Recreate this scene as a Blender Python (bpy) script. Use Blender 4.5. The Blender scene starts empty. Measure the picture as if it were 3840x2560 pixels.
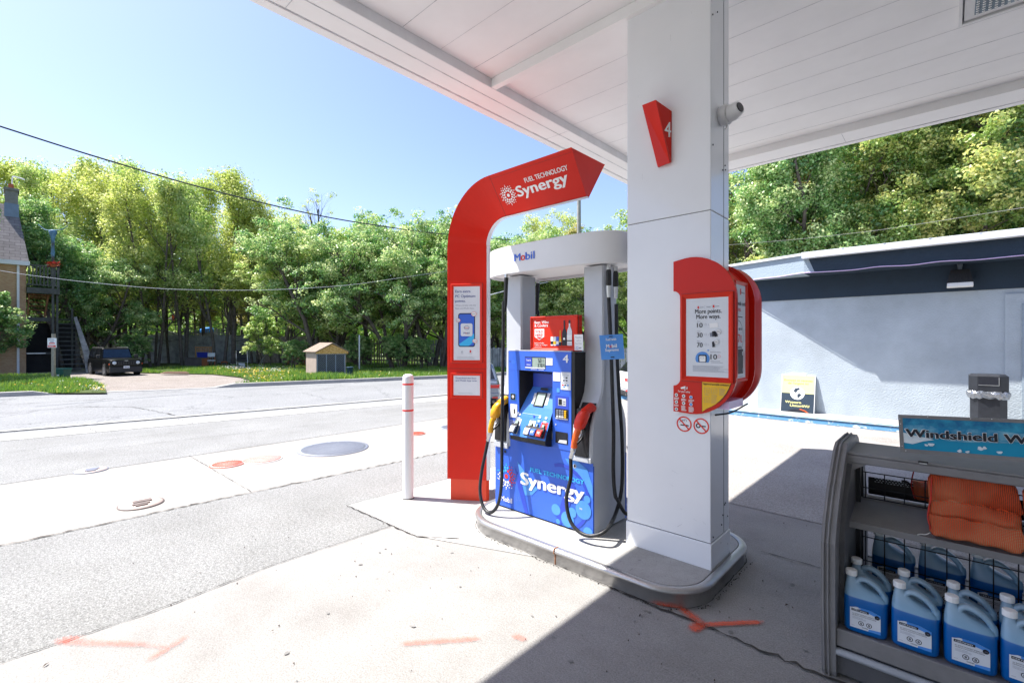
import bpy, math, random
import numpy as np
from mathutils import Vector, Matrix
PI = math.pi
S = bpy.context.scene
COL = S.collection
# ---------------------------------------------------------------- camera
F, H = 1765.0, 1.6                      # focal length in pixels of the 3840 px photograph, eye height
_sx = math.hypot(1900, F)
C1, S1 = F / _sx, 1900 / _sx            # camera right = (S1, C1), forward = (-C1, S1)
cam_d = bpy.data.cameras.new("camera")
cam = bpy.data.objects.new("camera", cam_d)
COL.objects.link(cam)
cam.location = (0, 0, H)
cam.rotation_euler = (PI / 2, 0, math.atan2(C1, S1))
cam_d.sensor_width = 36.0
cam_d.lens = F / 3840 * 36
cam_d.clip_start = 0.05
cam_d.clip_end = 600
S.camera = cam
# ---------------------------------------------------------------- sky and sun
SUN_EL, SUN_AZ = math.radians(60), math.radians(32)       # elevation; ground direction the light travels
world = bpy.data.worlds.new("World")
S.world = world
world.use_nodes = True
wn = world.node_tree
sky = wn.nodes.new("ShaderNodeTexSky")
sky.sky_type = 'NISHITA'
sky.sun_disc = False
sky.sun_elevation = SUN_EL
sky.sun_rotation = math.atan2(-math.cos(SUN_AZ), -math.sin(SUN_AZ))
sky.altitude = 100
sky.air_density = .95
sky.dust_density = 1.2
sky.ozone_density = 2.2
_tint = wn.nodes.new("ShaderNodeMix"); _tint.data_type = 'RGBA'; _tint.blend_type = 'MULTIPLY'; _tint.inputs[0].default_value = 1.0
_tint.inputs[7].default_value = (1.03, .975, 1.045, 1)      # colour correction of the sky: a little less green than the clear-air model
wn.links.new(sky.outputs[0], _tint.inputs[6]); wn.links.new(_tint.outputs[2], wn.nodes["Background"].inputs[0])
wn.nodes["Background"].inputs[1].default_value = 0.12
sun_d = bpy.data.lights.new("sun", 'SUN')
sun_d.energy = 5.0
sun_d.angle = math.radians(0.55)
sun_d.color = (1.0, 0.955, 0.89)
sun = bpy.data.objects.new("sun", sun_d)
COL.objects.link(sun)
_L = Vector((math.cos(SUN_AZ) * math.cos(SUN_EL), math.sin(SUN_AZ) * math.cos(SUN_EL), -math.sin(SUN_EL)))
sun.rotation_euler = _L.to_track_quat('-Z', 'Y').to_euler()
sun.location = (-20, -12, 40)
S.view_settings.view_transform = 'Standard'
S.view_settings.look = 'None'
S.view_settings.gamma = 1.0
S.view_settings.use_curve_mapping = False
S.view_settings.exposure = 1.2
S.render.engine = 'CYCLES'
S.cycles.use_denoising = True
S.cycles.max_bounces = 8
S.cycles.diffuse_bounces = 4
S.cycles.glossy_bounces = 3
S.cycles.transmission_bounces = 4
S.cycles.transparent_max_bounces = 8
S.cycles.caustics_reflective = False
S.cycles.caustics_refractive = False

# ---------------------------------------------------------------- surveying helpers (photo pixel -> real place)
def ray(px, py):
    r = (px - 1920) / F
    return (S1 * r - C1, C1 * r + S1, -(py - 1280) / F)
def at(px, py, z=0.0):
    d = ray(px, py); t = (z - H) / d[2]
    return (d[0] * t, d[1] * t, z)
def onY(px, py, Y):
    d = ray(px, py); t = Y / d[1]
    return (d[0] * t, Y, H + d[2] * t)
def onX(px, py, X):
    d = ray(px, py); t = X / d[0]
    return (X, d[1] * t, H + d[2] * t)
def far(px, py, depth):
    d = ray(px, py)
    return (d[0] * depth, d[1] * depth, H + d[2] * depth)

# ---------------------------------------------------------------- materials
MATS = {}
def mat(name, col=(.5, .5, .5), rough=.5, metal=0., spec=.5, var=0., vs=4., bump=0., bs=60., coat=0., col2=None, mix=None, detail=4., trans=0., ior=1.45, alpha=1.):
    """procedural Principled material: colour varied by noise, optional bump"""
    m = bpy.data.materials.new(name); m.use_nodes = True
    nt = m.node_tree; b = nt.nodes["Principled BSDF"]
    b.inputs["Roughness"].default_value = rough
    b.inputs["Metallic"].default_value = metal
    b.inputs["Specular IOR Level"].default_value = spec
    b.inputs["Coat Weight"].default_value = coat
    b.inputs["Transmission Weight"].default_value = trans
    b.inputs["IOR"].default_value = ior
    b.inputs["Alpha"].default_value = alpha
    b.inputs["Base Color"].default_value = (*col, 1)
    if var or col2 or bump:
        tc = nt.nodes.new("ShaderNodeTexCoord")
    if var or col2:
        n = nt.nodes.new("ShaderNodeTexNoise"); n.inputs["Scale"].default_value = vs; n.inputs["Detail"].default_value = detail
        n.inputs["Roughness"].default_value = .65
        nt.links.new(tc.outputs["Object"], n.inputs["Vector"])
        r = nt.nodes.new("ShaderNodeValToRGB")
        lo, hi = (mix or (.32, .68))
        r.color_ramp.elements[0].position = lo; r.color_ramp.elements[1].position = hi
        c2 = col2 or tuple(min(1, c * (1 + var)) for c in col)
        c1 = col if col2 else tuple(c * (1 - var) for c in col)
        r.color_ramp.elements[0].color = (*c1, 1); r.color_ramp.elements[1].color = (*c2, 1)
        nt.links.new(n.outputs["Fac"], r.inputs["Fac"])
        nt.links.new(r.outputs["Color"], b.inputs["Base Color"])
        if rough > .12 and not metal:
            mr = nt.nodes.new("ShaderNodeMapRange"); mr.inputs["To Min"].default_value = rough * .85; mr.inputs["To Max"].default_value = min(1, rough * 1.15)
            nt.links.new(n.outputs["Fac"], mr.inputs["Value"]); nt.links.new(mr.outputs[0], b.inputs["Roughness"])
    if bump:
        n2 = nt.nodes.new("ShaderNodeTexNoise"); n2.inputs["Scale"].default_value = bs; n2.inputs["Detail"].default_value = 3
        nt.links.new(tc.outputs["Object"], n2.inputs["Vector"])
        bp = nt.nodes.new("ShaderNodeBump"); bp.inputs["Strength"].default_value = min(1., bump); bp.inputs["Distance"].default_value = .01
        nt.links.new(n2.outputs["Fac"], bp.inputs["Height"]); nt.links.new(bp.outputs[0], b.inputs["Normal"])
    MATS[name] = m
    return m

def ground_mat(name, base, speck, stain, ns=3.0, sp_scale=160., sp_lo=.35, sp_hi=.62, stain_amt=.35, bump=.5, dist=.006, stain_scale=.7, cracks=0., spots=0., pebbles=0., pits=0., peb_amt=.32):
    """stony ground: large tone drift, fine aggregate, dark stains, small pits"""
    m = bpy.data.materials.new(name); m.use_nodes = True
    nt = m.node_tree; N = nt.nodes; Lk = nt.links.new; b = N["Principled BSDF"]
    b.inputs["Roughness"].default_value = .9; b.inputs["Specular IOR Level"].default_value = .25
    tc = N.new("ShaderNodeTexCoord")
    def noise(s, d=5, r=.6):
        n = N.new("ShaderNodeTexNoise"); n.inputs["Scale"].default_value = s; n.inputs["Detail"].default_value = d; n.inputs["Roughness"].default_value = r
        Lk(tc.outputs["Object"], n.inputs["Vector"]); return n
    def ramp(src, p0, c0, p1, c1):
        r = N.new("ShaderNodeValToRGB"); e = r.color_ramp.elements
        e[0].position = p0; e[0].color = (*c0, 1); e[1].position = p1; e[1].color = (*c1, 1); Lk(src, r.inputs["Fac"]); return r
    def mixc(a, bb, f, mode='MIX'):
        x = N.new("ShaderNodeMix"); x.data_type = 'RGBA'; x.blend_type = mode
        if isinstance(f, float): x.inputs[0].default_value = f
        else: Lk(f, x.inputs[0])
        Lk(a, x.inputs[6]); Lk(bb, x.inputs[7]); return x.outputs[2]
    big = ramp(noise(ns).outputs["Fac"], .35, tuple(c * .93 for c in base), .65, tuple(min(1, c * 1.06) for c in base))
    fine = ramp(noise(sp_scale, 2, .7).outputs["Fac"], sp_lo, speck, sp_hi, (1, 1, 1))
    c = mixc(big.outputs[0], fine.outputs[0], .75, 'MULTIPLY')
    if pebbles:
        pb_ = ramp(noise(pebbles, 2, .75).outputs["Fac"], .40, tuple(x * .72 for x in speck), .56, (1.12, 1.12, 1.12)); c = mixc(c, pb_.outputs[0], peb_amt, 'MULTIPLY')
    if pits:      # small dark pits in worn patches
        pt = ramp(noise(34, 3, .8).outputs["Fac"], .30, (.42, .41, .40), .37, (1, 1, 1)); pm = ramp(noise(1.1, 4).outputs["Fac"], .44, (0, 0, 0), .60, (1, 1, 1))
        c = mixc(c, mixc(c, pt.outputs[0], pits, 'MULTIPLY'), pm.outputs[0])
    st = ramp(noise(stain_scale, 8, .72).outputs["Fac"], .45, (1, 1, 1), .72, stain)
    c = mixc(c, st.outputs[0], stain_amt, 'MULTIPLY')
    if spots:
        v = N.new("ShaderNodeTexVoronoi"); v.inputs["Scale"].default_value = 5.5; v.inputs["Randomness"].default_value = 1
        Lk(tc.outputs["Object"], v.inputs["Vector"])
        sp = ramp(v.outputs["Distance"], .05, (.35, .35, .36), .085, (1, 1, 1))
        msk = ramp(noise(.9, 3).outputs["Fac"], .52, (0, 0, 0), .6, (1, 1, 1))
        c = mixc(c, mixc(c, sp.outputs[0], spots, 'MULTIPLY'), msk.outputs[0])
    if cracks:
        v = N.new("ShaderNodeTexVoronoi"); v.feature = 'DISTANCE_TO_EDGE'; v.inputs["Scale"].default_value = .35
        nz = noise(2.5, 6, .7); add = N.new("ShaderNodeVectorMath"); add.operation = 'ADD'
        sc = N.new("ShaderNodeVectorMath"); sc.operation = 'SCALE'; sc.inputs[3].default_value = .9
        Lk(nz.outputs["Color"], sc.inputs[0]); Lk(tc.outputs["Object"], add.inputs[0]); Lk(sc.outputs[0], add.inputs[1]); Lk(add.outputs[0], v.inputs["Vector"])
        cr = ramp(v.outputs["Distance"], .004, (.45, .45, .47), .009, (1, 1, 1))
        c = mixc(c, cr.outputs[0], cracks, 'MULTIPLY')
    Lk(c, b.inputs["Base Color"])
    bp = N.new("ShaderNodeBump"); bp.inputs["Strength"].default_value = bump; bp.inputs["Distance"].default_value = dist
    h = N.new("ShaderNodeMath"); h.operation = 'ADD'
    Lk(fine.outputs[0], h.inputs[0]); Lk(noise(28, 4).outputs["Fac"], h.inputs[1])
    Lk(h.outputs[0], bp.inputs["Height"]); Lk(bp.outputs[0], b.inputs["Normal"])
    MATS[name] = m
    return m

# ---------------------------------------------------------------- text outlines
_TX = {}
def text_mesh(s, bold=0.0):
    k = (s, bold)
    if k not in _TX:
        cu = bpy.data.curves.new("lettering", 'FONT'); cu.body = s; cu.size = 1; cu.offset = bold * .5; cu.resolution_u = 3; cu.fill_mode = 'FRONT'
        o = bpy.data.objects.new("lettering", cu); COL.objects.link(o)
        dg = bpy.context.evaluated_depsgraph_get(); dg.update()
        me = bpy.data.meshes.new_from_object(o.evaluated_get(dg))
        vs = [(v.co.x, v.co.y) for v in me.vertices]; fs = [tuple(p.vertices) for p in me.polygons]
        bpy.data.objects.remove(o); bpy.data.curves.remove(cu); bpy.data.meshes.remove(me)
        xs = [v[0] for v in vs] or [0, 1]
        _TX[k] = (vs, fs, min(xs), max(xs))
    return _TX[k]
CAP = .729

# ---------------------------------------------------------------- mesh builder
def catmull(pts, n=6):
    P = [Vector(p) for p in pts]; P = [2 * P[0] - P[1]] + P + [2 * P[-1] - P[-2]]
    out = []
    for i in range(1, len(P) - 2):
        a, b, c, d = P[i - 1:i + 3]
        for k in range(n):
            t = k / n
            out.append(.5 * ((2 * b) + (c - a) * t + (2 * a - 5 * b + 4 * c - d) * t * t + (3 * b - a - 3 * c + d) * t ** 3))
    out.append(P[-2]); return out

class MB:
    def __init__(s): s.v = []; s.f = []; s.m = []; s.sm = []
    def add(s, vs, fs, m=0, smooth=False):
        o = len(s.v); s.v += [tuple(x) for x in vs]
        for f in fs: s.f.append(tuple(i + o for i in f)); s.m.append(m); s.sm.append(smooth)
        return s
    def box(s, a, b, m=0):
        (x0, y0, z0), (x1, y1, z1) = [min(p, q) for p, q in zip(a, b)], [max(p, q) for p, q in zip(a, b)]
        return s.add([(x0, y0, z0), (x1, y0, z0), (x1, y1, z0), (x0, y1, z0), (x0, y0, z1), (x1, y0, z1), (x1, y1, z1), (x0, y1, z1)],
                     [(0, 3, 2, 1), (4, 5, 6, 7), (0, 1, 5, 4), (1, 2, 6, 5), (2, 3, 7, 6), (3, 0, 4, 7)], m)
    def hexa(s, p, m=0):   # 8 corners ordered like box
        return s.add(p, [(0, 3, 2, 1), (4, 5, 6, 7), (0, 1, 5, 4), (1, 2, 6, 5), (2, 3, 7, 6), (3, 0, 4, 7)], m)
    def quad(s, a, b, c, d, m=0): return s.add([a, b, c, d], [(0, 1, 2, 3)], m)
    def prism(s, pts, vec, m=0, cap=True, smooth=False):   # polygon (3-D points) swept along vec
        n = len(pts); q = [tuple(Vector(p) + Vector(vec)) for p in pts]
        fs = [(i, (i + 1) % n, n + (i + 1) % n, n + i) for i in range(n)]
        s.add(list(pts) + q, fs, m, smooth)
        if cap: s.add(list(pts), [tuple(range(n))[::-1]], m); s.add(q, [tuple(range(n))], m)
        return s
    def tube(s, pts, r, n=8, m=0, cap=True, smooth=True):
        P = [Vector(p) for p in pts]; k = len(P)
        R = r if isinstance(r, (list, tuple)) else [r] * k
        vs = []; up = None
        for i, p in enumerate(P):
            t = (P[min(i + 1, k - 1)] - P[max(i - 1, 0)])
            t = t.normalized() if t.length > 1e-9 else Vector((0, 0, 1))
            if up is None:
                up = Vector((0, 0, 1)) if abs(t.z) < .9 else Vector((1, 0, 0))
            u = (up - t * up.dot(t)).normalized(); w = t.cross(u); up = u
            for j in range(n):
                a = 2 * PI * j / n; vs.append(p + (u * math.cos(a) + w * math.sin(a)) * R[i])
        fs = [(i * n + j, i * n + (j + 1) % n, (i + 1) * n + (j + 1) % n, (i + 1) * n + j) for i in range(k - 1) for j in range(n)]
        s.add(vs, fs, m, smooth)
        if cap: s.add(vs[:n], [tuple(range(n))[::-1]], m); s.add(vs[-n:], [tuple(range(n))], m)
        return s
    def lathe(s, prof, c=(0, 0, 0), n=24, m=0, smooth=True):   # profile (r, z) about vertical axis
        vs = [(c[0] + r * math.cos(2 * PI * j / n), c[1] + r * math.sin(2 * PI * j / n), c[2] + z) for r, z in prof for j in range(n)]
        fs = [(i * n + j, i * n + (j + 1) % n, (i + 1) * n + (j + 1) % n, (i + 1) * n + j) for i in range(len(prof) - 1) for j in range(n)]
        s.add(vs, fs, m, smooth)
        s.add(vs[:n], [tuple(range(n))[::-1]], m); s.add(vs[-n:], [tuple(range(n))], m); return s
    def loft(s, rings, m=0, smooth=True, cap=True, closed=True):
        n = len(rings[0]); vs = [p for r in rings for p in r]; e = n if closed else n - 1
        s.add(vs, [(i * n + j, i * n + (j + 1) % n, (i + 1) * n + (j + 1) % n, (i + 1) * n + j) for i in range(len(rings) - 1) for j in range(e)], m, smooth)
        if cap: s.add(rings[0], [tuple(range(n))[::-1]], m); s.add(rings[-1], [tuple(range(n))], m)
        return s
    def build(s, name, mats, parent=None, bevel=0., seg=2, autosmooth=None):
        me = bpy.data.meshes.new(name)
        org = Vector((0, 0, 0)); p = parent
        while p: org += p.location; p = p.parent
        me.from_pydata([tuple(Vector(v) - org) for v in s.v], [], s.f)
        if not isinstance(mats, (list, tuple)): mats = [mats]
        for x in mats: me.materials.append(MATS[x] if isinstance(x, str) else x)
        me.polygons.foreach_set("material_index", s.m)
        me.polygons.foreach_set("use_smooth", s.sm)
        me.update()
        o = bpy.data.objects.new(name, me); COL.objects.link(o)
        if parent: o.parent = parent
        if bevel:
            b = o.modifiers.new("bevel", 'BEVEL'); b.width = bevel; b.segments = seg; b.limit_method = 'ANGLE'; b.angle_limit = math.radians(40)
            b.harden_normals = False
        return o

class Face:
    """flat 2-D drawing surface: O + x*u + y*v, lifted h along the normal"""
    def __init__(s, mb, O, u, v, lift=.0015):
        s.mb = mb; s.O = Vector(O); s.u = Vector(u).normalized(); s.v = Vector(v).normalized(); s.n = s.u.cross(s.v); s.h = lift
    def P(s, x, y, k=0): return tuple(s.O + s.u * x + s.v * y + s.n * (s.h * (1 + k * .5)))
    def rect(s, x0, y0, x1, y1, m, k=0):
        s.mb.add([s.P(x0, y0, k), s.P(x1, y0, k), s.P(x1, y1, k), s.P(x0, y1, k)], [(0, 1, 2, 3)], m); return s
    def poly(s, pts, m, k=0):
        s.mb.add([s.P(x, y, k) for x, y in pts], [tuple(range(len(pts)))], m); return s
    def disc(s, x, y, r, m, k=0, n=20, ry=None):
        ry = ry or r
        return s.poly([(x + r * math.cos(2 * PI * i / n), y + ry * math.sin(2 * PI * i / n)) for i in range(n)], m, k)
    def ring(s, x, y, r0, r1, m, k=0, n=28, a0=0, a1=2 * PI, ys=1.):
        for i in range(n):
            a, b = a0 + (a1 - a0) * i / n, a0 + (a1 - a0) * (i + 1) / n
            s.poly([(x + r0 * math.cos(a), y + ys * r0 * math.sin(a)), (x + r1 * math.cos(a), y + ys * r1 * math.sin(a)),
                    (x + r1 * math.cos(b), y + ys * r1 * math.sin(b)), (x + r0 * math.cos(b), y + ys * r0 * math.sin(b))], m, k)
        return s
    def line(s, x0, y0, x1, y1, w, m, k=0):
        d = Vector((x1 - x0, y1 - y0)); L = d.length or 1; nx, ny = -d.y / L * w / 2, d.x / L * w / 2
        return s.poly([(x0 + nx, y0 + ny), (x0 - nx, y0 - ny), (x1 - nx, y1 - ny), (x1 + nx, y1 + ny)], m, k)
    def rrect(s, x0, y0, x1, y1, r, m, k=0):
        p = []
        for cx, cy, a in ((x1 - r, y1 - r, 0), (x0 + r, y1 - r, 90), (x0 + r, y0 + r, 180), (x1 - r, y0 + r, 270)):
            p += [(cx + r * math.cos(math.radians(a + t)), cy + r * math.sin(math.radians(a + t))) for t in (0, 30, 60, 90)]
        return s.poly(p, m, k)
    def text(s, t, x, y, h, m, w=None, k=0, bold=.012, align='l', slope=0.):
        vs, fs, a, b = text_mesh(t, 0.)
        sy = h / CAP; sx = (w / (b - a)) if w else sy
        x0 = x if align == 'l' else x - (b - a) * sx / 2 if align == 'c' else x - (b - a) * sx
        for q, (ox, oy) in enumerate(((0, 0),) if bold < .008 else ((-.5, -.2), (.5, .2)) if bold < .04 else ((-.5, -.3), (.5, .3), (-.17, .3), (.17, -.3))):   # heavier strokes by a slight smear
            s.mb.add([s.P(x0 + (vx - a + ox * bold) * sx, y + (vy + oy * bold * .6) * sy + slope * (vx - a) * sx, k + q * .16) for vx, vy in vs], fs, m)
        return s
    def lines(s, x0, y0, x1, n, pitch, w, m, k=0, seed=1):   # tiny print too small to read
        R = random.Random(seed)
        for i in range(n):
            s.line(x0, y0 - i * pitch, x0 + (x1 - x0) * R.uniform(.7, 1), y0 - i * pitch, w, m, k)
        return s

def tag(o, label, cat, group=None):
    o["label"] = label; o["category"] = cat
    if group: o["group"] = group
    return o
def thing(name, label, cat, loc=(0, 0, 0), group=None):
    o = bpy.data.objects.new(name, None); COL.objects.link(o); o.location = loc; o.empty_display_size = .1
    return tag(o, label, cat, group)
def struct(o, kind="structure"): o["kind"] = kind; return o
def copy_tree(o, parent=None):
    c = o.copy(); COL.objects.link(c)
    if parent: c.parent = parent
    for ch in list(o.children): copy_tree(ch, c)
    return c

# ---------------------------------------------------------------- palette
ground_mat("concrete_slab", (.340, .334, .322), (.64, .63, .62), (.62, .60, .58), ns=.9, sp_scale=120., stain_amt=.5, stain_scale=1.6, bump=.5, spots=.9, pebbles=55., peb_amt=.10, pits=.55)
ground_mat("concrete_pad", (.335, .328, .312), (.74, .72, .70), (.78, .72, .66), ns=.8, sp_scale=110., stain_amt=.4, bump=.3)
ground_mat("concrete_white", (.42, .418, .408), (.80, .80, .79), (.62, .60, .57), ns=1.2, pits=.6, stain_scale=2.6, sp_scale=130., stain_amt=.5, bump=.3, spots=.5)
ground_mat("asphalt_old", (.338, .342, .336), (.48, .48, .48), (.74, .73, .70), ns=1.1, sp_scale=95., sp_lo=.38, sp_hi=.6, stain_amt=.5, bump=.9, cracks=.0, pebbles=38.)
ground_mat("asphalt_road", (.272, .279, .282), (.62, .62, .64), (.8, .8, .8), ns=.5, pebbles=20., sp_scale=60., stain_amt=.35, bump=.5, cracks=.7)
ground_mat("gravel", (.36, .325, .30), (.45, .42, .40), (.7, .65, .6), ns=2., sp_scale=22., stain_amt=.5, bump=.9, dist=.03)
ground_mat("lawn_soil", (.085, .12, .035), (.45, .5, .3), (.6, .6, .4), ns=.5, sp_scale=8., stain_amt=.6, bump=.8, dist=.05)
ground_mat("kerb_concrete", (.38, .37, .355), (.75, .75, .75), (.7, .7, .7), ns=2., sp_scale=60., stain_amt=.4)
ground_mat("forecourt_stony", (.385, .372, .355), (.55, .53, .52), (.7, .66, .62), ns=1.2, sp_scale=75., sp_lo=.36, sp_hi=.58, stain_amt=.6, bump=.8, spots=.3)
mat("joint_dark", (.05, .045, .04), .95, var=.4, vs=30)
mat("paint_orange", (.85, .16, .04), .85, var=.2, vs=20)
mat("red_paint", (.64, .012, .002), .35, var=.05, vs=2, coat=.08, spec=.3)
mat("red_frame", (.70, .022, .004), .35, var=.05, vs=3, coat=.08, spec=.3)
mat("red_glare", (.74, .055, .018), .4, var=.08, vs=3)
mat("white_paint", (.76, .76, .77), .42, var=.04, vs=1.5, bump=.08, bs=25)
mat("column_white", (.83, .845, .88), .16, var=.03, vs=1.2, coat=.3, bump=.03, bs=3)
mat("soffit_white", (.90, .895, .90), .5, var=.04, vs=1.2, bump=.1, bs=14)
mat("soffit_shade", (.76, .77, .80), .5, var=.06, vs=4)
mat("groove", (.06, .07, .08), .8, var=.3, vs=20)
mat("seam_grey", (.55, .56, .59), .8, var=.3, vs=9)
mat("blue_paint", (.040, .135, .64), .32, var=.06, vs=2)
mat("blue_dark", (.03, .07, .50), .35, var=.05, vs=2)
mat("blue_light", (.08, .29, .74), .4, var=.1, vs=5)
mat("bin_dark", (.022, .025, .032), .4, var=.2, vs=9, bump=.2, bs=60)
mat("console_blue", (.055, .20, .66), .35, var=.06, vs=5)
mat("cyan_print", (.05, .50, .90), .4, var=.05, vs=5)
mat("navy_print", (.025, .06, .28), .5, var=.05, vs=5)
mat("ink", (.012, .014, .022), .5, var=.2, vs=20)
mat("ink_grey", (.22, .24, .30), .6, var=.1, vs=20)
mat("poster_white", (.72, .75, .80), .35, var=.03, vs=4)
mat("print_white", (.88, .88, .88), .4, var=.03, vs=8)
mat("print_red", (.75, .03, .015), .45, var=.05, vs=8)
mat("yellow_print", (.86, .50, .01), .4, var=.05, vs=6)
mat("pale_yellow", (.86, .80, .32), .5, var=.05, vs=6)
mat("grey_metal", (.36, .38, .41), .38, metal=.0, var=.06, vs=3, bump=.1, bs=120, coat=.1)
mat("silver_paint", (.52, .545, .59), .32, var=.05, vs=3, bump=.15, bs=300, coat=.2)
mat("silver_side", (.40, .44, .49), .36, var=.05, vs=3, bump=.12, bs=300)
mat("steel", (.60, .61, .62), .30, metal=.9, var=.15, vs=6, bump=.1, bs=80)
mat("steel_edge", (.43, .42, .41), .30, metal=.7, var=.12, vs=5, bump=.15, bs=60)
mat("black_plastic", (.012, .012, .014), .45, var=.3, vs=12, bump=.1, bs=80)
mat("rubber", (.016, .017, .019), .42, var=.4, vs=25, bump=.2, bs=150)
mat("dark_glass", (.01, .012, .016), .06, coat=.5)
mat("lcd", (.30, .38, .33), .3, var=.04, vs=30)
mat("nozzle_red", (.72, .03, .01), .35, var=.1, vs=20)
mat("nozzle_orange", (.84, .13, .02), .4, var=.1, vs=20)
mat("nozzle_yellow", (.78, .36, .01), .4, var=.15, vs=20)
mat("rack_grey", (.10, .10, .105), .5, var=.15, vs=5, bump=.15, bs=90)
mat("rack_light", (.215, .208, .208), .5, var=.15, vs=4, bump=.15, bs=90)
mat("wall_blue", (.42, .48, .53), .85, var=.13, vs=1.1, bump=.9, bs=42)
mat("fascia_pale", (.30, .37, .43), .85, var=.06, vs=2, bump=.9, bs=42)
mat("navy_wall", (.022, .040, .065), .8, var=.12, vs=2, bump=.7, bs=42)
mat("gutter_white", (.66, .69, .74), .35, var=.05, vs=4)
mat("kerb_blue", (.09, .25, .44), .8, col2=(.55, .57, .58), vs=9, mix=(.55, .66), bump=.6, bs=30)
mat("led_tube", (.72, .55, .85), .3, var=.05, vs=3)
mat("zinc", (.45, .50, .56), .35, metal=.7, var=.1, vs=10)
mat("foil_bag", (.30, .32, .35), .2, metal=.75, var=.2, vs=25, bump=.9, bs=35)
# ================================================================ GROUND
def sheet(name, pts, z, m):
    b = MB(); b.add([(x, y, z) for x, y in pts], [tuple(range(len(pts)))], 0)
    return struct(b.build(name, m))
def kx(y): return -12.35 + .137 * y          # near edge of the road
def fx(y): return -20.06 + .31 * y if y < 13 else -16.03 + .137 * (y - 13)   # far kerb line
Y0, Y1 = -40, 90
sheet("ground", [(-150, -150), (150, -150), (150, 200), (-150, 200)], -.012, "lawn_soil")
sheet("forecourt", [(-3.9, -40), (40, -40), (40, 60), (-3.54, 60), (-3.54, 1.3), (-3.45, .6)], 0., "concrete_slab")
sheet("forecourt_asphalt_strip", [(-5.40, -40), (-3.9, -40), (-3.45, .6), (-3.54, 1.3), (-3.54, 60), (-5.29, 60), (-5.29, 9), (-5.36, 3.6), (-5.43, 1.2)], 0., "asphalt_old")
sheet("tank_pad_pavement", [(-7.85, -40), (-5.40, -40), (-5.43, 1.2), (-5.36, 3.6), (-5.29, 9), (-5.29, 60), (-7.62, 60)], 0., "concrete_pad")
sheet("forecourt_apron", [(kx(Y0) + 1.2, Y0), (-7.85, Y0), (-7.62, Y1), (kx(Y1) + 1.2, Y1)], -.001, "asphalt_old")
sheet("sidewalk", [(kx(Y0) + .38, Y0), (kx(Y0) + 1.2, Y0), (kx(Y1) + 1.2, Y1), (kx(Y1) + .38, Y1)], .003, "concrete_white")
sheet("verge_asphalt", [(kx(Y0) + .12, Y0), (kx(Y0) + .38, Y0), (kx(Y1) + .38, Y1), (kx(Y1) + .12, Y1)], -.004, "asphalt_road")
sheet("road", [(fx(Y0), Y0), (kx(Y0), Y0), (kx(Y1), Y1), (fx(Y1), Y1), (fx(13), 13)], -.004, "asphalt_road")
b = MB()
b.prism([(kx(Y0), Y0, -.02), (kx(Y0) + .13, Y0, -.02), (kx(Y1) + .13, Y1, -.02), (kx(Y1), Y1, -.02)], (0, 0, .036), 0)
struct(b.build("near_kerb", "concrete_white"))
sheet("stony_pavement", [(2.2, 4.8), (6, 4.0), (14, 4.0), (14, 10.9), (-1.0, 10.9), (-3.5, 10.9), (-5.2, 11.6), (-5.2, 8.2), (-2.4, 4.9)], .004, "forecourt_stony")
sheet("pump_pad_pavement", [(-4.30, 2.28), (-3.2, 2.30), (-2.2, 2.70), (-1.5, 2.70), (-1.5, 4.0), (-4.24, 4.3)], .004, "concrete_white")
# joints and ragged edges
def ragged(path, w, z, m="joint_dark", seed=1, step=.05):
    R = random.Random(seed); b = MB(); L = []; Rr = []
    for (x0, y0), (x1, y1) in zip(path[:-1], path[1:]):
        d = math.hypot(x1 - x0, y1 - y0); n = max(1, int(d / step)); nx, ny = -(y1 - y0) / d, (x1 - x0) / d
        for i in range(n + 1):
            t = i / n; j = R.gauss(0, w * .35); ww = w * R.uniform(.15, 1.0)
            x, y = x0 + (x1 - x0) * t + nx * j, y0 + (y1 - y0) * t + ny * j
            L.append((x + nx * ww / 2, y + ny * ww / 2, z)); Rr.append((x - nx * ww / 2, y - ny * ww / 2, z))
    n = len(L); b.add(L + Rr, [(i, n + i, n + i + 1, i + 1) for i in range(n - 1)])
    return b
J = MB()
def joinb(dst, src): dst.add(src.v, src.f, 0)
for i, (p, w) in enumerate([([(-5.41, -12), (-5.43, 1.2), (-5.36, 3.6), (-5.29, 9)], .028), ([(-3.52, -6), (-3.45, .6), (-3.54, 1.3), (-3.54, 2.26)], .009),
        ([(-7.85, -12), (-7.7, 9)], .006), ([(-1.62, 2.665), (-1.05, 2.675), (-.8, 2.665), (3, 2.63)], .022), ([(-1.05, 3.91), (4, 3.93)], .012),
        ([(-7.78, 1.75), (-5.43, 1.78)], .008), ([(-4.3, 2.26), (-3.2, 2.29), (-2.9, 2.5)], .014), ([(-4.3, 2.28), (-4.26, 4.0)], .007),
        ([(kx(-9) + 1.2, -9), (kx(12) + 1.2, 12)], .012), ([(kx(-9) + .135, -9), (kx(5.2) + .135, 5.2), (kx(16) + .14, 16)], .022),
        ([(-8.6, -6), (-9.2, 1.0), (-8.9, 4), (-8.6, 9)], .010), ([(-9.6, -4), (-10.0, .8), (-9.9, 3.5), (-9.3, 9)], .009),
        ([(-15.0, -1), (-15.6, 1.2), (-14.6, 2.1), (-13.6, 2.3), (-12.3, 2.5)], .035), ([(-17.8, -2), (-16.9, 3), (-14.9, 10)], .02)]):
    joinb(J, ragged(p, w, .008, seed=i, step=.04 if w < .03 else .12))
for y in (-1.9, -.3, 1.05, 2.45, 4.0, 5.6, 7.3):
    joinb(J, ragged([(kx(y) + .38, y - .03), (kx(y) + 1.2, y + .05)], .014, .008, seed=int(y * 10)))
o = J.build("pavement_joints", "joint_dark"); struct(o)
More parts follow.
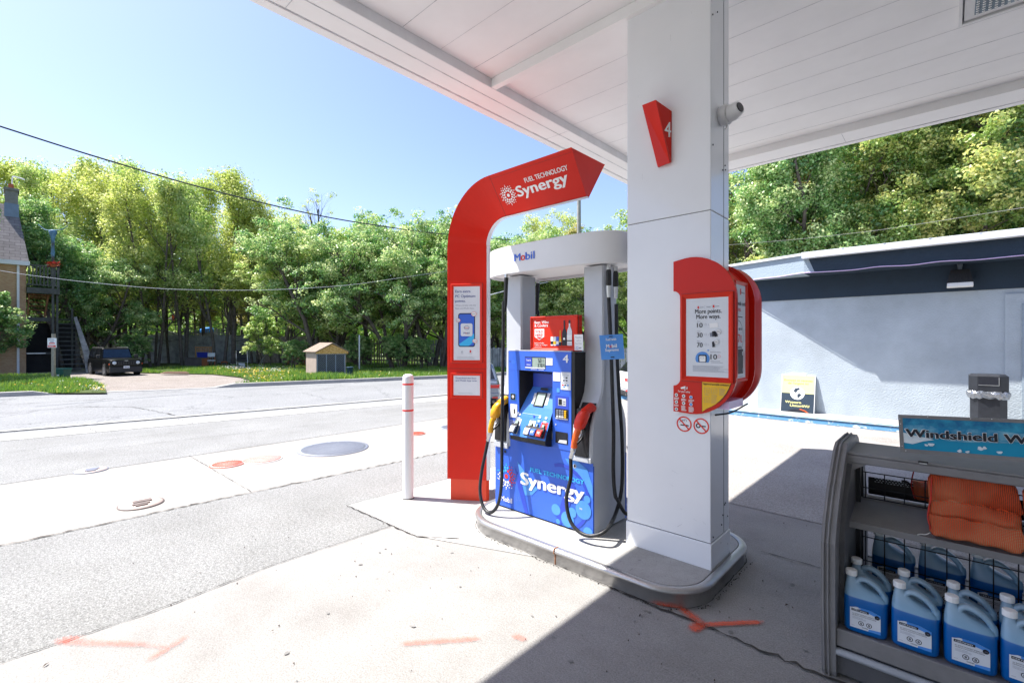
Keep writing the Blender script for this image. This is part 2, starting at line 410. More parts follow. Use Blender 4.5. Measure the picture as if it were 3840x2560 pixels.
# far side: kerb, verge, driveway
def kerb_run(y0, y1, h0, h1, zc="kerb_concrete"):
    b = MB(); n = 12
    for i in range(n):
        a, c = y0 + (y1 - y0) * i / n, y0 + (y1 - y0) * (i + 1) / n
        ha, hc = h0 + (h1 - h0) * i / n, h0 + (h1 - h0) * (i + 1) / n
        b.hexa([(fx(a), a, -.02), (fx(c), c, -.02), (fx(c) - .28, c, -.02), (fx(a) - .28, a, -.02), (fx(a) - .02, a, ha), (fx(c) - .02, c, hc), (fx(c) - .28, c, hc), (fx(a) - .28, a, ha)])
    return b
kb = MB()
for args in ((-40, .55, .12, .12), (.55, 1.05, .12, .012), (1.05, 4.9, .012, .012), (4.9, 5.5, .012, .12), (5.5, 13, .12, .12), (13, 60, .12, .12)):
    q = kerb_run(*args); kb.add(q.v, q.f)
struct(kb.build("far_kerb", "kerb_concrete"))
def lawn(name, pts, z): return sheet(name, pts, z, "lawn_soil")
P2 = lambda *a: [at(x, y, .05)[:2] for x, y in a]
LAWN_L = [(fx(-30) - .28, -30), (fx(.6) - .28, .6)] + P2((400, 1472), (396, 1455), (330, 1428), (180, 1412), (0, 1405)) + [(-60, -30)]
LAWN_R = [(fx(5.4) - .28, 5.4)] + P2((960, 1432), (900, 1413), (800, 1402), (520, 1396)) + [at(380, 1372, .05)[:2], (-75, 10), (-75, 80), (fx(60) - .28, 60), (fx(13) - .28, 13)]
lawn("left_lawn", LAWN_L, .05)
lawn("right_lawn", LAWN_R, .045)
sheet("driveway", [(fx(.3) - .28, .3), (fx(5.6) - .28, 5.6), at(960, 1420)[:2], at(840, 1395)[:2], at(500, 1385)[:2], at(100, 1385)[:2], at(100, 1425)[:2]], .006, "gravel")

# manhole and tank covers: real discs let into the slab
def cover(px, py, r, label, base, ringc, kind=0, rx=None):
    x, y, _ = at(px, py)
    t = thing("manhole_cover", label, "manhole cover", (x, y, 0))
    b = MB(); b.lathe([(r, .002), (r, .009), (r * .93, .010)], (x, y, 0), 40); b.build("frame_ring", ringc, t)
    b = MB(); b.lathe([(r * .93, .004), (r * .93, .0115), (r * .2, .012)], (x, y, 0), 40)
    k = 9 if kind else 16
    if kind != 2:
        for i in range(-k, k + 1):
            xx = i * r * .9 / k; hh = math.sqrt(max(0, (r * .88) ** 2 - xx ** 2))
            b.box((x + xx - r * .012, y - hh, .010), (x + xx + r * .012, y + hh, .0145), 1)
    else:
        b.box((x - r * .5, y - r * .3, .012), (x - r * .1, y + r * .5, .024), 1); b.box((x + r * .05, y - r * .4, .012), (x + r * .3, y + r * .35, .024), 1)
        b.box((x + r * .4, y - r * .3, .012), (x + r * .55, y + r * .2, .024), 1)
    b.build("lid", [base, ringc], t)
mat("cast_grey", (.26, .29, .31), .6, var=.15, vs=12, bump=.2)
mat("cast_pale", (.62, .50, .44), .7, var=.15, vs=14, bump=.2)
mat("cast_red", (.70, .17, .11), .6, var=.2, vs=14)
mat("cast_white", (.75, .70, .66), .6, var=.1, vs=14)
mat("ink_soft", (.16, .13, .12), .7, var=.2, vs=14)
cover(1250, 1681, .505, "large grey ribbed tank cover, widest of the covers in the pale concrete", "cast_grey", "ink_grey")
cover(983, 1722, .25, "red striped round cover between the grey tank cover and the red and white one", "cast_red", "cast_white", 1)
cover(852, 1741, .20, "small red and white cover touching the red striped one", "cast_white", "cast_red", 1)
cover(529, 1890, .185, "pinkish worn cover lying closest to the dark asphalt edge", "cast_pale", "ink_soft", 2)
cover(342, 1764, .165, "faint greyish cover at the far edge of the pale concrete pad", "cast_pale", "ink_grey", 2)
cover(1560, 1626, .16, "small rusty orange cover just behind the bollard", "cast_pale", "cast_red", 1)
cover(1702, 1602, .26, "grey ribbed cover partly hidden behind the red arch", "cast_grey", "ink_grey")

# sprayed utility marks: thin paint with a dusty edge
def spray_mat():
    m = bpy.data.materials.new("spray_paint"); m.use_nodes = True; nt = m.node_tree; N = nt.nodes; Lk = nt.links.new
    b = N["Principled BSDF"]; b.inputs["Roughness"].default_value = .9; b.inputs["Base Color"].default_value = (.80, .115, .045, 1)
    a = N.new("ShaderNodeAttribute"); a.attribute_name = "cover"
    tc = N.new("ShaderNodeTexCoord"); n = N.new("ShaderNodeTexNoise"); n.inputs["Scale"].default_value = 55; n.inputs["Detail"].default_value = 6; n.inputs["Roughness"].default_value = .8
    Lk(tc.outputs["Object"], n.inputs["Vector"])
    mu = N.new("ShaderNodeMath"); mu.operation = 'MULTIPLY_ADD'; mu.inputs[1].default_value = 1.5; mu.inputs[2].default_value = -.95
    Lk(n.outputs["Fac"], mu.inputs[0]); ad = N.new("ShaderNodeMath"); ad.operation = 'ADD'; ad.use_clamp = True
    Lk(a.outputs["Fac"], ad.inputs[0]); Lk(mu.outputs[0], ad.inputs[1])
    m2 = N.new("ShaderNodeMath"); m2.operation = 'MULTIPLY'; m2.inputs[1].default_value = .85; Lk(ad.outputs[0], m2.inputs[0])
    m3 = N.new("ShaderNodeMath"); m3.operation = 'MULTIPLY'; Lk(m2.outputs[0], m3.inputs[0])
    gt = N.new("ShaderNodeMath"); gt.operation = 'SMOOTH_MIN'; gt.inputs[1].default_value = 1.; gt.inputs[2].default_value = .1
    mr = N.new("ShaderNodeMapRange"); mr.inputs["From Max"].default_value = .25; Lk(a.outputs["Fac"], mr.inputs["Value"]); Lk(mr.outputs[0], m3.inputs[1])
    Lk(m3.outputs[0], b.inputs["Alpha"])
    return m
SPRAY = spray_mat()
def spray(label, strokes, z=.009):
    vs, fs, cv = [], [], []
    for (x0, y0), (x1, y1), w, a in strokes:
        d = math.hypot(x1 - x0, y1 - y0); ux, uy = (x1 - x0) / d, (y1 - y0) / d; n = max(3, int(d / .03)); o = len(vs); prof = [-1, -.6, -.3, .3, .6, 1]
        for i in range(-2, n + 3):
            t = i / n; e = min(1, max(0, min(i + 2, n + 2 - i) / 3))
            for p in prof:
                q = p * w * (.6 + .4 * e); vs.append((x0 + ux * d * t - uy * q, y0 + uy * d * t + ux * q, z)); cv.append(a * min(1, e * 1.5) * min(1, max(0, 1 - abs(p)) * 1.7))
        k = len(prof)
        fs += [(o + i * k + j, o + (i + 1) * k + j, o + (i + 1) * k + j + 1, o + i * k + j + 1) for i in range(n + 4) for j in range(k - 1)]
    me = bpy.data.meshes.new("spray_mark"); me.from_pydata(vs, [], fs); at_ = me.attributes.new("cover", 'FLOAT', 'POINT'); at_.data.foreach_set("value", cv)
    me.materials.append(SPRAY); o = bpy.data.objects.new("spray_mark", me); COL.objects.link(o)
    tag(o, label, "paint mark")
g2 = lambda x, y: at(x, y)[:2]
spray("bright orange sprayed Y-shaped mark on the concrete before the kerb corner of the pump island",
      [(g2(2560, 2288), g2(2630, 2338), .045, .85), (g2(2640, 2345), g2(2838, 2336), .032, 1.0), (g2(2625, 2346), g2(2600, 2362), .05, 1.0)])
spray("faint pink sprayed dash in the sunlit concrete beside the canopy shadow", [(g2(1525, 2415), g2(1780, 2398), .034, .55)])
spray("small faded pink sprayed dot at the edge of the canopy shadow", [(g2(1930, 2385), g2(1962, 2400), .040, .50)])
spray("faded pink sprayed hook mark in the sunny concrete corner", [(g2(232, 2410), g2(530, 2418), .038, .48), (g2(230, 2402), g2(300, 2400), .045, .42), (g2(690, 2395), g2(570, 2470), .038, .48), (g2(530, 2418), g2(620, 2430), .03, .35)])
# litter: a few leaves and pebbles
b = MB(); R = random.Random(4)
mat("litter", (.07, .045, .03), .8, var=.5, vs=9)
for (px, py) in [(1022, 2368), (1475, 2155), (2215, 1745), (172, 2495), (735, 2155), (750, 2150), (3110, 1900), (2950, 2270), (2400, 2310), (2700, 2300), (2860, 2180)]:
    x, y, _ = at(px, py); a = R.uniform(0, 6); s = R.uniform(.008, .02)
    b.add([(x + s * math.cos(a), y + s * math.sin(a), .006), (x + .3 * s * math.cos(a + 1.6), y + .3 * s * math.sin(a + 1.6), .012), (x - s * math.cos(a), y - s * math.sin(a), .007), (x - .3 * s * math.cos(a + 1.6), y - .3 * s * math.sin(a + 1.6), .01)], [(0, 1, 2, 3)])
for i in range(260):
    x, y = R.uniform(-4.5, 1.5), R.uniform(.6, 5.2); s = R.uniform(.002, .005)
    if -3.2 < x < -1 and 2.6 < y < 3.95: continue
    b.add([(x + s, y, .004), (x - s * .5, y + s, .004), (x - s * .5, y - s, .004), (x, y, .004 + 2 * s)], [(0, 1, 3), (1, 2, 3), (2, 0, 3)])
struct(b.build("ground_litter", "litter"), "stuff")

def rr_loop(x0, y0, x1, y1, r, n=10):
    p = []
    rl, rr = r
    for cx, cy, a, q in ((x1 - rr, y0 + rr, 270, rr), (x1 - rr, y1 - rr, 0, rr), (x0 + rl, y1 - rl, 90, rl), (x0 + rl, y0 + rl, 180, rl)):
        p += [(cx + q * math.cos(math.radians(a + 90 * k / n)), cy + q * math.sin(math.radians(a + 90 * k / n))) for k in range(n + 1)]
    return p
# dark gum and oil spots trodden into the slabs
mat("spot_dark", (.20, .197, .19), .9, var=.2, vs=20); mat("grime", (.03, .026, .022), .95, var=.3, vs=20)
b = MB(); R = random.Random(21)
def blot(b, x, y, r, z=.0088):
    k = R.uniform(0, 6); e = R.uniform(.55, 1); a0 = R.uniform(0, 3)
    pts = []
    for i in range(12):
        a = 2 * PI * i / 12; q = r * (1 + .22 * math.sin(2 * a + k) + .12 * math.sin(5 * a + k)); u_, v_ = q * math.cos(a), q * e * math.sin(a)
        pts.append((x + u_ * math.cos(a0) - v_ * math.sin(a0), y + u_ * math.sin(a0) + v_ * math.cos(a0), z))
    b.add(pts, [tuple(range(12))])
for px, py in [(1445, 2058), (1640, 2046), (1695, 2073), (1352, 2117), (1230, 2300), (1550, 2350), (2310, 2110), (2380, 2330), (2420, 2290), (2860, 2280), (2970, 2190), (2740, 2370), (3020, 2440), (1075, 2450), (2140, 2480), (2075, 2390), (2790, 2110), (670, 1930), (1995, 2310)]: x, y, _ = at(px, py); blot(b, x, y, R.uniform(.008, .015), .0052)
for i in range(70):
    x, y = R.uniform(-3.3, 1.6), R.uniform(.7, 6.5)
    if not (-3.3 < x < -1 and 2.5 < y < 4.0): blot(b, x, y, R.uniform(.003, .010), .0052)
struct(b.build("gum_spots", "spot_dark"), "stuff")
b = MB(); R = random.Random(22)       # grit gathered along the foot of the island
for i in range(170):
    t_ = R.random()
    if t_ < .55: x, y = R.uniform(-2.8, -1.3), 2.672 - abs(R.gauss(0, .010))
    elif t_ < .8: x, y = -1.062 + abs(R.gauss(0, .012)), R.uniform(2.98, 3.7)
    else: a = R.uniform(-1.55, .0); x, y = -1.375 + (.31 + abs(R.gauss(0, .010))) * math.cos(a), 2.98 + (.31 + abs(R.gauss(0, .01))) * math.sin(a)
    s = R.uniform(.002, .006); b.add([(x + s, y, .004), (x - s * .5, y + s, .004), (x - s * .5, y - s, .004), (x, y, .004 + s * 1.2)], [(0, 1, 3), (1, 2, 3), (2, 0, 3)])
struct(b.build("kerb_grit", "grime"), "stuff")
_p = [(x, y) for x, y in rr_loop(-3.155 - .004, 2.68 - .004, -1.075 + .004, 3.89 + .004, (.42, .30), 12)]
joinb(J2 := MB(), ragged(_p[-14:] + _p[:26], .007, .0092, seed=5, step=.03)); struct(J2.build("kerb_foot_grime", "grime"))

# ================================================================ CANOPY
ZB, ZS, ZT = 3.96, 4.05, 4.52
t = thing("station_canopy", "white flat filling-station canopy with panelled underside above the pump", "canopy", (-1.44, 3.29, 0))
XE, YE, XR, YB = -3.557, 6.90, 17.0, -17.0  # unseen run behind and to the right stretched out to deepen the shade
b = MB()
b.box((XE, YB, ZB), (-3.47, YE, ZT)); b.box((-3.452, YB, ZB + .002), (-3.13, YE - .45, ZT - .02))
b.box((-3.13, 6.47, ZB + .002), (XR, YE - .1, ZT - .02)); b.box((-3.47, YE - .085, ZB), (XR, YE, ZT)); b.box((-3.452, 6.45, ZB + .002), (-3.13, YE - .1, ZT - .02))
b.build("fascia", "soffit_white", t, bevel=.006)
b = MB(); b.box((-3.13, YB, ZS), (XR, 6.47, ZT - .04)); b.build("soffit", "soffit_white", t)
b = MB(); b.box((-3.1299, YB, ZB + .004), (-3.1275, 6.47, ZS - .001)); b.build("soffit_shade_skin", "soffit_shade", t)  # shade on the recess face put into the colour as a grey skin
b = MB()
ys = [3.62, 3.995, 4.37, 4.74, 5.08, 5.49, 5.88, 6.27]
ys += [3.62 - .378 * i for i in range(1, 33)]
R = random.Random(2)
for y in ys:
    w = R.choice([.0008, .0012, .0022]); x = -3.12
    b.box((x, y - w, ZS - .0015), (XR, y + w, ZS + .001))
b.box((-3.27, YB, ZB - .001), (-3.262, 6.5, ZB + .01)); b.box((-3.47, YB, ZB + .01), (-3.452, YE - .09, ZT - .03))
b.box((-3.2, 6.795, ZB - .0005), (XR, 6.800, ZB + .01)); b.box((-3.47, YE - .1, ZB + .01), (XR, YE - .088, ZT - .03))
for y in (1.35, 4.3): b.box((-3.452, y, ZB), (-3.14, y + .003, ZB + .003))
for x in (-2.9, -.9, 1.6): b.box((x, 6.48, ZB), (x + .003, 6.79, ZB + .003))
b.build("panel_seams", "seam_grey", t)
b = MB(); b.box((-3.128, 3.083, ZB + .005), (XR, 3.147, ZS - .001)); b.build("cable_trunking", "soffit_white", t, bevel=.004)
# canopy light
x, y, _ = at(3594, 79, ZS)
lt = thing("canopy_light", "recessed square light fixture with prismatic glass in the canopy ceiling", "ceiling light", (x + .3, y - .3, ZS))
b = MB()
for a, c in (((x, y - .62), (x + .62, y - .6)), ((x, y - .02), (x + .62, y)), ((x, y - .6), (x + .02, y - .02)), ((x + .6, y - .6), (x + .62, y - .02))):
    b.box((a[0], a[1], ZS - .05), (c[0], c[1], ZS))
b.build("rim", "white_paint", lt)
b = MB(); b.box((x + .03, y - .59, ZS - .036), (x + .59, y - .03, ZS - .006)); b.build("frame", "white_paint", lt)
b = MB(); b.box((x + .085, y - .535, ZS - .041), (x + .535, y - .085, ZS - .0365))
R = random.Random(7)
mat("prism_glass", (.20, .26, .31), .12, var=.3, vs=40, coat=.6)
b.build("lens", "prism_glass", lt)
b = MB()
for i in range(14):
    for j in range(14):
        cx, cy = x + .1 + .0323 * i, y - .52 + .0323 * j
        b.add([(cx - .008, cy - .008, ZS - .0415), (cx + .008, cy - .008, ZS - .0415), (cx + .008, cy + .008, ZS - .0415), (cx - .008, cy + .008, ZS - .0415), (cx, cy, ZS - .048)], [(0, 1, 4), (1, 2, 4), (2, 3, 4), (3, 0, 4)])
b.build("prism_bumps", "print_white", lt)

# ================================================================ ISLAND
ZI = .115
isl = thing("pump_island", "raised concrete pump island with rounded steel edge", "pump island", (-2.1, 3.285, 0))
def inset(off, z):
    return [(x, y, z) for x, y in rr_loop(-3.155 + off, 2.68 + off, -1.075 - off, 3.89 - off, (.42 - off, .30 - off), 12)]
b = MB(); b.loft([inset(.05, .003), inset(.05, ZI - .004), inset(.052, ZI - .002)], 0, smooth=False); b.build("slab_top", "concrete_white", isl)
b = MB(); b.loft([inset(.006, 0), inset(.006, .075), inset(-.006, .084), inset(-.010, .096), inset(-.004, .108), inset(.012, .1165), inset(.032, .117), inset(.045, .112)], 0, cap=False)
b.build("steel_edge", "steel_edge", isl)
mat("rust", (.30, .12, .05), .8, var=.3, vs=30)
b = MB(); b.box((-2.075, 2.682, .002), (-2.068, 2.690, .1)); b.box((-2.076, 2.668, .082), (-2.069, 2.72, .1185)); b.build("edge_joint", "rust", isl)
# orange overspray on the kerb corner
vs, fs, cv = [], [], []
lp = inset(.0035, 0)[6:14] if False else [(x, y, 0) for x, y in rr_loop(-3.155 + .003, 2.68 + .003, -1.075 - .003, 3.89 - .003, (.417, .297), 12)[:8]]
for i, (x, y, _) in enumerate(lp):
    e = math.sin(PI * i / (len(lp) - 1))
    for z, c in ((.003, 1.0), (.02, .6), (.045, .0)): vs.append((x, y, z)); cv.append(c * e)
fs = [(i * 3 + j, (i + 1) * 3 + j, (i + 1) * 3 + j + 1, i * 3 + j + 1) for i in range(len(lp) - 1) for j in range(2)]
me = bpy.data.meshes.new("spray_stain"); me.from_pydata(vs, [], fs); a_ = me.attributes.new("cover", 'FLOAT', 'POINT'); a_.data.foreach_set("value", cv); me.materials.append(SPRAY)
o = bpy.data.objects.new("spray_stain", me); COL.objects.link(o); o.parent = isl; o.location = -Vector(isl.location)

# ================================================================ COLUMN
cx0, cx1, cy0, cy1 = -1.746, -1.134, 3.121, 3.474
col = thing("canopy_column", "thick white rectangular column holding up the canopy", "column", (-1.44, 3.3, ZI))
b = MB(); b.box((cx0 + .004, cy0 + .004, .285), (cx1 - .004, cy1 - .004, 2.455)); b.build("lower_shaft", "column_white", col, bevel=.004)
b = MB(); b.box((cx0 + .004, cy0 + .004, 2.459), (cx1 - .004, cy1 - .004, ZS - .001)); b.build("upper_shaft", "column_white", col, bevel=.004)
b = MB(); b.box((cx0 + .008, cy0 + .008, .12), (cx1 - .008, cy1 - .008, ZS - .003)); b.build("core", "groove", col)
b = MB(); b.box((cx0 - .003, cy0 - .003, ZI - .003), (cx1 + .003, cy1 + .003, .281)); b.build("base_panel", "column_white", col, bevel=.004)
b = MB(); b.box((cx1 - .0045, 3.365, .29), (cx1 - .002, 3.3665, 3.95)); R = random.Random(5)
for i in range(14):
    y, z = R.uniform(3.15, 3.45), R.uniform(.15, .5) if i < 8 else R.uniform(2.6, 3.9)
    b.box((cx1 - .002, y, z), (cx1 + .0035, y + .003, z + .01))
b.build("side_seam", "groove", col)

R = random.Random(14); b = MB()      # faint scuffs and drips on the cladding
f = Face(b, (0, cy0 + .0035, 0), (1, 0, 0), (0, 0, 1), .0012)
for i in range(26):
    x, z = R.uniform(cx0 + .03, cx1 - .05), R.choice([R.uniform(.13, .75), R.uniform(.13, .45), R.uniform(2.2, 3.9)]); a = R.gauss(0, .5) if z < 1 else 1.57; L_ = R.uniform(.01, .05); f.line(x, z, x + L_ * math.cos(a), z + L_ * math.sin(a), R.uniform(.0008, .002), 0, R.random())
b.build("scuffs", "seam_grey", col)

# number flag on the column
fl = thing("pump_number_sign", "red wedge-shaped sign with a white 4 high on the white column", "number sign", (-1.5, 3.12, 3.06))
b = MB()
zt, zb = 3.30, 2.828
def Yp(px, py, Y): return Vector(onY(px, py, Y))
yw = 3.121
A = Yp(2408, 397, yw); B_ = Yp(2519, 418, yw); B_b = Yp(2518, 608, yw); A_b = Yp(2463, 625, yw)
A0 = Vector((-1.62, yw, 3.275)); A1 = Vector((-1.502, yw, 2.832))
# ridge stands proud of the column; right face triangular
Rt = Yp(2459, 375, 2.985); Rb = Yp(2512, 612, 3.095)
TR = Yp(2519, 418, yw + .0); 
pts = [A0, Yp(2408, 400, yw), A1, Rb, TR, B_b, Rt]
TL2 = Vector(onY(2408, 395, 3.05)); BL2 = Vector(onY(2466, 626, 3.105))
b.add([TL2, Rt, Rb, BL2], [(0, 3, 2, 1)], 0)                     # front-left face
b.add([Rt, TR, B_b, Rb], [(0, 3, 2, 1)], 0)                      # right face
bk = lambda v: Vector((v.x, yw + .001, v.z))
b.add([TL2, Rt, TR, bk(TL2)], [(0, 1, 2, 3)], 0)
b.add([TL2, bk(TL2), bk(BL2), BL2], [(0, 1, 2, 3)], 0)
b.add([BL2, bk(BL2), B_b, Rb], [(0, 1, 2, 3)], 0)
b.build("body", "red_paint", fl)
fu = (TR - Rt).normalized(); fn = fu.cross((Rb - Rt)).normalized(); fv = (-fn).cross(fu) if False else None
b = MB(); up = Vector((0, 0, 1)); nrm = (B_b - TR).cross(Rt - TR).normalized()
if nrm.dot(Vector((0, -1, 0))) < 0: nrm = -nrm
uu = up.cross(nrm).normalized(); vv = nrm.cross(uu)
c0 = Vector(onY(2503, 487, 3.08)) ; c0 = c0 - nrm * (c0 - TR).dot(nrm)
f = Face(b, c0, uu, vv, .002); f.text("4", -.022, -.045, .108, 0, w=.056, bold=.03); b.build("numeral", "print_white", fl)

# camera
sc = thing("security_camera", "white turret security camera on the shaded side of the white column", "security camera", (-1.13, 3.27, 3.1))
b = MB()
base = Vector((-1.13, 3.30, 3.12)); dirx = Vector((1, -.12, 0)).normalized()
b.tube([base, base + dirx * .01, base + dirx * .045, base + dirx * .05], [.062, .066, .066, .058], 24); b.build("mount", "white_paint", sc)
b = MB(); c = base + dirx * .07
aim = Vector((.86, -.30, .16)).normalized()
b.lathe([(.001, -.055)] + [(.055 * math.cos(a), .055 * math.sin(a)) for a in [i * PI / 14 - PI / 2 + .1 for i in range(14)]] + [(.002, .0549)], c, 20)
b.tube([c + aim * .02, c + aim * .050, c + aim * .062], [.052, .045, .040], 20)
b.build("ball", "white_paint", sc)
b = MB(); b.tube([c + aim * .060, c + aim * .066], [.034, .031], 18); b.build("lens", "dark_glass", sc)
b = MB(); b.tube(catmull([base + Vector((.03, .0, -.06)), base + Vector((.04, -.01, -.085)), base + Vector((.03, -.02, -.1))]), .006, 6); b.build("cable_tail", "white_paint", sc)

# no smoking / no phone stickers
st = MB()
f = Face(st, (-1.368, cy0 + .0035, .985), (1, 0, 0), (0, 0, 1), .0016)
f.rect(0, 0, .228, .112, 0)
for k, cx in enumerate((.055, .170)):
    cy = .058
    f.ring(cx, cy, .043, .052, 1, 2, 30)
    if k == 0:
        f.rect(cx - .025, cy - .012, cx + .032, cy - .004, 2, 1); f.ring(cx - .005, cy + .02, .006, .009, 2, 1, 12, 0, 4.6); f.ring(cx - .022, cy + .006, .008, .011, 2, 1, 8, .4, 2.9)
        f.ring(cx + .008, cy + .024, .007, .0095, 2, 1, 10, -1, 3.4)
    else:
        f.ring(cx - .02, cy, .008, .016, 2, 1, 16); f.rect(cx - .006, cy - .004, cx + .03, cy + .004, 2, 1)
    f.line(cx - .032, cy + .032, cx + .032, cy - .032, .009, 1, 3)
tag(st.build("prohibition_sticker", ["column_white", "print_red", "ink"]), "white sticker with no smoking and no key roundels on the column", "sticker")
# ================================================================ RED ARCH
YC = 3.293
RED = ["red_paint", "red_frame", "red_glare", "print_white", "poster_white"]
ar = thing("arch_sign", "tall red hook-shaped arch sign with white lettering bending over the pump", "arch sign", (-3.55, YC, 0))
xo, xi, rc, zc, zc_x, xt = -3.716, -3.386, (.583, .253), 2.55, -3.133, -2.19
path = []          # (outer x,z), (inner x,z)
for z in (.215, 1.0, 1.8, 2.3, zc): path.append(((xo, z), (xi, z)))
for k in range(1, 17):
    a = math.radians(180 - 90 * k / 16)
    path.append(((zc_x + rc[0] * math.cos(a), zc + rc[0] * math.sin(a)), (zc_x + rc[1] * math.cos(a), zc + rc[1] * math.sin(a))))
for x in (-2.9, -2.5): path.append(((x, zc + rc[0]), (x, zc + rc[1])))
path.append(((xt, zc + rc[0]), (xt - .01, zc + rc[1])))
WO, WI = .248, .020
def ring(o, i): return [(o[0], YC - WO, o[1]), (i[0], YC - WI, i[1]), (i[0], YC + WI, i[1]), (o[0], YC + WO, o[1])]
b = MB()
R4 = [ring(o_, i_) for o_, i_ in path]
for A_, B_ in zip(R4[:-1], R4[1:]):
    k = len(b.v)
    b.add(A_ + B_, [(j, (j + 1) % 4, 4 + (j + 1) % 4, 4 + j) for j in range(4)], 0, True)
b.add(R4[-1], [(0, 1, 2, 3)], 0); b.add(R4[0], [(3, 2, 1, 0)], 0)
o = b.build("body", ["red_paint"], ar)
es = o.modifiers.new("edges", 'EDGE_SPLIT'); es.split_angle = math.radians(25)
# thin proud edge strip along the outer edge, reflection strip along the inner edge
b = MB()
for s in (-1, 1):
    b.loft([[(o_[0] - (.004 if k < 5 else 0), YC + s * (WO + .002), o_[1]), (o_[0] + .010 * (1 if k < 5 else 0), YC + s * (WO - .006), o_[1] - (0 if k < 5 else .010)), (o_[0], YC + s * (WO - .012), o_[1] + .002)] for k, (o_, i_) in enumerate(path)], 0, smooth=False)
b.build("outer_edge", "red_frame", ar)
b = MB()
b.loft([[(i_[0] + (.006 if k < 5 else 0), YC - WI - .006, i_[1] - (0 if k < 5 else .006)), (i_[0] + (.012 if k < 5 else 0), YC, i_[1] - (0 if k < 5 else .010)), (i_[0] + (.006 if k < 5 else 0), YC + WI + .006, i_[1] - (0 if k < 5 else .006)), (i_[0] - (.004 if k < 5 else 0), YC, i_[1] + (0 if k < 5 else .004))] for k, (o_, i_) in enumerate(path)], 0, smooth=False)
b.build("inner_reflection_strip", "poster_white", ar)  # whitish strip paints in the reflection from the back side
b = MB()
b.loft([[(xo + .022, YC - WO + .02, z), (xi - .005, YC - WI, z), (xi - .005, YC + WI, z), (xo + .022, YC + WO - .02, z)] for z in (.002, .2149)], 0, smooth=False)
b.build("plinth", "red_glare", ar)  # orange tone: reflected glare put into the colour
b = MB()
for zz in (.214,): b.box((xo, YC - .2, zz), (xo + .002, YC + .2, zz + .003))
# seam lines on the face
FO = Vector((xo, YC - WO, 0)); FU = Vector((xi - xo, WO - WI, 0)).normalized(); FW = math.hypot(xi - xo, WO - WI)
sb = MB(); f = Face(sb, FO, FU, (0, 0, 1), .001)
f.rect(0, 1.326, FW, 1.329, 0); sb.build("panel_seam", "joint_dark", ar); sb = MB()
ax = Vector((0, 0, 1))
# seam where the bend meets the arm
NV = Vector((0, WO - WI, -(rc[0] - rc[1]))).normalized()      # down the arm's slanted face
FA = Face(sb, (-3.14, YC - WO, zc + rc[0]), (1, 0, 0), -NV, .001)
AH = math.hypot(WO - WI, rc[0] - rc[1])
FA.rect(.02, -AH, .023, 0, 0); FA.rect(.0, -.035, 1.86 - .99 + .07, -.0335, 0)
sb.build("panel_seam", "joint_dark", ar)
# lettering on the arm
tb = MB(); f = Face(tb, (-3.133, YC - WO, zc + rc[0]), (1, 0, 0), -NV, .002)
def arm(px, py):   # project photo point on the slanted face
    n = Vector((1, 0, 0)).cross(-NV); d = Vector(ray(px, py)); O = Vector((0, 0, H)); P0 = Vector((-3.133, YC - WO, zc + rc[0]))
    t = (P0 - O).dot(n) / d.dot(n); p = O + d * t - P0
    return p.x, p.dot(-NV)
cq = lambda x, y: arm(1650 + x / 2.24, 500 + y / 2.24)
sx0, sy0 = cq(662, 535); sx1, sy1 = cq(1095, 440)
tx0, ty0 = cq(718, 415); tx1, ty1 = cq(1078, 305)
_, cap_t = cq(665, 432)
f.text("Synergy", sx0, sy0 + .002, .098, 0, w=sx1 - sx0, bold=.06, slope=(sy1 + .030 - sy0) / (sx1 - sx0))
f.text("FUEL TECHNOLOGY", tx0, ty0, .042, 0, w=tx1 - tx0, bold=.05, slope=(ty1 - ty0) / (tx1 - tx0))
def burst(f, cx, cy, r, mats, asp=1.):
    f.disc(cx, cy, r * .17, mats[0], 1, 16, ry=r * .17 * asp)
    for q, (rr, n, s) in enumerate(((.46, 11, .105), (.68, 16, .09), (.86, 16, .062), (.99, 10, .04))):
        for i in range(n):
            a = 2 * PI * (i + .5 * (q % 2)) / n
            m = mats[1] if a < 1.3 or a > 5.4 else mats[2] if 1.3 <= a < 2.9 else mats[3]
            f.disc(cx + r * rr * math.cos(a), cy + r * rr * math.sin(a) * asp, r * s, m, 1, 10, ry=r * s * asp)
dx, dy = cq(576, 520); dR, _ = cq(648, 520); _, dT = cq(560, 432)
burst(f, dx, dy, dR - dx, (0, 0, 0, 0), (dT - dy) / (dR - dx))
tb.build("lettering", "print_white", ar)
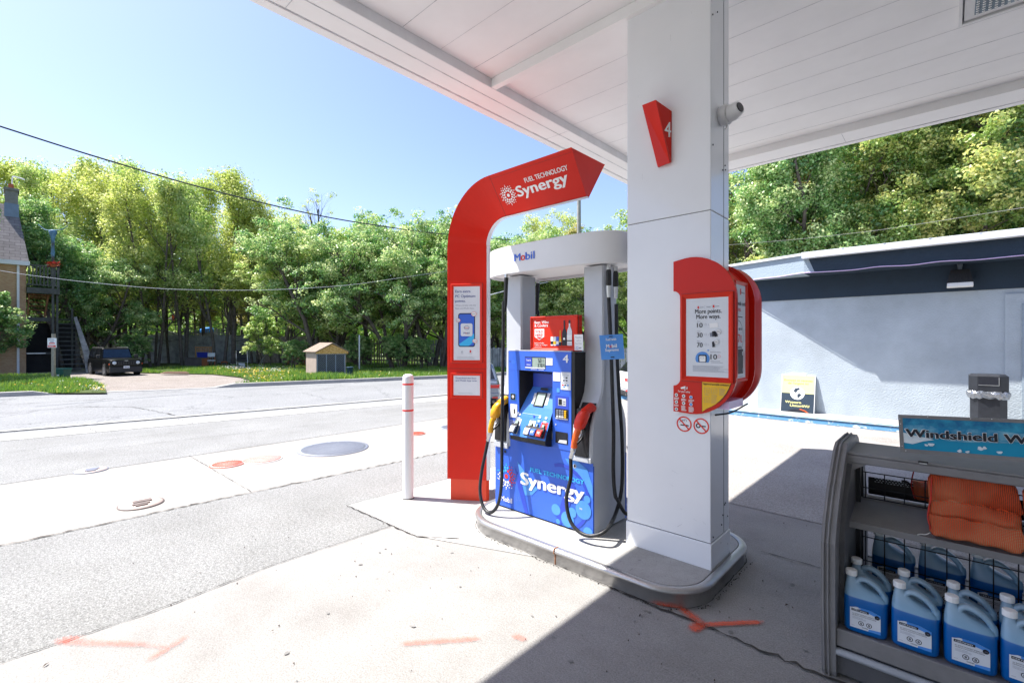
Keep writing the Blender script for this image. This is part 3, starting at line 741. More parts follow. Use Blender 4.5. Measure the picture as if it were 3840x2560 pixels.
# poster frames
def framed(parent, O, u, v, x0, y0, x1, y1, w, name="poster_frame", deep=.012):
    b = MB(); O = Vector(O); u = Vector(u).normalized(); v = Vector(v).normalized(); n = u.cross(v)
    P = lambda x, y, h: tuple(O + u * x + v * y + n * h)
    for (ax_, ay, bx, by) in ((x0, y1, x1, y1), (x1, y1, x1, y0), (x1, y0, x0, y0), (x0, y0, x0, y1)):
        sx = 1 if ax_ == x0 else -1; sy = 1 if ay == y0 else -1; ex = 1 if bx == x0 else -1; ey = 1 if by == y0 else -1
        o1, o2 = P(ax_, ay, deep), P(bx, by, deep); q1, q2 = P(ax_ + sx * w * .25, ay + sy * w * .25, deep * 1.25), P(bx + ex * w * .25, by + ey * w * .25, deep * 1.25)
        i1, i2 = P(ax_ + sx * w, ay + sy * w, .003), P(bx + ex * w, by + ey * w, .003)
        b0, b1 = P(ax_, ay, -.002), P(bx, by, -.002)
        b.add([b0, b1, o2, o1, q1, q2, i1, i2], [(0, 1, 2, 3), (3, 2, 5, 4), (4, 5, 7, 6)], 0)
    fr = b.build(name, "red_frame", parent)
    g = MB(); e = .003
    for r in ((x0 - e, y0 - e, x1 + e, y0), (x0 - e, y1, x1 + e, y1 + e), (x0 - e, y0, x0, y1), (x1, y0, x1 + e, y1)):
        g.add([P(r[0], r[1], .0012), P(r[2], r[1], .0012), P(r[2], r[3], .0012), P(r[0], r[3], .0012)], [(0, 1, 2, 3)])
    g.build("frame_gap", "groove", parent)
    return fr
PM = ["poster_white", "navy_print", "print_white", "cyan_print", "print_red", "ink_grey", "blue_paint", "ink"]
framed(ar, FO, FU, (0, 0, 1), .035, 1.385, .360, 2.180, .028)
pb = MB(); f = Face(pb, FO, FU, (0, 0, 1), .003)
f.rect(.060, 1.412, .334, 2.152, 0)
f.text("Earn extra", .081, 2.092, .026, 1, w=.155, k=1, bold=.02)
f.text("PC Optimum", .081, 2.043, .027, 1, w=.205, k=1, bold=.02)
f.text("points.", .081, 1.996, .024, 1, w=.105, k=1, bold=.02)
f.text("When you pay with the", .081, 1.957, .013, 5, w=.212, k=1, bold=.0)
f.text("Esso and Mobil App", .081, 1.927, .013, 5, w=.19, k=1, bold=.0)
f.rrect(.110, 1.546, .283, 1.884, .022, 7, 1); f.rrect(.118, 1.556, .275, 1.874, .016, 6, 2)
f.poly([(.118, 1.572), (.275, 1.68), (.275, 1.60), (.22, 1.556), (.134, 1.556)], 3, 3); f.rect(.122, 1.57, .271, 1.68, 0, 4) if False else None
f.rrect(.137, 1.653, .258, 1.781, .016, 0, 4)
f.ring(.198, 1.738, .024, .028, 1, 5, 24, ys=.7); f.text("Esso", .198, 1.731, .013, 4, w=.036, k=5, align='c', bold=.02)
f.text("M", .167, 1.676, .018, 1, k=5, bold=.03, w=.019); f.text("o", .188, 1.676, .018, 4, k=5, bold=.03, w=.011); f.text("bil", .201, 1.676, .018, 1, k=5, bold=.03, w=.026)
for (x, y, r) in ((.272, 1.874, .024), (.112, 1.812, .020), (.282, 1.605, .021)):
    f.ring(x, y, 0.0001, r, 2, 5, 20, ys=.85); f.ring(x, y, r, r + .003, 4, 5, 20, ys=.85); f.text("pts", x, y - .006, .013, 5, w=r * 1.3, k=6, align='c', bold=.02)
f.ring(.15, 1.495, .006, .009, 5, 1, 10); f.rect(.228, 1.488, .243, 1.512, 4, 1); f.rect(.215, 1.478, .256, 1.480, 5, 1); f.rect(.135, 1.478, .165, 1.480, 5, 1)
f.lines(.095, 1.447, .31, 4, .008, .0012, 5, 1, 3)
pb.build("app_poster", PM, ar)
framed(ar, FO, FU, (0, 0, 1), .035, 1.032, .360, 1.285, .027)
pb = MB(); f = Face(pb, FO, FU, (0, 0, 1), .003)
f.rect(.061, 1.060, .334, 1.257, 0)
f.text("Download the Esso", .084, 1.225, .016, 1, w=.212, k=1, bold=.015); f.text("and Mobil App now.", .084, 1.200, .016, 1, w=.222, k=1, bold=.015)
f.lines(.11, 1.085, .29, 2, .006, .001, 5, 1, 3)
pb.build("download_poster", PM, ar)

# ================================================================ FUEL DISPENSER
DM = ["blue_paint", "blue_dark", "blue_light", "cyan_print", "print_white", "print_red", "ink", "silver_paint", "lcd", "black_plastic", "poster_white"]
dp = thing("fuel_dispenser", "blue and silver fuel pump with a white oval crown and two hanging front hoses", "fuel pump", (-2.5, YC, ZI))
YF = 3.04
YBk = 2 * YC - YF
XL, XR_ = -3.03, -1.985
# lower cabinet
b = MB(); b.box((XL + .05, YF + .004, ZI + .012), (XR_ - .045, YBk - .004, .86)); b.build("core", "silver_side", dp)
b = MB(); b.box((XL + .03, YF + .03, ZI - .002), (XR_ - .03, YBk - .03, ZI + .02)); b.build("foot", "black_plastic", dp)
for s in (0, 1):
    y = YF if s == 0 else YBk
    b = MB(); n = -1 if s == 0 else 1
    b.add([(XL, y, ZI + .012), (XR_ + .002, y, ZI + .012), (XR_ + .002, y, .672), (-2.185, y, .672), (-2.185, y, .745), (-2.86, y, .735), (-2.86, y, .655), (XL, y, .650)], [tuple(range(8))] if s == 0 else [tuple(range(8))[::-1]], 0)
    # thickness rim
    b.box((XL, y - n * .001, ZI + .012), (XR_ + .0015, y - n * .018, .649))
    f = Face(b, (XL, y, 0), (1, 0, 0), (0, 0, 1), .0015) if s == 0 else Face(b, (XR_, y, 0), (-1, 0, 0), (0, 0, 1), .0015)
    W = XR_ - XL
    # swoosh artwork
    f.poly([(0, .127), (W, .127), (W, .30), (.6, .20), (.25, .19), (0, .24)], 2, 0) if False else None
    f.poly([(.27, .56), (.40, .445), (.46, .40), (.50, .36), (.44, .30), (.36, .28), (.33, .36)], 2, 1)
    f.poly([(.24, .5), (.30, .42), (.35, .30), (.40, .127), (.36, .128), (.28, .33)], 1, 1.35)
    f.poly([(W - .26, .67), (W - .14, .67), (W - .05, .62), (W, .50), (W, .40), (W - .10, .53), (W - .2, .6)], 2, 1.7)
    f.poly([(W - .36, .127), (W - .30, .127), (W - .22, .28), (W - .16, .46), (W - .2, .5), (W - .28, .36)], 1, 2.05)
    f.ring(W - .285, .36, .235, .262, 1, 2.4, 20, -1.1, 1.9)
    for (x, y_, r) in ((W - .085, .30, .072), (W - .19, .255, .04), (W - .235, .19, .062), (W - .05, .39, .03), (W - .35, .24, .045), (W - .04, .135, .045), (W - .33, .15, .02)): 
        if y_ - r > .127 and x + r < W: f.disc(x, y_, r, 2, 2.8 + y_ * .9 + x * .3, 22)
        else: f.poly([(min(W, x + r * math.cos(a)), max(.128, y_ + r * math.sin(a))) for a in [i * PI / 11 for i in range(22)]], 2, 2.8 + y_ * .9 + x * .3)
    f.text("Synergy", .318, .372, .108, 4, w=.648, k=5, bold=.07)
    f.text("FUEL TECHNOLOGY", .423, .499, .036, 3, w=.545, k=5, bold=.06)
    f.text("TM", .925, .298, .014, 4, k=5, bold=.03)
    f.text("Mobil", .075, .176, .046, 4, w=.135, k=5, bold=.05)
    burst(f, .138, .40, .115, (5, 5, 3, 4), 1.0)
    f.disc(.125, .62, .013, 6, 4, 14); f.disc(W - .165, .625, .016, 7, 4, 14); f.disc(W - .165, .625, .010, 6, 5, 14)
    b.build("front_panel" if s == 0 else "rear_panel", DM, dp)
    for q in ((.13, .25, .0, .23),): pass
# side columns (sail shaped)
prof = [(.130, 3.046), (.672, 3.046), (.676, 3.028), (.70, 3.028), (.86, 3.030), (.95, 3.040), (1.02, 3.066), (1.09, 3.105), (1.15, 3.145), (1.20, 3.170), (1.28, 3.186), (1.56, 3.190), (2.2, 3.190)]
for x0, x1 in ((-2.165, XR_), (-3.03, -2.845)):
    b = MB(); rings = []
    for z, yf in prof:
        yb = 2 * YC - yf; xa = x0 if z > .75 or x1 < -2.5 else x0
        c = .012
        rings.append([(x0, yf, z), (x1 - c, yf, z), (x1, yf + c, z), (x1, yb - c, z), (x1 - c, yb, z), (x0, yb, z)])
    b.loft(rings, 0, smooth=True)
    o = b.build("side_column", ["silver_paint"], dp); e = o.modifiers.new("edges", 'EDGE_SPLIT'); e.split_angle = math.radians(35)
b = MB(); f = Face(b, (XR_, YC, 0), (0, 1, 0), (0, 0, 1), .0012)
for i in range(11):
    for j in range(9):
        y_, z = -.13 + .031 * j + (.0155 if i % 2 else 0), .93 + .037 * i
        r = .0105 - .0007 * abs(i - 3)
        if i < 3 or abs(y_) < .13 - .004 * i: f.disc(y_, z, r, 0, 0, 10)
b.build("dot_pattern", "silver_paint", dp)
# upper computer head
ux0, ux1, uz0, uz1, ud = -2.862, -2.182, .735, 1.518, YF + .0
b = MB()
rx0, rx1, rz0, rz1 = -2.735, -2.370, .80, 1.352
yh = YF - .004
for a_, c_ in (((ux0, rz1), (ux1, uz1)), ((ux0, uz0), (rx0, rz1)), ((rx1, uz0), (ux1, rz1)), ((rx0, uz0), (rx1, rz0))):
    b.box((a_[0], yh, a_[1]), (c_[0], yh + .02, c_[1]))
b.box((ux0 + .004, yh + .135, 1.2), (ux1 - .004, 2 * YC - yh, uz1 - .003), 1)
b.box((ux0 + .004, yh + .02, rz1 + .002), (ux1 - .004, yh + .135, uz1 - .003), 1)
b.box((ux0 + .004, yh + .19, .74), (ux1 - .004, 2 * YC - yh, 1.2), 1)
b.box((ux0, yh - .001, uz1), (ux1, yh + .02, uz1 + .008), 2)
b.build("head_bezel", ["blue_paint", "black_plastic", "silver_paint"], dp, bevel=.0015)
b = MB(); b.box((ux1 + .001, yh + .004, .66), (ux1 + .03, 2 * YC - yh - .004, uz1 - .004)); b.build("head_side", "black_plastic", dp); b = MB(); b.box((ux0 - .012, yh + .01, .66), (ux0 - .001, 2 * YC - yh - .01, uz1 - .004)); b.build("head_side", "black_plastic", dp)
# recess box and tongue
b = MB()
b.quad((rx0, yh + .001, rz1), (rx1, yh + .001, rz1), (rx1 - .01, yh + .13, rz1 - .03), (rx0 + .05, yh + .13, rz1 - .03), 0)
b.quad((rx0 + .05, yh + .13, 1.20), (rx1 - .01, yh + .13, 1.20), (rx1 - .01, yh + .13, rz1 - .03), (rx0 + .05, yh + .13, rz1 - .03), 1)
b.quad((rx0, yh + .001, .82), (rx0 + .05, yh + .13, 1.20), (rx0 + .05, yh + .13, rz1 - .03), (rx0, yh + .001, rz1), 0)
b.quad((rx1, yh + .001, .82), (rx1, yh + .001, rz1), (rx1 - .01, yh + .13, rz1 - .03), (rx1 - .01, yh + .13, 1.20), 0)
b.build("recess", ["black_plastic", "blue_dark"], dp)
tg0, tg1 = Vector((0, yh + .128, 1.205)), Vector((0, yh - .085, .800))
b = MB()
xl0, xl1 = rx0 + .045, rx0 - .028
def tp(t, bulge=0): 
    p = tg0.lerp(tg1, t); return p.y - bulge * math.sin(PI * min(1, t * 1.0)) * .02, p.z
secs = []
for t_ in (0, .2, .4, .6, .8, 1.0):
    y, z = tp(t_, 1); xl = xl0 + (xl1 - xl0) * t_; xr = rx1 - .008 - .0 * t_
    secs.append(((xl, y, z), (xr, y, z)))
for A_, B_ in zip(secs[:-1], secs[1:]): b.add([A_[0], A_[1], B_[1], B_[0]], [(0, 3, 2, 1)], 0)
yb_, zb_ = secs[-1][0][1], secs[-1][0][2]
b.loft([[(xl1, yb_, zb_), (rx1 - .008, yb_, zb_)], [(xl1 + .01, yb_ + .005, zb_ - .035), (rx1 - .012, yb_ + .005, zb_ - .035)], [(xl1 + .05, yb_ + .05, zb_ - .055), (rx1 - .02, yb_ + .05, zb_ - .055)], [(xl1 + .06, yh, zb_ - .06), (rx1 - .02, yh, zb_ - .06)]], 1, smooth=False, cap=False, closed=False)
for s_, k in ((0, xl1), (1, rx1)):
    pts = [q[s_] for q in secs] + [(secs[-1][s_][0], yb_ + .005, zb_ - .035), (secs[-1][s_][0], yh, zb_ - .06), (secs[-1][s_][0] if s_ else rx0 + .01, yh, 1.0)]
    b.add(pts, [tuple(range(len(pts)))] if s_ else [tuple(range(len(pts)))[::-1]], 1)
b.build("control_console", ["console_blue", "black_plastic"], dp)
sl = (tg1 - tg0); L_ = sl.length; vv = -sl.normalized()
b = MB(); f = Face(b, (rx0, tg1.y - .001, tg1.z), (1, 0, 0), vv, .014)
CM = ["print_white", "black_plastic", "lcd", "ink_grey", "blue_paint", "print_red", "silver_paint", "blue_dark"]
f.rect(.105, L_ - .185, .135, L_ - .065, 0); f.rect(.245, L_ - .18, .275, L_ - .055, 0)
f.rect(.135, L_ - .185, .245, L_ - .055, 1, 1); f.rect(.158, L_ - .178, .240, L_ - .066, 2, 2)
f.rect(.16, L_ - .035, .24, L_ - .012, 1, 1)
for i in range(4): f.disc(.118, L_ - .165 + .027 * i, .004, 3, 1, 8); f.disc(.262, L_ - .158 + .027 * i, .004, 3, 1, 8)
for x0, x1, m in ((-.012, .058, 6), (.150, .215, 0), (.220, .275, 4), (.280, .345, 5)):
    f.rect(x0, .012, x1, .205, m, 0)
    f.rect(x0 + .018, .098, x1 - .018, .128, 1, 1); f.rect(x0 + .022, .101, x1 - .020, .124, 2, 2)
    f.disc((x0 + x1) / 2, .185, .011, 7 if m == 0 else 0, 1, 12)
    f.lines(x0 + .015, .155, x1 - .015, 2, .01, .003, 3 if m == 0 else 0, 1, 2)
f.lines(.05, .20, .33, 1, .1, .0015, 0, 1)
b.build("console_print", CM, dp)
for k, (x, m, s_) in enumerate(((.020, 6, ""), (.180, 0, "87"), (.246, 4, "89"), (.312, 5, "91"))):
    b = MB(); O = Vector((rx0 + x, tg1.y - .012, tg1.z + .018)); n = Vector((1, 0, 0)).cross(vv)
    u = Vector((1, 0, 0))
    def bp(a, c, h): return tuple(O + u * a + vv * c + n * h)
    b.loft([[bp(-.032, -.0, .004), bp(.032, -.0, .004), bp(.034, .085, .004), bp(-.034, .085, .004)], [bp(-.030, -.002, .03), bp(.030, -.002, .03), bp(.032, .083, .022), bp(-.032, .083, .022)]], 1, smooth=False)
    b.loft([[bp(-.026, .004, .031), bp(.026, .004, .031), bp(.028, .062, .028), bp(-.028, .062, .028)], [bp(-.022, .008, .040), bp(.022, .008, .040), bp(.024, .056, .037), bp(-.024, .056, .037)]], 0, smooth=False)
    if s_:
        f = Face(b, O + n * .0395, u, vv, .003); f.text(s_, 0, .022, .022, 2, align='c', bold=.03)
    b.build("grade_button", [CM[m], "black_plastic", "navy_print" if m == 0 else "print_white"], dp, bevel=.003)
# display, stickers, keypad, reader, printer
b = MB(); f = Face(b, (0, yh, 0), (1, 0, 0), (0, 0, 1), .0016)
f.rect(-2.668, 1.372, -2.440, 1.470, 9); f.rect(-2.664, 1.384, -2.590, 1.464, 1, 1); f.rect(-2.583, 1.384, -2.446, 1.462, 8, 1)
f.rect(-2.664, 1.374, -2.444, 1.383, 10, 2)
f.text("Total $", -2.652, 1.434, .014, 4, w=.05, k=2, bold=.03); f.text("Litres", -2.645, 1.398, .013, 4, w=.042, k=2, bold=.03)
def seg7(f, s, x, y, h, m, k):
    w = h * .5; t_ = h * .12
    SG = {'0': 'abcdef', '5': 'acdfg', '1': 'bc', '3': 'abcdg', '7': 'abc', '6': 'acdefg', '4': 'bcfg'}
    for ch in s:
        if ch == '.': f.rect(x - t_, y, x, y + t_, m, k); continue
        for c in SG[ch]:
            r = {'a': (0, h - t_, w, h), 'd': (0, 0, w, t_), 'g': (0, h / 2 - t_ / 2, w, h / 2 + t_ / 2), 'f': (0, h / 2, t_, h), 'b': (w - t_, h / 2, w, h), 'e': (0, 0, t_, h / 2), 'c': (w - t_, 0, w, h / 2)}[c]
            f.rect(x + r[0], y + r[1], x + r[2], y + r[3], m, k)
        x += w + h * .18
seg7(f, "5.01", -2.520, 1.426, .030, 6, 3); seg7(f, "3.764", -2.525, 1.388, .028, 6, 3)
f.rect(-2.436, 1.405, -2.368, 1.463, 4, 1)
for i in range(3): f.rect(-2.430, 1.419 + .014 * i, -2.374, 1.421 + .014 * i, 9, 2)
f.text("4", -2.262, 1.432, .066, 4, w=.052, k=1, bold=.04)
f.disc(-2.843, 1.425, .005, 6, 1, 10); f.lines(-2.82, 1.434, -2.77, 4, .008, .0016, 2, 1)
f.rect(ux0, rz1 + .0, rx0, rz1 + .0022, 1, 2); f.rect(rx1, rz1 + .0, ux1, rz1 + .0022, 1, 2); f.rect(rx1, 1.175, ux1, 1.1765, 1, 2); f.rect(rx1, .960, ux1, .962, 1, 2); f.rect(ux0, 1.06, rx0, 1.062, 1, 2)
f.rect(-2.600, 1.363, -2.530, 1.366, 4, 1); f.rect(-2.515, 1.363, -2.46, 1.366, 4, 1)
# stickers
f.rect(-2.362, 1.280, -2.290, 1.352, 4, 1); f.rect(-2.284, 1.215, -2.186, 1.357, 10, 2)
for (x, y, m) in ((-2.262, 1.305, 7), (-2.235, 1.306, 6), (-2.262, 1.283, 6), (-2.235, 1.284, 6), (-2.272, 1.247, 5), (-2.248, 1.247, 6), (-2.222, 1.247, 2), (-2.258, 1.232, 2)): f.rect(x, y, x + .018, y + .011, m, 3)
f.lines(-2.27, 1.343, -2.2, 3, .008, .0012, 6, 3); f.lines(-2.275, 1.271, -2.2, 1, .008, .003, 6, 3)
f.rect(-2.838, .935, -2.757, 1.052, 4, 1); f.rect(-2.795, .97, -2.78, 1.01, 9, 2); f.lines(-2.83, 1.03, -2.80, 4, .015, .001, 6, 2)
f.lines(-2.845, .905, -2.775, 9, .012, .0025, 4, 1, 5)
f.rect(-2.84, 1.085, -2.772, 1.148, 2, 1); f.rect(-2.835, 1.09, -2.777, 1.143, 9, 2); f.ring(-2.806, 1.117, .006, .013, 4, 3, 14)
f.rrect(-2.325, 1.19, -2.295, 1.225, .006, 2, 1)
# reader
f.rect(-2.338, .972, -2.208, 1.162, 1, 0)
f.rect(-2.31, 1.086, -2.232, 1.145, 7, 2); f.rect(-2.305, 1.092, -2.272, 1.138, 9, 3); f.rect(-2.262, 1.10, -2.238, 1.104, 9, 3); f.rect(-2.262, 1.118, -2.238, 1.122, 9, 3)
f.rect(-2.342, .985, -2.210, 1.060, 9, 2); f.rect(-2.335, .976, -2.214, .988, 7, 3)
f.rect(-2.338, .782, -2.215, .875, 9, 1); f.rect(-2.32, .80, -2.228, .862, 6, 2); f.poly([(-2.31, .788), (-2.225, .788), (-2.225, .815), (-2.295, .81)], 10, 3)
f.disc(-2.335, .93, .007, 7, 1, 10)
b.build("bezel_print", DM, dp)
b = MB()
for i in range(4):
    for j in range(4):
        x, z = -2.322 + .026 * i, .993 + .0155 * j
        m = 0 if j and i < 3 else 1 if i < 3 else 2
        b.box((x, yh - .012, z), (x + .018, yh - .002, z + .010), m)
b.build("keypad", ["ink_grey", "print_white", "yellow_print"], dp)
# console side: nozzle boots and nozzles, hoses
def boot(x0, x1, name="nozzle_boot"):
    b = MB()
    def yf(z):
        for (za, ya), (zb2, yb2) in zip(prof[:-1], prof[1:]):
            if za <= z <= zb2: return ya + (yb2 - ya) * (z - za) / (zb2 - za)
        return 3.03
    rows = [(.715, 3.03), (.80, 3.028), (.95, 3.036), (1.04, 3.066), (1.12, 3.118)]
    w = .012
    outer = []
    for z, _ in rows: outer.append([(x0 + .03 * (z - .7), yf(z) - .014, z), (x1 + .0 + .02 * (z - .7), yf(z) - .014, z)])
    for A_, B_ in zip(outer[:-1], outer[1:]): b.add([A_[0], A_[1], B_[1], B_[0]], [(0, 1, 2, 3)], 0)
    for A_, B_ in zip(outer[:-1], outer[1:]):
        for k in (0, 1):
            p, q = A_[k], B_[k]; b.add([p, q, (q[0], q[1] + .03, q[2]), (p[0], p[1] + .03, p[2])], [(0, 1, 2, 3)], 0)
    p, q = outer[-1]; b.add([p, q, (q[0], q[1] + .05, q[2]), (p[0], p[1] + .05, p[2])], [(0, 1, 2, 3)], 0)
    p, q = outer[0]; b.add([p, q, (q[0], q[1] + .02, q[2]), (p[0], p[1] + .02, p[2])], [(0, 1, 2, 3)], 0)
    b.box((x0 + .035, yf(1.0) - .06, .99), (x1 - .02, yf(1.0) + .02, 1.085), 1)
    return b.build(name, ["black_plastic", "rubber"], dp, bevel=.004)
boot(-2.140, -2.015); boot(-3.015, -2.885)
b = MB(); b.box((-2.178, 3.018, .672), (-1.99, 3.035, .712)); b.build("boot_skirt", "silver_paint", dp, bevel=.004); b = MB(); b.box((-3.03, 3.018, .652), (-2.86, 3.035, .700)); b.build("boot_skirt", "silver_paint", dp, bevel=.004)
def nozzle(head, tip, mh, ms, label=None):
    """red head at the boot, sleeve down to the swivel"""
    head, tip = Vector(head), Vector(tip); ax_ = (tip - head).normalized(); L = (tip - head).length
    sd = Vector((1, 0, 0)); fr = ax_.cross(sd).normalized(); fr = fr if fr.y < 0 else -fr
    root = MB()
    def rg(t, a, c, off=0): 
        q = head + ax_ * t + fr * off
        return [tuple(q + sd * a * x + fr * c * y) for x, y in ((-1, -.6), (-.6, -1), (.6, -1), (1, -.6), (1, .6), (.6, 1), (-.6, 1), (-1, .6))]
    root.loft([rg(-.065, .018, .020, -.02), rg(-.055, .034, .036, -.01), rg(-.02, .041, .045, 0), rg(.03, .041, .044, .006), rg(.07, .036, .036, .008), rg(.085, .026, .026, .008)], 0)
    root.tube([head - ax_ * .045 - fr * .01, head - ax_ * .095 - fr * .075, head - ax_ * .08 - fr * .11], [.036, .033, .028], 12, 0)
    nz = root.build("nozzle", [mh], dp)
    b = MB(); b.tube([head + ax_ * .08 + fr * .012, head + ax_ * (L * .55) + fr * .02, head + ax_ * (L * .86) + fr * .012, tip], [.024, .0235, .022, .0245], 14, 0); b.build("sleeve", [ms], nz)
    b = MB(); b.tube([tip, tip + ax_ * .035, tip + ax_ * .04, tip + ax_ * .085, tip + ax_ * .09], [.021, .022, .017, .018, .014], 12, 0)
    b.build("swivel", ["steel"], nz)
    b = MB()
    gp = catmull([head + ax_ * .06 - fr * .03, head + ax_ * .10 - fr * .075, head + ax_ * (L * .7) - fr * .07, head + ax_ * (L * .95) - fr * .012], 5); b.tube(gp, .008, 6, 0)
    b.tube(catmull([head + ax_ * .08 - fr * .02, head + ax_ * .12 - fr * .045, head + ax_ * (L * .68) - fr * .035], 5), .006, 6, 1)
    b.build("lever_guard", ["black_plastic", "steel"], nz)
    f = MB(); F_ = Face(f, head + fr * .046 + ax_ * .02, sd, -ax_, .0015); F_.ring(0, 0, .013, .016, 0, 0, 16, ys=.6); F_.rect(-.01, -.003, .01, .003, 0); f.build("badge", ["print_white"], nz)
    return tip + ax_ * .09
e1 = nozzle((-2.030, 2.965, 1.020), (-2.085, 2.935, .800), "nozzle_red", "nozzle_orange")
e2 = nozzle((-2.930, 2.965, 1.005), (-2.985, 2.935, .800), "nozzle_yellow", "nozzle_yellow")
e3 = Vector((-2.03, 2 * YC - 2.93, .70))
def hose(pts, r=.0145, name="hose"):
    b = MB(); b.tube(catmull(pts, 8), r, 10, 0); return b.build(name, "rubber", dp)
zr = 2.17
hose([e1, onY(2140, 1790, 2.925), onY(2124, 1870, 2.905), onY(2138, 1950, 2.90), onY(2175, 1995, 2.90), onY(2222, 2008, 2.915), onY(2275, 1985, 2.985), onX(2312, 1915, -1.915), onX(2332, 1820, -1.90), onX(2333, 1650, -1.90), onX(2322, 1480, -1.915), onX(2313, 1300, -1.93), onX(2311, 1140, -1.93)])
hose([(-1.93, 3.176, 1.95), onX(2289, 1250, -1.93), onX(2296, 1450, -1.92), onX(2301, 1620, -1.91), onX(2300, 1760, -1.91), onX(2306, 1850, -1.91), (-1.90, 3.26, .36), (-1.89, 3.36, .235), (-1.88, 3.47, .22), (-1.9, 3.60, .30), (-1.98, 3.665, .5), e3])
hose([e2, onY(1822, 1690, 2.915), onY(1806, 1770, 2.88), onY(1800, 1840, 2.85), onY(1812, 1898, 2.825), onY(1838, 1921, 2.82), onY(1866, 1893, 2.84), onY(1880, 1820, 2.87), onY(1882, 1700, 2.91), onY(1884, 1500, 2.94), onY(1887, 1300, 2.96), onY(1888, 1130, 2.985)])
hose([(-2.91, 3.50, 1.9), (-2.93, 3.56, 1.5), (-3.0, 3.60, .9), (-3.05, 3.62, .35), (-3.0, 3.64, .2), (-2.95, 3.62, .3), (-2.95, 3.62, .7)])
# breakaway couplings hanging under the crown
for p in ((-1.93, 3.280), (-1.93, 3.176), (-2.855, 3.00), (-2.91, 3.50)):
    b = MB()
    z0 = 2.19
    if p[0] > -2: b.tube([(p[0], p[1], z0), (p[0], p[1], z0 - .035)], .017, 10, 1); b.tube([(p[0], p[1], z0 - .035), (p[0], p[1], z0 - .05), (p[0], p[1], z0 - .15), (p[0], p[1], z0 - .16)], [.015, .020, .022, .016], 12, 0); b.tube([(p[0], p[1], z0 - .16), (p[0], p[1], z0 - .20), (p[0], p[1], z0 - .25)], [.021, .019, .015], 12, 1); 
    else: b.tube([(p[0], p[1], z0), (p[0], p[1], z0 - .03)], .016, 10, 1); b.tube([(p[0], p[1], z0 - .03), (p[0] - .004, p[1] - .008, z0 - .26), (p[0] - .008, p[1] - .014, z0 - .33)], [.019, .017, .014], 12, 0)
    b.build("hose_coupling", ["rubber", "steel"], dp)
# oval crown
def oval(off, z, n=72, cx=-2.4975, a=.7145, bb=.306, ex=3.3):
    out = []
    for i in range(n):
        t_ = 2 * PI * i / n; c, s_ = math.cos(t_), math.sin(t_)
        out.append((cx + (a + off) * math.copysign(abs(c) ** (2 / ex), c), YC + (bb + off) * math.copysign(abs(s_) ** (2 / ex), s_), z))
    return out
b = MB()
b.loft([oval(-.01, 2.187), oval(0, 2.195), oval(0, 2.426), oval(-.008, 2.434), oval(-.03, 2.434)], 0, cap=False)
b.loft([oval(-.01, 2.187), oval(-.018, 2.187), oval(-.02, 2.215)], 0, cap=False)
o = b.build("crown", ["white_paint"], dp); e = o.modifiers.new("edges", 'EDGE_SPLIT'); e.split_angle = math.radians(30)
b = MB(); b.add(oval(-.019, 2.212), [tuple(range(72))[::-1]]); b.add(oval(-.03, 2.4335), [tuple(range(72))]); b.build("crown_soffit", ["soffit_white"], dp)
b = MB(); yfr = YC - .3065
f = Face(b, (-2.745, yfr - .0005, 2.288), (1, 0, 0), (0, 0, 1), .002)
f.text("M", .0, .0, .066, 0, w=.068, bold=.04); f.text("o", .075, 0, .066, 1, w=.046, bold=.05); f.text("bil", .128, 0, .066, 0, w=.098, bold=.04)
b.build("crown_lettering", ["blue_paint", "print_red"], dp)
b = MB(); b.box((-2.845, YC - .05, 1.52), (-2.82, YC + .05, 1.8)) if False else None
# inner faces of the columns carry a darker silver
b = MB(); b.box((-2.8445, 3.20, 1.525), (-2.842, 3.38, 2.19)); b.build("inner_face", "silver_side", dp); b = MB(); b.box((-2.168, 3.20, 1.525), (-2.1655, 3.38, 2.19)); b.build("inner_face", "silver_side", dp)

# things hung on the pump
ad = thing("framed_advert", "red framed drinks advert with two bottles and cans standing on top of the pump", "advert", (-2.41, 3.12, 1.52))
ax0, ax1, az0, az1 = -2.661, -2.166, 1.522, 1.812; ay = 3.11
framed(ad, (ax0, ay, az0), (1, 0, 0), (0, 0, 1), 0, 0, ax1 - ax0, az1 - az0, .022, "frame", .012)
b = MB(); b.box((ax0, ay + .001, az0), (ax1, ay + .05, az1)); b.build("back_box", "red_frame", ad)
b = MB(); f = Face(b, (ax0, ay, az0), (1, 0, 0), (0, 0, 1), .003); w, h = ax1 - ax0, az1 - az0
f.rect(.02, .02, w - .02, h - .02, 0)
f.text("Beer, Wine", .042, h - .060, .024, 1, w=.155, k=1, bold=.045); f.text("& Coolers", .042, h - .088, .024, 1, w=.145, k=1, bold=.045)
f.poly([(.042, .118), (.148, .118), (.148, h - .105), (.042, h - .105)], 1, 1); f.poly([(.042, .118), (.095, .09), (.148, .118)], 1, 1); f.poly([(.062, .115), (.095, .098), (.128, .115)], 0, 2)
f.text("SOLD", .052, h - .137, .024, 0, w=.084, k=2, bold=.02); f.text("HERE!", .052, h - .168, .024, 0, w=.084, k=2, bold=.02)
f.text("Hours of sale:", .042, .060, .011, 1, w=.104, k=1, bold=.05); f.text("7:00am to 11:00pm", .042, .043, .011, 1, w=.14, k=1, bold=.05); f.rect(.042, .03, .12, .032, 1, 1)
def bottle(x, y0, wb, hb, hn, m, lab=None, k=2, neck=.3):
    f.poly([(x - wb, y0), (x + wb, y0), (x + wb, y0 + hb), (x + wb * .75, y0 + hb + .018), (x + wb * neck, y0 + hb + .04), (x + wb * neck, y0 + hn), (x - wb * neck, y0 + hn), (x - wb * neck, y0 + hb + .04), (x - wb * .75, y0 + hb + .018), (x - wb, y0 + hb)], m, k)
    if lab is not None: f.rect(x - wb, y0 + hb * .2, x + wb, y0 + hb * .75, lab, k + 1)
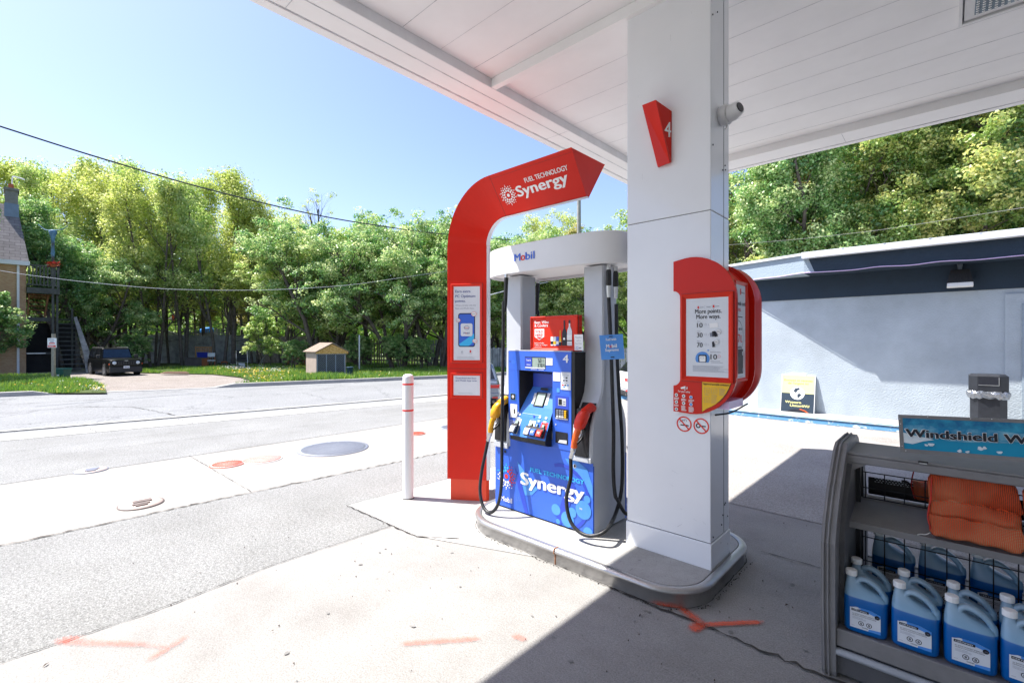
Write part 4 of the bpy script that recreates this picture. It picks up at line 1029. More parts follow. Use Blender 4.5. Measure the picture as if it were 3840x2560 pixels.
bottle(.36, .045, .024, .10, .205, 3); f.disc(.36, .10, .010, 1, 4, 12)
bottle(.412, .045, .024, .115, .205, 4, 1); f.rect(.405, .225, .419, .25, 3, 4); f.rect(.388, .08, .436, .088, 3, 4)
bottle(.318, .045, .011, .04, .125, 5, 1)
for x, m in ((.232, 1), (.262, 4), (.290, 6)): f.rrect(x - .013, .043, x + .013, .118, .005, m, 2); f.rect(x - .013, .055, x + .013, .08, 3 if m == 1 else 5 if m == 4 else 1, 3)
f.rect(.305, .045, .330, .072, 3, 4)
b.build("advert_print", ["red_frame", "print_white", "ink", "ink", "poster_white", "yellow_print", "blue_paint"], ad)
nc = MB(); f = Face(nc, (-2.186, 3.085, 1.53), (1, .02, 0), (-.03, 0, 1), .002)
nc.prism([(-2.186, 3.085, 1.53), (-2.104, 3.087, 1.53), (-2.108, 3.087, 1.655), (-2.190, 3.085, 1.655)], (0, .003, 0), 0)
f.text("Prepay", .012, .098, .010, 1, w=.032, bold=.0); f.text("Please", .046, .098, .010, 1, w=.028, bold=.0); f.text("inside or", .022, .074, .009, 1, w=.04, bold=0.); f.text("Pay at Pump", .010, .05, .010, 1, w=.06, bold=0.)
f.ring(.027, .02, .009, .011, 2, 0, 16); f.rect(.045, .016, .065, .023, 1)
tag(nc.build("notice_card", ["print_white", "ink_grey", "blue_paint"]), "small white notice card tucked at the corner of the framed advert", "notice card")
hb = MB(); A_ = Vector(onX(2247, 1257, -1.90)); u = (Vector(onX(2335, 1252, -1.90)) - A_); u.z = 0
p = [Vector(onX(2255, 1349, -1.90)), Vector(onX(2342, 1345, -1.90)), Vector(onX(2335, 1252, -1.90)), Vector(onX(2247, 1257, -1.90))]
# the tag hangs across both hoses, facing the forecourt lane
q = [Vector((-1.955, 3.06, 1.455)), Vector((-1.760, 3.125, 1.467)), Vector((-1.770, 3.125, 1.653)), Vector((-1.975, 3.06, 1.646))]
q = [Vector(onY(x, y, 3.10 + dy)) for x, y, dy in ((2255, 1349, -.03), (2342, 1345, .03), (2335, 1252, .03), (2247, 1257, -.03))]
nn = (q[1] - q[0]).cross(q[3] - q[0]).normalized()
hb.prism([tuple(v) for v in q], tuple(-nn * .004), 0)
f = Face(hb, q[0], q[1] - q[0], (q[3] - q[0]), .002); W_ = (q[1] - q[0]).length; Hh = (q[3] - q[0]).length
f.text("Fuel with", W_ * .5, Hh * .76, .020, 1, w=W_ * .44, align='c', bold=.035)
f.text("M", W_ * .27, Hh * .47, .028, 1, w=W_ * .125, bold=.05); f.text("o", W_ * .41, Hh * .47, .028, 2, w=W_ * .09, bold=.05); f.text("bil", W_ * .51, Hh * .47, .028, 1, w=W_ * .21, bold=.05)
f.text("Supreme", W_ * .5, Hh * .33, .022, 1, w=W_ * .58, align='c', bold=.035)
f.rect(W_ * .42, Hh * .9, W_ * .58, Hh * .94, 3); f.rect(W_ * .42, Hh * .07, W_ * .58, Hh * .11, 3); f.rect(W_ * .15, Hh * .135, W_ * .85, Hh * .14, 4)
tag(hb.build("hang_tag", ["blue_light", "print_white", "print_red", "ink", "cyan_print"]), "square blue hang tag clipped on the two hoses beside the pump", "hang tag")
# white card on the far left hose
hb = MB(); hb.box((-3.09, 3.56, 1.46), (-2.93, 3.563, 1.78)); tag(hb.build("hose_card", ["print_white"]), "plain white card hanging behind the left hoses of the pump", "card")

# ================================================================ RED SERVICE BOX ON THE COLUMN
sb = thing("service_sign_box", "red rounded advertising box wrapped round the side of the white column", "sign box", (-1.13, 3.29, 1.6))
def plate(Y, th, x1=-.972, notch=True):
    zt_, zb2 = 2.157, 1.118; R1 = .29
    out = [(-1.380, 2.143), (-1.30, 2.157)]
    for k in range(0, 13): a = math.radians(90 - 90 * k / 12); out.append((x1 - R1 + R1 * math.cos(a), 2.160 - R1 + R1 * math.sin(a)))
    for k in range(0, 13): a = math.radians(0 - 90 * k / 12); out.append((x1 - R1 + R1 * math.cos(a), zb2 + R1 + R1 * math.sin(a)))
    out += [(-1.380, 1.125), (-1.380, 1.300)]
    for k in range(1, 7): a = math.radians(-90 + 90 * k / 6); out.append((-1.380 + .047 * math.cos(a), 1.300 + .047 + .047 * math.sin(a)))
    out += [(-1.333, 1.88)]
    for k in range(1, 7): a = math.radians(0 + 90 * k / 6); out.append((-1.380 + .047 * math.cos(a), 1.895 + .047 * math.sin(a)))
    b = MB(); pts = [(x, Y, z) for x, z in out]
    b.prism(pts, (0, th, 0), 0)
    return b, out
b, outl = plate(cy0 - .016, .014); b.build("front_plate", "red_paint", sb)
b, _ = plate(cy1 + .002, .014); b.build("rear_plate", "red_paint", sb)
# thickened rim of the two plates beyond the column
b = MB()
R1 = .29; x1 = -.972
arc = [(x1 - R1 + R1 * math.cos(math.radians(a)), 2.160 - R1 + R1 * math.sin(math.radians(a))) for a in range(60, -1, -6)] + [(x1 - R1 + R1 * math.cos(math.radians(a)), 1.118 + R1 + R1 * math.sin(math.radians(a))) for a in range(0, -61, -6)]
def flange(ya, yb, d0, d1):
    rows = []
    for x, z in arc:
        rows.append([(x - d0, ya, z), (x - .0, ya, z), (x - .0, yb, z), (x - d1, yb, z)])
    return rows
b.loft(flange(cy0 - .0145, cy0 + .012, .03, .03), 0); b.build("front_rim", "red_paint", sb)
b = MB(); rows = []
for x, z in arc:   # back shell flares out to the far side
    zc_ = 1.64; s_ = 1
    rows.append([(x - .09, 3.40, zc_ + (z - zc_) * .93), (x - .045, 3.42, zc_ + (z - zc_) * .97), (x - .002, 3.62, z), (x - .0, 3.645, z), (x - .012, 3.650, z), (x - .10, 3.43, zc_ + (z - zc_) * .92)])
b.loft(rows, 0); o = b.build("rear_shell", "red_paint", sb)
# recessed middle drum between plates
b = MB(); rows = []
mid = [(x - .032, 1.64 + (z - 1.64) * .955) for x, z in arc]
pts0 = [(cx1 - .02, cy0 + .0, 2.10)] ; 
poly = [(-1.12, 2.09)] + mid + [(-1.12, 1.19)]
b.prism([(x, cy0 + .001, z) for x, z in poly], (0, .31, 0), 0, smooth=False); b.build("drum", "red_paint", sb)
# side poster with frame (faces the canopy bay)
xp = max(x for x, z in mid) + .001
framed(sb, (xp, cy0 + .025, 1.36), (0, 1, 0), (0, 0, 1), 0, -.02, .245, .63, .022, "side_frame", .012)
b = MB(); f = Face(b, (xp, cy0 + .025, 1.36), (0, 1, 0), (0, 0, 1), .003)
f.rect(.02, .0, .225, .61, 0)
f.rect(.115, .545, .135, .585, 2, 1); f.text("Financial", .142, .556, .010, 1, w=.06, k=1)
f.text("credit card", .215, .475, .028, 1, w=.17, k=1, align='r', bold=.02); f.text("points.", .09, .437, .028, 2, w=.08, k=1, bold=.02, align='c')
f.lines(.05, .40, .2, 1, .01, .006, 1, 1)
f.ring(.07, .27, .105, .108, 1, 1, 30); f.text("up to", .09, .315, .020, 1, w=.06, k=1, bold=.01); f.text("7", .075, .235, .055, 2, k=1, bold=.04); f.text("/L", .115, .235, .05, 2, w=.04, k=1, bold=.02); f.text("points", .065, .195, .022, 1, w=.075, k=1, bold=.02)
f.rect(.06, .03, .175, .19, 3, 1); f.rect(.15, .15, .163, .175, 0, 2); f.rect(.15, .04, .165, .065, 4, 2); f.line(.19, .04, .19, .17, .003, 2, 1); f.line(.205, .06, .205, .18, .003, 2, 1)
f.lines(.08, -.0 + .015, .21, 2, .007, .0015, 4, 1)
b.build("side_poster", ["poster_white", "ink", "print_red", "black_plastic", "ink_grey"], sb)
# front poster
framed(sb, (0, cy0 - .0165, 0), (1, 0, 0), (0, 0, 1), -1.322, 1.338, -.988, 1.915, .032, "front_frame", .014)
FPX = lambda px, py: onY(px, py, cy0 - .0165)
b = MB(); f = Face(b, (0, cy0 - .0165, 0), (1, 0, 0), (0, 0, 1), .003)
f.rect(-1.292, 1.369, -1.018, 1.886, 0)
def fp(x, y):
    p = FPX(2520 + x / 2.85, 1100 + y / 2.85); return p[0], p[2]
xa, za = fp(250, 222); xb, zb3 = fp(533, 210); f.text("More points.", xa, za + .003, .030, 1, w=xb - xa, k=1, bold=.03)
xa, za = fp(262, 278); xb, _ = fp(520, 270); f.text("More ways.", xa, za + .003, .030, 1, w=xb - xa, k=1, bold=.03)
for (y_, s_) in ((370, "10"), (475, "30"), (580, "70")):
    xa, za = fp(270, y_); f.text(s_, xa, za + .004, .031, 1, w=.036, k=1, bold=.03); f.text("Earn", xa + .002, za + .041, .006, 4, w=.02, k=1, bold=0.); f.ring(xa + .056, za + .022, .006, .007, 4, 1, 12); f.text("/L", xa + .07, za + .018, .007, 4, k=1, bold=0.)
xa, za = fp(415, 706); f.text("10", xa, za + .002, .034, 1, w=.040, k=1, bold=.03); f.text("Earn an extra", xa, za + .045, .009, 4, w=.062, k=1, bold=0.); f.ring(xa + .054, za + .022, .008, .009, 2, 1, 14); f.lines(xa, za - .010, xa + .08, 2, .009, .002, 4, 1)
cx_, cz_ = fp(328, 690); pts = [(cx_ + .046 * math.cos(a), max(cz_ - .028, cz_ + .046 * math.sin(a) - .004)) for a in [i * 2 * PI / 32 for i in range(32)]]; f.poly(pts, 3, 1)
f.rrect(cx_ - .026, cz_ - .027, cx_ + .027, cz_ + .022, .006, 1, 2); f.rrect(cx_ - .019, cz_ - .024, cx_ + .021, cz_ + .014, .006, 5, 3); f.ring(cx_, cz_ + .002, .010, .0115, 4, 4, 14, ys=.6)
x_, z_ = fp(390, 607); f.ring(x_, z_, .003, .006, 3, 1, 12)
for (q, m) in (((402, 312, 495, 370), 5), ((405, 415, 445, 465), 4), ((430, 400, 470, 462), 1), ((455, 405, 490, 465), 1), ((430, 510, 462, 575), 1)):
    xa, za = fp(q[0], q[3]); xb, zb3 = fp(q[2], q[1]); f.poly([(xa + .003, za), (xb, za + .004), (xb - .003, zb3), (xa, zb3 - .004)], m, 1 + (m == 1))
for (x_, y_) in ((503, 408), (480, 518)):
    xx, zz = fp(x_, y_); f.ring(xx, zz, .014, .015, 4, 4, 18); f.disc(xx, zz, .0139, 5, 3, 18); f.text("7/L" if y_ > 500 else "3/L", xx, zz - .004, .009, 1, w=.018, k=5, align='c')
for (x_, y_) in ((283, 150), (447, 138)): xx, zz = fp(x_, y_); f.rect(xx - .005, zz - .008, xx + .005, zz + .008, 2, 1); f.rect(xx + .009, zz - .002, xx + .035, zz + .001, 4, 1)
xx, zz = fp(392, 145); f.text("Mobil", xx, zz - .004, .009, 4, w=.024, k=1, align='c', bold=0.); f.rect(xx - .024, zz - .012, xx - .0233, zz + .012, 4, 1); f.rect(xx + .026, zz - .012, xx + .0267, zz + .012, 4, 1)
xa, za = fp(225, 770); f.lines(xa, za, xa + .235, 7, .006, .0016, 4, 1, 9)
b.build("points_poster", ["poster_white", "ink", "print_red", "blue_light", "ink_grey", "print_white"], sb)
# safety panel and yellow panel
b = MB(); f = Face(b, (0, cy0 - .0165, 0), (1, 0, 0), (0, 0, 1), .003)
def gp(x, y):
    p = FPX(2540 + x / 6.535, 1400 + y / 6.535); return p[0], p[2]
R1 = .29; yx0, yz1 = gp(640, 155); yx1, _ = gp(1358, 205)
yx0, yz1, yx1 = -1.183, 1.347, -.996
q = [(yx0, yz1), (yx0, 1.139)] + [(x1 - R1 + (R1 - .024) * math.cos(math.radians(a)) , 1.118 + R1 + (R1 - .024) * math.sin(math.radians(a))) for a in range(-66, -3, 7)]
q = [(yx0, yz1), (yx0, 1.141)] + [p for p in q[2:] if p[0] > yx0 + .01 and p[1] < yz1] + [(yx1, yz1)]
q2 = [(x + (.003 if x > yx0 + .1 else -.003) * 1.0, z + (.003 if z > 1.33 else -.003)) for x, z in q]
f.poly(q2, 3, 0); f.poly(q, 0, 1)
xa, za = -1.176, 1.322; f.text("Approved portable containers", xa, za - .003, .013, 3, w=.162, k=2, bold=.03)
for (x_, z_) in ((-1.150, 1.283), (-1.106, 1.283), (-1.150, 1.222)): 
    f.line(x_ - .017, z_ - .016, x_ + .017, z_ - .016, .001, 4, 2); f.line(x_ - .017, z_ + .016, x_ + .017, z_ + .016, .001, 4, 2); f.line(x_ - .017, z_ - .016, x_ - .017, z_ + .016, .001, 4, 2); f.line(x_ + .017, z_ - .016, x_ + .017, z_ + .016, .001, 4, 2); f.ring(x_, z_ - .002, .007, .008, 4, 2, 12)
f.lines(-1.075, 1.30, -1.035, 7, .007, .0015, 4, 2); f.lines(-1.166, 1.258, -1.135, 2, .005, .001, 4, 2); f.lines(-1.125, 1.258, -1.085, 10, .006, .001, 4, 2)
f.text("For your safety", -1.345, 1.258, .014, 1, w=.082, k=1, bold=.03)
f.poly([(-1.328, 1.290), (-1.296, 1.302), (-1.293, 1.290), (-1.302, 1.283), (-1.324, 1.280)], 1, 1); f.line(-1.303, 1.282, -1.299, 1.272, .004, 1, 1); f.line(-1.299, 1.272, -1.284, 1.290, .003, 1, 1); f.line(-1.282, 1.282, -1.284, 1.298, .005, 1, 1)
k = 0
for r_ in range(3):
    for c_ in range(3):
        if r_ == 2 and c_ > 0: continue
        xx, zz = -1.357 + .050 * c_, 1.238 - .048 * r_ - (.004 * c_)
        f.disc(xx, zz, .0115, 1, 1, 16); f.disc(xx, zz, .0085 if c_ == 2 else .005, 2 if c_ == 2 else 3, 2, 12)
        f.lines(xx - .016, zz - .018, xx + .02, 4 if r_ == 0 else (8 if r_ == 1 and c_ else 3), .0045, .0024, 1, 1, r_ * 3 + c_)
b.build("safety_print", ["yellow_print", "print_white", "blue_light", "ink", "ink_grey"], sb)
# squeegee tray at the bottom
b = MB(); b.box((-1.10, cy0 + .02, 1.165), (-1.03, cy0 + .30, 1.215), 0); b.build("tray", ["led_tube"], sb)
b = MB(); b.tube(catmull([(-1.125, cy0 + .05, 1.118), (-1.06, cy0 + .16, 1.13), (-1.01, cy0 + .33, 1.175)], 6), .006, 6); b.build("squeegee_handle", "black_plastic", sb)

# ================================================================ BOLLARD
bx, by, _ = at(1530.5, 1868)
bo = thing("bollard", "white round bollard with two thin red bands", "bollard", (bx, by, 0))
r = .0548
b = MB(); b.lathe([(r, 0), (r, 1.222), (r * .985, 1.237), (r * .93, 1.250), (r * .78, 1.260), (r * .5, 1.266), (.001, 1.268)], (bx, by, 0), 32); b.build("post", "white_paint", bo)
for z in (1.158, .893):
    b = MB(); b.lathe([(r + .0008, z), (r + .0012, z + .001), (r + .0012, z + .0165), (r + .0008, z + .0175)], (bx, by, 0), 32); b.build("band", "print_red", bo)
b = MB(); b.lathe([(r + .004, .004), (r + .002, .012)], (bx, by, 0), 24); b.build("foot_grime", "joint_dark", bo)
# ================================================================ STORE BUILDING
st = thing("store_building", "low pale blue stucco store with a navy fascia and white gutter", "store", (0, 11.6, 0))
WX, XEND = -3.18, 9.0
WY, FY = 11.6, 11.0
wl = [(-6.5, 12.75), (WX, WY), (XEND, WY), (XEND, 20), (-6.5, 20)]
b = MB(); b.prism([(x, y, -.05) for x, y in wl], (0, 0, 3.0), 0, cap=False)
b.build("wall", "wall_blue", st)
b = MB(); o_ = .022
b.prism([(-6.5, 12.75 - o_, 2.497), (WX, WY - o_, 2.497), (XEND, WY - o_, 2.497), (XEND, WY + .1, 2.497), (WX, WY + .1, 2.497), (-6.5, 12.85, 2.497)], (0, 0, .48), 0); b.build("upper_band", "navy_wall", st)
# overhanging fascia: main run and the receding pale run at the left
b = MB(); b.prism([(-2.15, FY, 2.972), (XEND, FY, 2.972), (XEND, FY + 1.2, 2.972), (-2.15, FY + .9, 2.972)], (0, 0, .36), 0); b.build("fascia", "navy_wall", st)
LX, LY = -6.6, 12.43
b = MB(); b.prism([(LX, LY, 2.974), (-2.30, FY + .055, 2.974), (-2.0, FY - .005, 2.974), (-2.20, FY - .006, 3.330), (-2.42, FY + .075, 3.330), (LX, LY, 3.330)], (.05, .0, 0), 0) if False else None
# sunlit fascia painted pale: raked end draws the gutter's shadow edge, 4 mm proud of the navy fascia
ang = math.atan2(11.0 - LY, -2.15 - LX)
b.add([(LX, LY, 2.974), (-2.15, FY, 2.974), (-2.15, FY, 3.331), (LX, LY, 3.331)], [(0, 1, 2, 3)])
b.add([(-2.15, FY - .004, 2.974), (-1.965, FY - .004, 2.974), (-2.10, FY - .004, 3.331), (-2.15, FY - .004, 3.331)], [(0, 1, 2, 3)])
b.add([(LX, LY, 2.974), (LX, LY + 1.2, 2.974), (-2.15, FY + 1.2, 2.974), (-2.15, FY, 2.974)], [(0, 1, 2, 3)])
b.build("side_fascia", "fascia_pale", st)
b = MB(); b.prism([(LX - .05, LY - .05, 3.335), (-2.16, FY - .045, 3.335), (XEND, FY - .045, 3.335), (XEND, 20, 3.335), (LX - .05, 20, 3.335)], (0, 0, .05), 0); b.build("roof", "gutter_white", st)
b = MB()
gp_ = [(-.15, 3.236), (-.15, 3.345), (-.135, 3.352), (-.02, 3.36), (-.002, 3.36), (-.002, 3.236), (-.07, 3.225)]
b.prism([(-2.17, FY + y, z + .028) for y, z in gp_], (XEND + 2.17, 0, 0), 0)
for i in range(14): x = -1.5 + .62 * i; b.box((x, FY - .155, 3.372), (x + .03, FY - .01, 3.382))
b.build("gutter", "gutter_white", st)
b = MB(); pts = []
R = random.Random(8)
for i in range(26):
    x = -6.4 + .42 * i; y = (FY - .012) if x > -2.15 else FY - .012 + (-2.15 - x) * math.tan(-ang) if False else (FY - .014 if x > -2.15 else FY + (x + 2.15) * (LY - FY) / (LX + 2.15) - .012)
    pts.append((x, y, 2.968 + R.uniform(-.012, .02) + (.018 if i % 5 == 0 else 0)))
b.tube(catmull(pts, 4), .008, 6); b.build("led_strip", "led_tube", st)
# panelled door surround at the right
b = MB(); x0 = .694
b.box((x0, WY - .03, .1), (x0 + 2.6, WY + .001, 2.409)); b.build("door_panel", "wall_blue", st, bevel=.006)
b = MB(); xx = onY(3832, 1140, WY - .03)[0]; b.box((xx, WY - .05, .1), (xx + .05, WY - .029, 2.19)); b.box((xx, WY - .05, 2.19), (xx + 1.0, WY - .029, 2.24)); b.build("door_frame", "fascia_pale", st)
b = MB(); b.box((-3.2, WY - .004, .1), (-3.195, WY, 2.5)); 
# flood lamp
lx, _, lz = onY(3600, 1066, WY - .2)
fl_ = thing("flood_lamp", "dark flood lamp with a white lens on the navy band of the store wall", "flood lamp", (lx, WY, lz))
k = (WY) / F
b = MB(); b.tube([(lx, WY - .03, lz + .40), (lx, WY - .12, lz + .36), (lx, WY - .15, lz + .26)], [.045, .038, .026], 10); b.build("swivel", "zinc", fl_)
b = MB(); b.hexa([(lx - .17, WY - .24, lz + .03), (lx + .17, WY - .24, lz + .03), (lx + .17, WY - .06, lz + .03), (lx - .17, WY - .06, lz + .03), (lx - .12, WY - .2, lz + .26), (lx + .12, WY - .2, lz + .26), (lx + .12, WY - .06, lz + .26), (lx - .12, WY - .06, lz + .26)])
for i in range(8): b.box((lx - .14 + .038 * i, WY - .245, lz + .05), (lx - .13 + .038 * i, WY - .2, lz + .16))
b.build("housing", "black_plastic", fl_)
b = MB(); b.hexa([(lx - .17, WY - .26, lz - .035), (lx + .17, WY - .26, lz - .035), (lx + .17, WY - .10, lz - .05), (lx - .17, WY - .10, lz - .05), (lx - .165, WY - .25, lz + .03), (lx + .165, WY - .25, lz + .03), (lx + .165, WY - .09, lz + .028), (lx - .165, WY - .09, lz + .028)]); b.build("lens", "print_white", fl_, bevel=.006)
# walkway with a blue painted kerb
b = MB(); wk = [(-9, 12.6), (-6.0, 11.4), (-4.6, 10.98), (-3.6, 10.80), (-2.6, 10.72), (XEND, 10.60)]
b.add([(x, y, .10) for x, y in wk] + [(XEND, WY + .2, .10), (-9, 14, .10)], [tuple(range(len(wk) + 2))]); struct(b.build("store_walkway", "concrete_white"))
b = MB()
for (x0, y0), (x1, y1) in zip(wk[:-1], wk[1:]):
    b.add([(x0, y0, .0), (x1, y1, .0), (x1, y1 + .02, .085), (x0, y0 + .02, .085), (x1, y1 + .06, .104), (x0, y0 + .06, .104), (x1, y1 + .14, .1035), (x0, y0 + .14, .1035)], [(0, 1, 2, 3), (3, 2, 4, 5), (5, 4, 6, 7)], 0)
struct(b.build("blue_kerb", "kerb_blue"))
struct(joint_o := ragged([(-4.5, 10.96), (-3.6, 10.785), (-2.6, 10.705), (3, 10.65)], .03, .0075, seed=77).build("kerb_grime", "joint_dark"))

# money transfer board leaning on the wall
wb = thing("advertising_board", "yellow and navy board with a globe leaning on the blue store wall", "board", (-2.4, 11.45, .1))
bl, br_ = Vector(onY(2926, 1549, 11.42)), Vector(onY(3053, 1555, 11.42)); tl, tr_ = Vector(onY(2925, 1404, 11.575)), Vector(onY(3054, 1409, 11.575))
bl.z = br_.z = .102
u = (br_ - bl).normalized(); Wd = (br_ - bl).length; v = (tl - bl); v = (v - u * v.dot(u)); Ht = v.length; v.normalize(); n = u.cross(v)
b = MB(); b.prism([tuple(bl), tuple(br_), tuple(br_ + v * Ht), tuple(bl + v * Ht)], tuple(-n * .03), 1)
f = Face(b, bl, u, v, .003)
f.rect(0, Ht * .51, Wd, Ht, 0, 0); f.rect(0, 0, Wd, Ht * .51, 2, 0)
f.rect(0, 0, .008, Ht, 1, 1); f.rect(Wd - .008, 0, Wd, Ht, 1, 1)
f.text("Envoyez et recevez", Wd * .5, Ht * .835, Ht * .055, 3, w=Wd * .84, k=1, align='c', bold=.01); f.text("de l'argent ici", Wd * .5, Ht * .755, Ht * .055, 3, w=Wd * .6, k=1, align='c', bold=.01)
cx, cy, rr = Wd * .49, Ht * .51, Wd * .215
f.disc(cx, cy, rr, 1, 1, 30)
f.poly([(cx - rr * .55, cy + rr * .35), (cx - rr * .3, cy + rr * .8), (cx + rr * .2, cy + rr * .9), (cx + rr * .35, cy + rr * .6), (cx + .0, cy + rr * .45), (cx - rr * .1, cy + rr * .15), (cx - rr * .35, cy + rr * .1)], 2, 2)
f.poly([(cx - .0, cy - rr * .1), (cx + rr * .35, cy - .0), (cx + rr * .6, cy - rr * .25), (cx + rr * .3, cy - rr * .55), (cx + rr * .1, cy - rr * .85), (cx + rr * .0, cy - rr * .5)], 2, 2)
f.text("Western", Wd * .14, Ht * .235, Ht * .065, 0, w=Wd * .47, k=1, bold=.05); f.text("Union", Wd * .29, Ht * .145, Ht * .065, 0, w=Wd * .33, k=1, bold=.05); f.text("WU", Wd * .66, Ht * .145, Ht * .065, 0, w=Wd * .19, k=1, bold=.06); f.line(Wd * .635, Ht * .19, Wd * .665, Ht * .15, .012, 0, 1)
f.poly([(Wd * .2, .0), (Wd * .8, .0), (Wd * .72, Ht * .05), (Wd * .58, Ht * .08), (Wd * .4, Ht * .08), (Wd * .28, Ht * .05)], 4, 1)
f.poly([(Wd * .56, Ht * .085), (Wd * .8, .0), (Wd * .84, .0), (Wd * .75, Ht * .06), (Wd * .6, Ht * .095)], 5, 1)
b.build("board", ["pale_yellow", "print_white", "navy_wall", "yellow_print", "ink", "nozzle_orange"], wb)
b = MB(); b.prism([tuple(bl + u * Wd * .25 + v * Ht), tuple(bl + u * Wd * .72 + v * Ht), tuple(bl + u * Wd * .72 + v * (Ht + .045)), tuple(bl + u * Wd * .25 + v * (Ht + .045))], tuple(-n * .03), 0)
f = Face(b, bl, u, v, .003); f.rect(Wd * .33, Ht + .012, Wd * .65, Ht + .026, 1); b.build("grip", ["print_white", "grey_metal"], wb)

# litter bin
cxm, cym = .47, 11.05
tb_ = thing("trash_can", "dark octagonal litter bin with a crinkled silver bag collar by the store wall", "trash can", (cxm, cym, .1))
def octo(w, d, c, z): return [(cxm + x * w, cym + y * d, z) for x, y in ((-1 + c, -1), (1 - c, -1), (1, -1 + c), (1, 1 - c), (1 - c, 1), (-1 + c, 1), (-1, 1 - c), (-1, -1 + c))]
b = MB(); b.loft([octo(.215, .2, .42, .1), octo(.215, .2, .42, .76)], 0, smooth=False); b.build("body", "bin_dark", tb_, bevel=.004)
b = MB(); b.loft([octo(.222, .207, .42, .78), octo(.232, .215, .42, .80), octo(.232, .215, .42, 1.035), octo(.20, .185, .42, 1.062)], 0, smooth=False); b.build("lid", "bin_dark", tb_, bevel=.004)
b = MB(); b.box((cxm - .115, cym - .219, .895), (cxm + .115, cym - .216, 1.018)); b.build("opening", "ink", tb_)
b = MB(); b.box((cxm - .12, cym - .222, .885), (cxm + .12, cym - .214, .895)); b.box((cxm + .112, cym - .222, .895), (cxm + .12, cym - .214, 1.02)); b.build("opening_rim", "steel", tb_)
R = random.Random(3); b = MB(); rings = []
for k, (q, z) in enumerate(((.214, .79), (.245, .785), (.262, .75), (.258, .71), (.238, .672), (.216, .68))):
    rings.append([(cxm + (q + R.uniform(-.014, .014)) * math.copysign(abs(math.cos(a)) ** .6, math.cos(a)), cym + (q - .012 + R.uniform(-.014, .014)) * math.copysign(abs(math.sin(a)) ** .6, math.sin(a)), z + R.uniform(-.014, .014)) for a in [i * 2 * PI / 44 for i in range(44)]])
b.loft(rings, 0, cap=False, smooth=False); b.build("bag_collar", "foil_bag", tb_)

# ================================================================ WASHER FLUID RACK
rk = thing("display_rack", "charcoal plastic display rack with curved side panels and shelves of washer fluid", "display rack", (.1, 3.22, 0))
RX0, RX1, RYc = -.452, .95, 3.22
def side_prof():
    fr = [(2.70, .0), (2.685, .03), (2.662, .35), (2.665, .64), (2.70, .72), (2.80, .86), (2.93, .975), (3.0, 1.035), (3.06, 1.058)]
    return fr + [(2 * RYc - y, z) for y, z in fr[::-1]]
sp = side_prof()
inn = [(RYc + (y - RYc) * .86, .03 + z * .93) for y, z in sp]
for x0, x1 in ((RX0, RX0 + .058), (RX1 - .058, RX1)):
    b = MB(); n = len(sp)
    oL = [(x0, y, z) for y, z in sp]; oR = [(x1, y, z) for y, z in sp]
    b.prism(oL, (x1 - x0, 0, 0), 0)
    # moulded ribs along the edge
    for q in (.012, .030):
        rb = [(x0 + q, y - (.006 if y < RYc else -.006) * (1 if z < 1.04 else 0), z + (.005 if z > .7 else 0)) for y, z in sp]
        b.tube(rb, .005, 5, 0, smooth=False)
    b.build("side_panel", "rack_light", rk, bevel=.006)
    b = MB(); b.prism([(x1 - .001, RYc + (y - RYc) * .80, .03 + z * .92) for y, z in sp], (.022 if x0 < 0 else -.022, 0, 0), 0); b.build("inner_liner", "rack_grey", rk)
b = MB(); b.box((RX0 + .05, RYc - .19, .972), (RX1 - .05, RYc + .19, 1.012)); b.box((RX0 + .05, RYc - .205, .965), (RX1 - .05, RYc - .188, 1.004)); b.box((RX0 + .05, RYc - .198, 1.004), (RX1 - .05, RYc - .15, 1.018)); b.build("top_beam", "rack_light", rk, bevel=.006)
b = MB(); x, y, z = onY(3462, 1733, RYc - .206); b.box((x - .018, y - .003, z - .004), (x + .018, y + .002, z + .006), 0); b.box((x - .014, y - .008, z - .007), (x + .014, y, z - .002), 1); b.build("sign_clip", ["black_plastic", "steel"], rk)
b = MB()
for s in (-1, 1):
    yl = RYc + s * .285
    b.hexa([(RX0 + .06, min(yl, RYc), .665 if s < 0 else .73), (RX1 - .06, min(yl, RYc), .665 if s < 0 else .73), (RX1 - .06, max(yl, RYc), .73 if s < 0 else .665), (RX0 + .06, max(yl, RYc), .73 if s < 0 else .665),
            (RX0 + .06, min(yl, RYc), .685 if s < 0 else .742), (RX1 - .06, min(yl, RYc), .685 if s < 0 else .742), (RX1 - .06, max(yl, RYc), .742 if s < 0 else .685), (RX0 + .06, max(yl, RYc), .742 if s < 0 else .685)], 0)
    b.box((RX0 + .06, yl - .008, .655), (RX1 - .06, yl + .008, .688))
b.build("middle_shelf", "rack_light", rk, bevel=.003)
b = MB(); b.box((RX0 + .058, 2.70, .212), (RX1 - .058, 2 * RYc - 2.70, .232)); b.box((RX0 + .058, 2.688, .160), (RX1 - .058, 2.706, .240)); b.box((RX0 + .058, 2 * RYc - 2.706, .160), (RX1 - .058, 2 * RYc - 2.688, .240)); b.build("bottom_shelf", "rack_light", rk, bevel=.004)
b = MB(); b.box((RX0 + .058, 2.71, .02), (RX1 - .058, 2.73, .16)); b.build("kick_board", "rack_grey", rk); b = MB(); b.box((RX0 + .058, 2 * RYc - 2.73, .02), (RX1 - .058, 2 * RYc - 2.71, .16)); b.build("kick_board", "rack_grey", rk)
b = MB(); b.tube([(RX0 + .058, 2.695, .130), (RX1 - .058, 2.695, .130)], .018, 10); b.build("bumper_rail", "grey_metal", rk)
b = MB(); b.add([(RX0 + .06, 3.05, .60), (RX0 + .06 , 3.22, .60), (RX0 + .17, 3.22, .965), (RX0 + .06, 3.22, .965)], [(0, 1, 2, 3)]); 
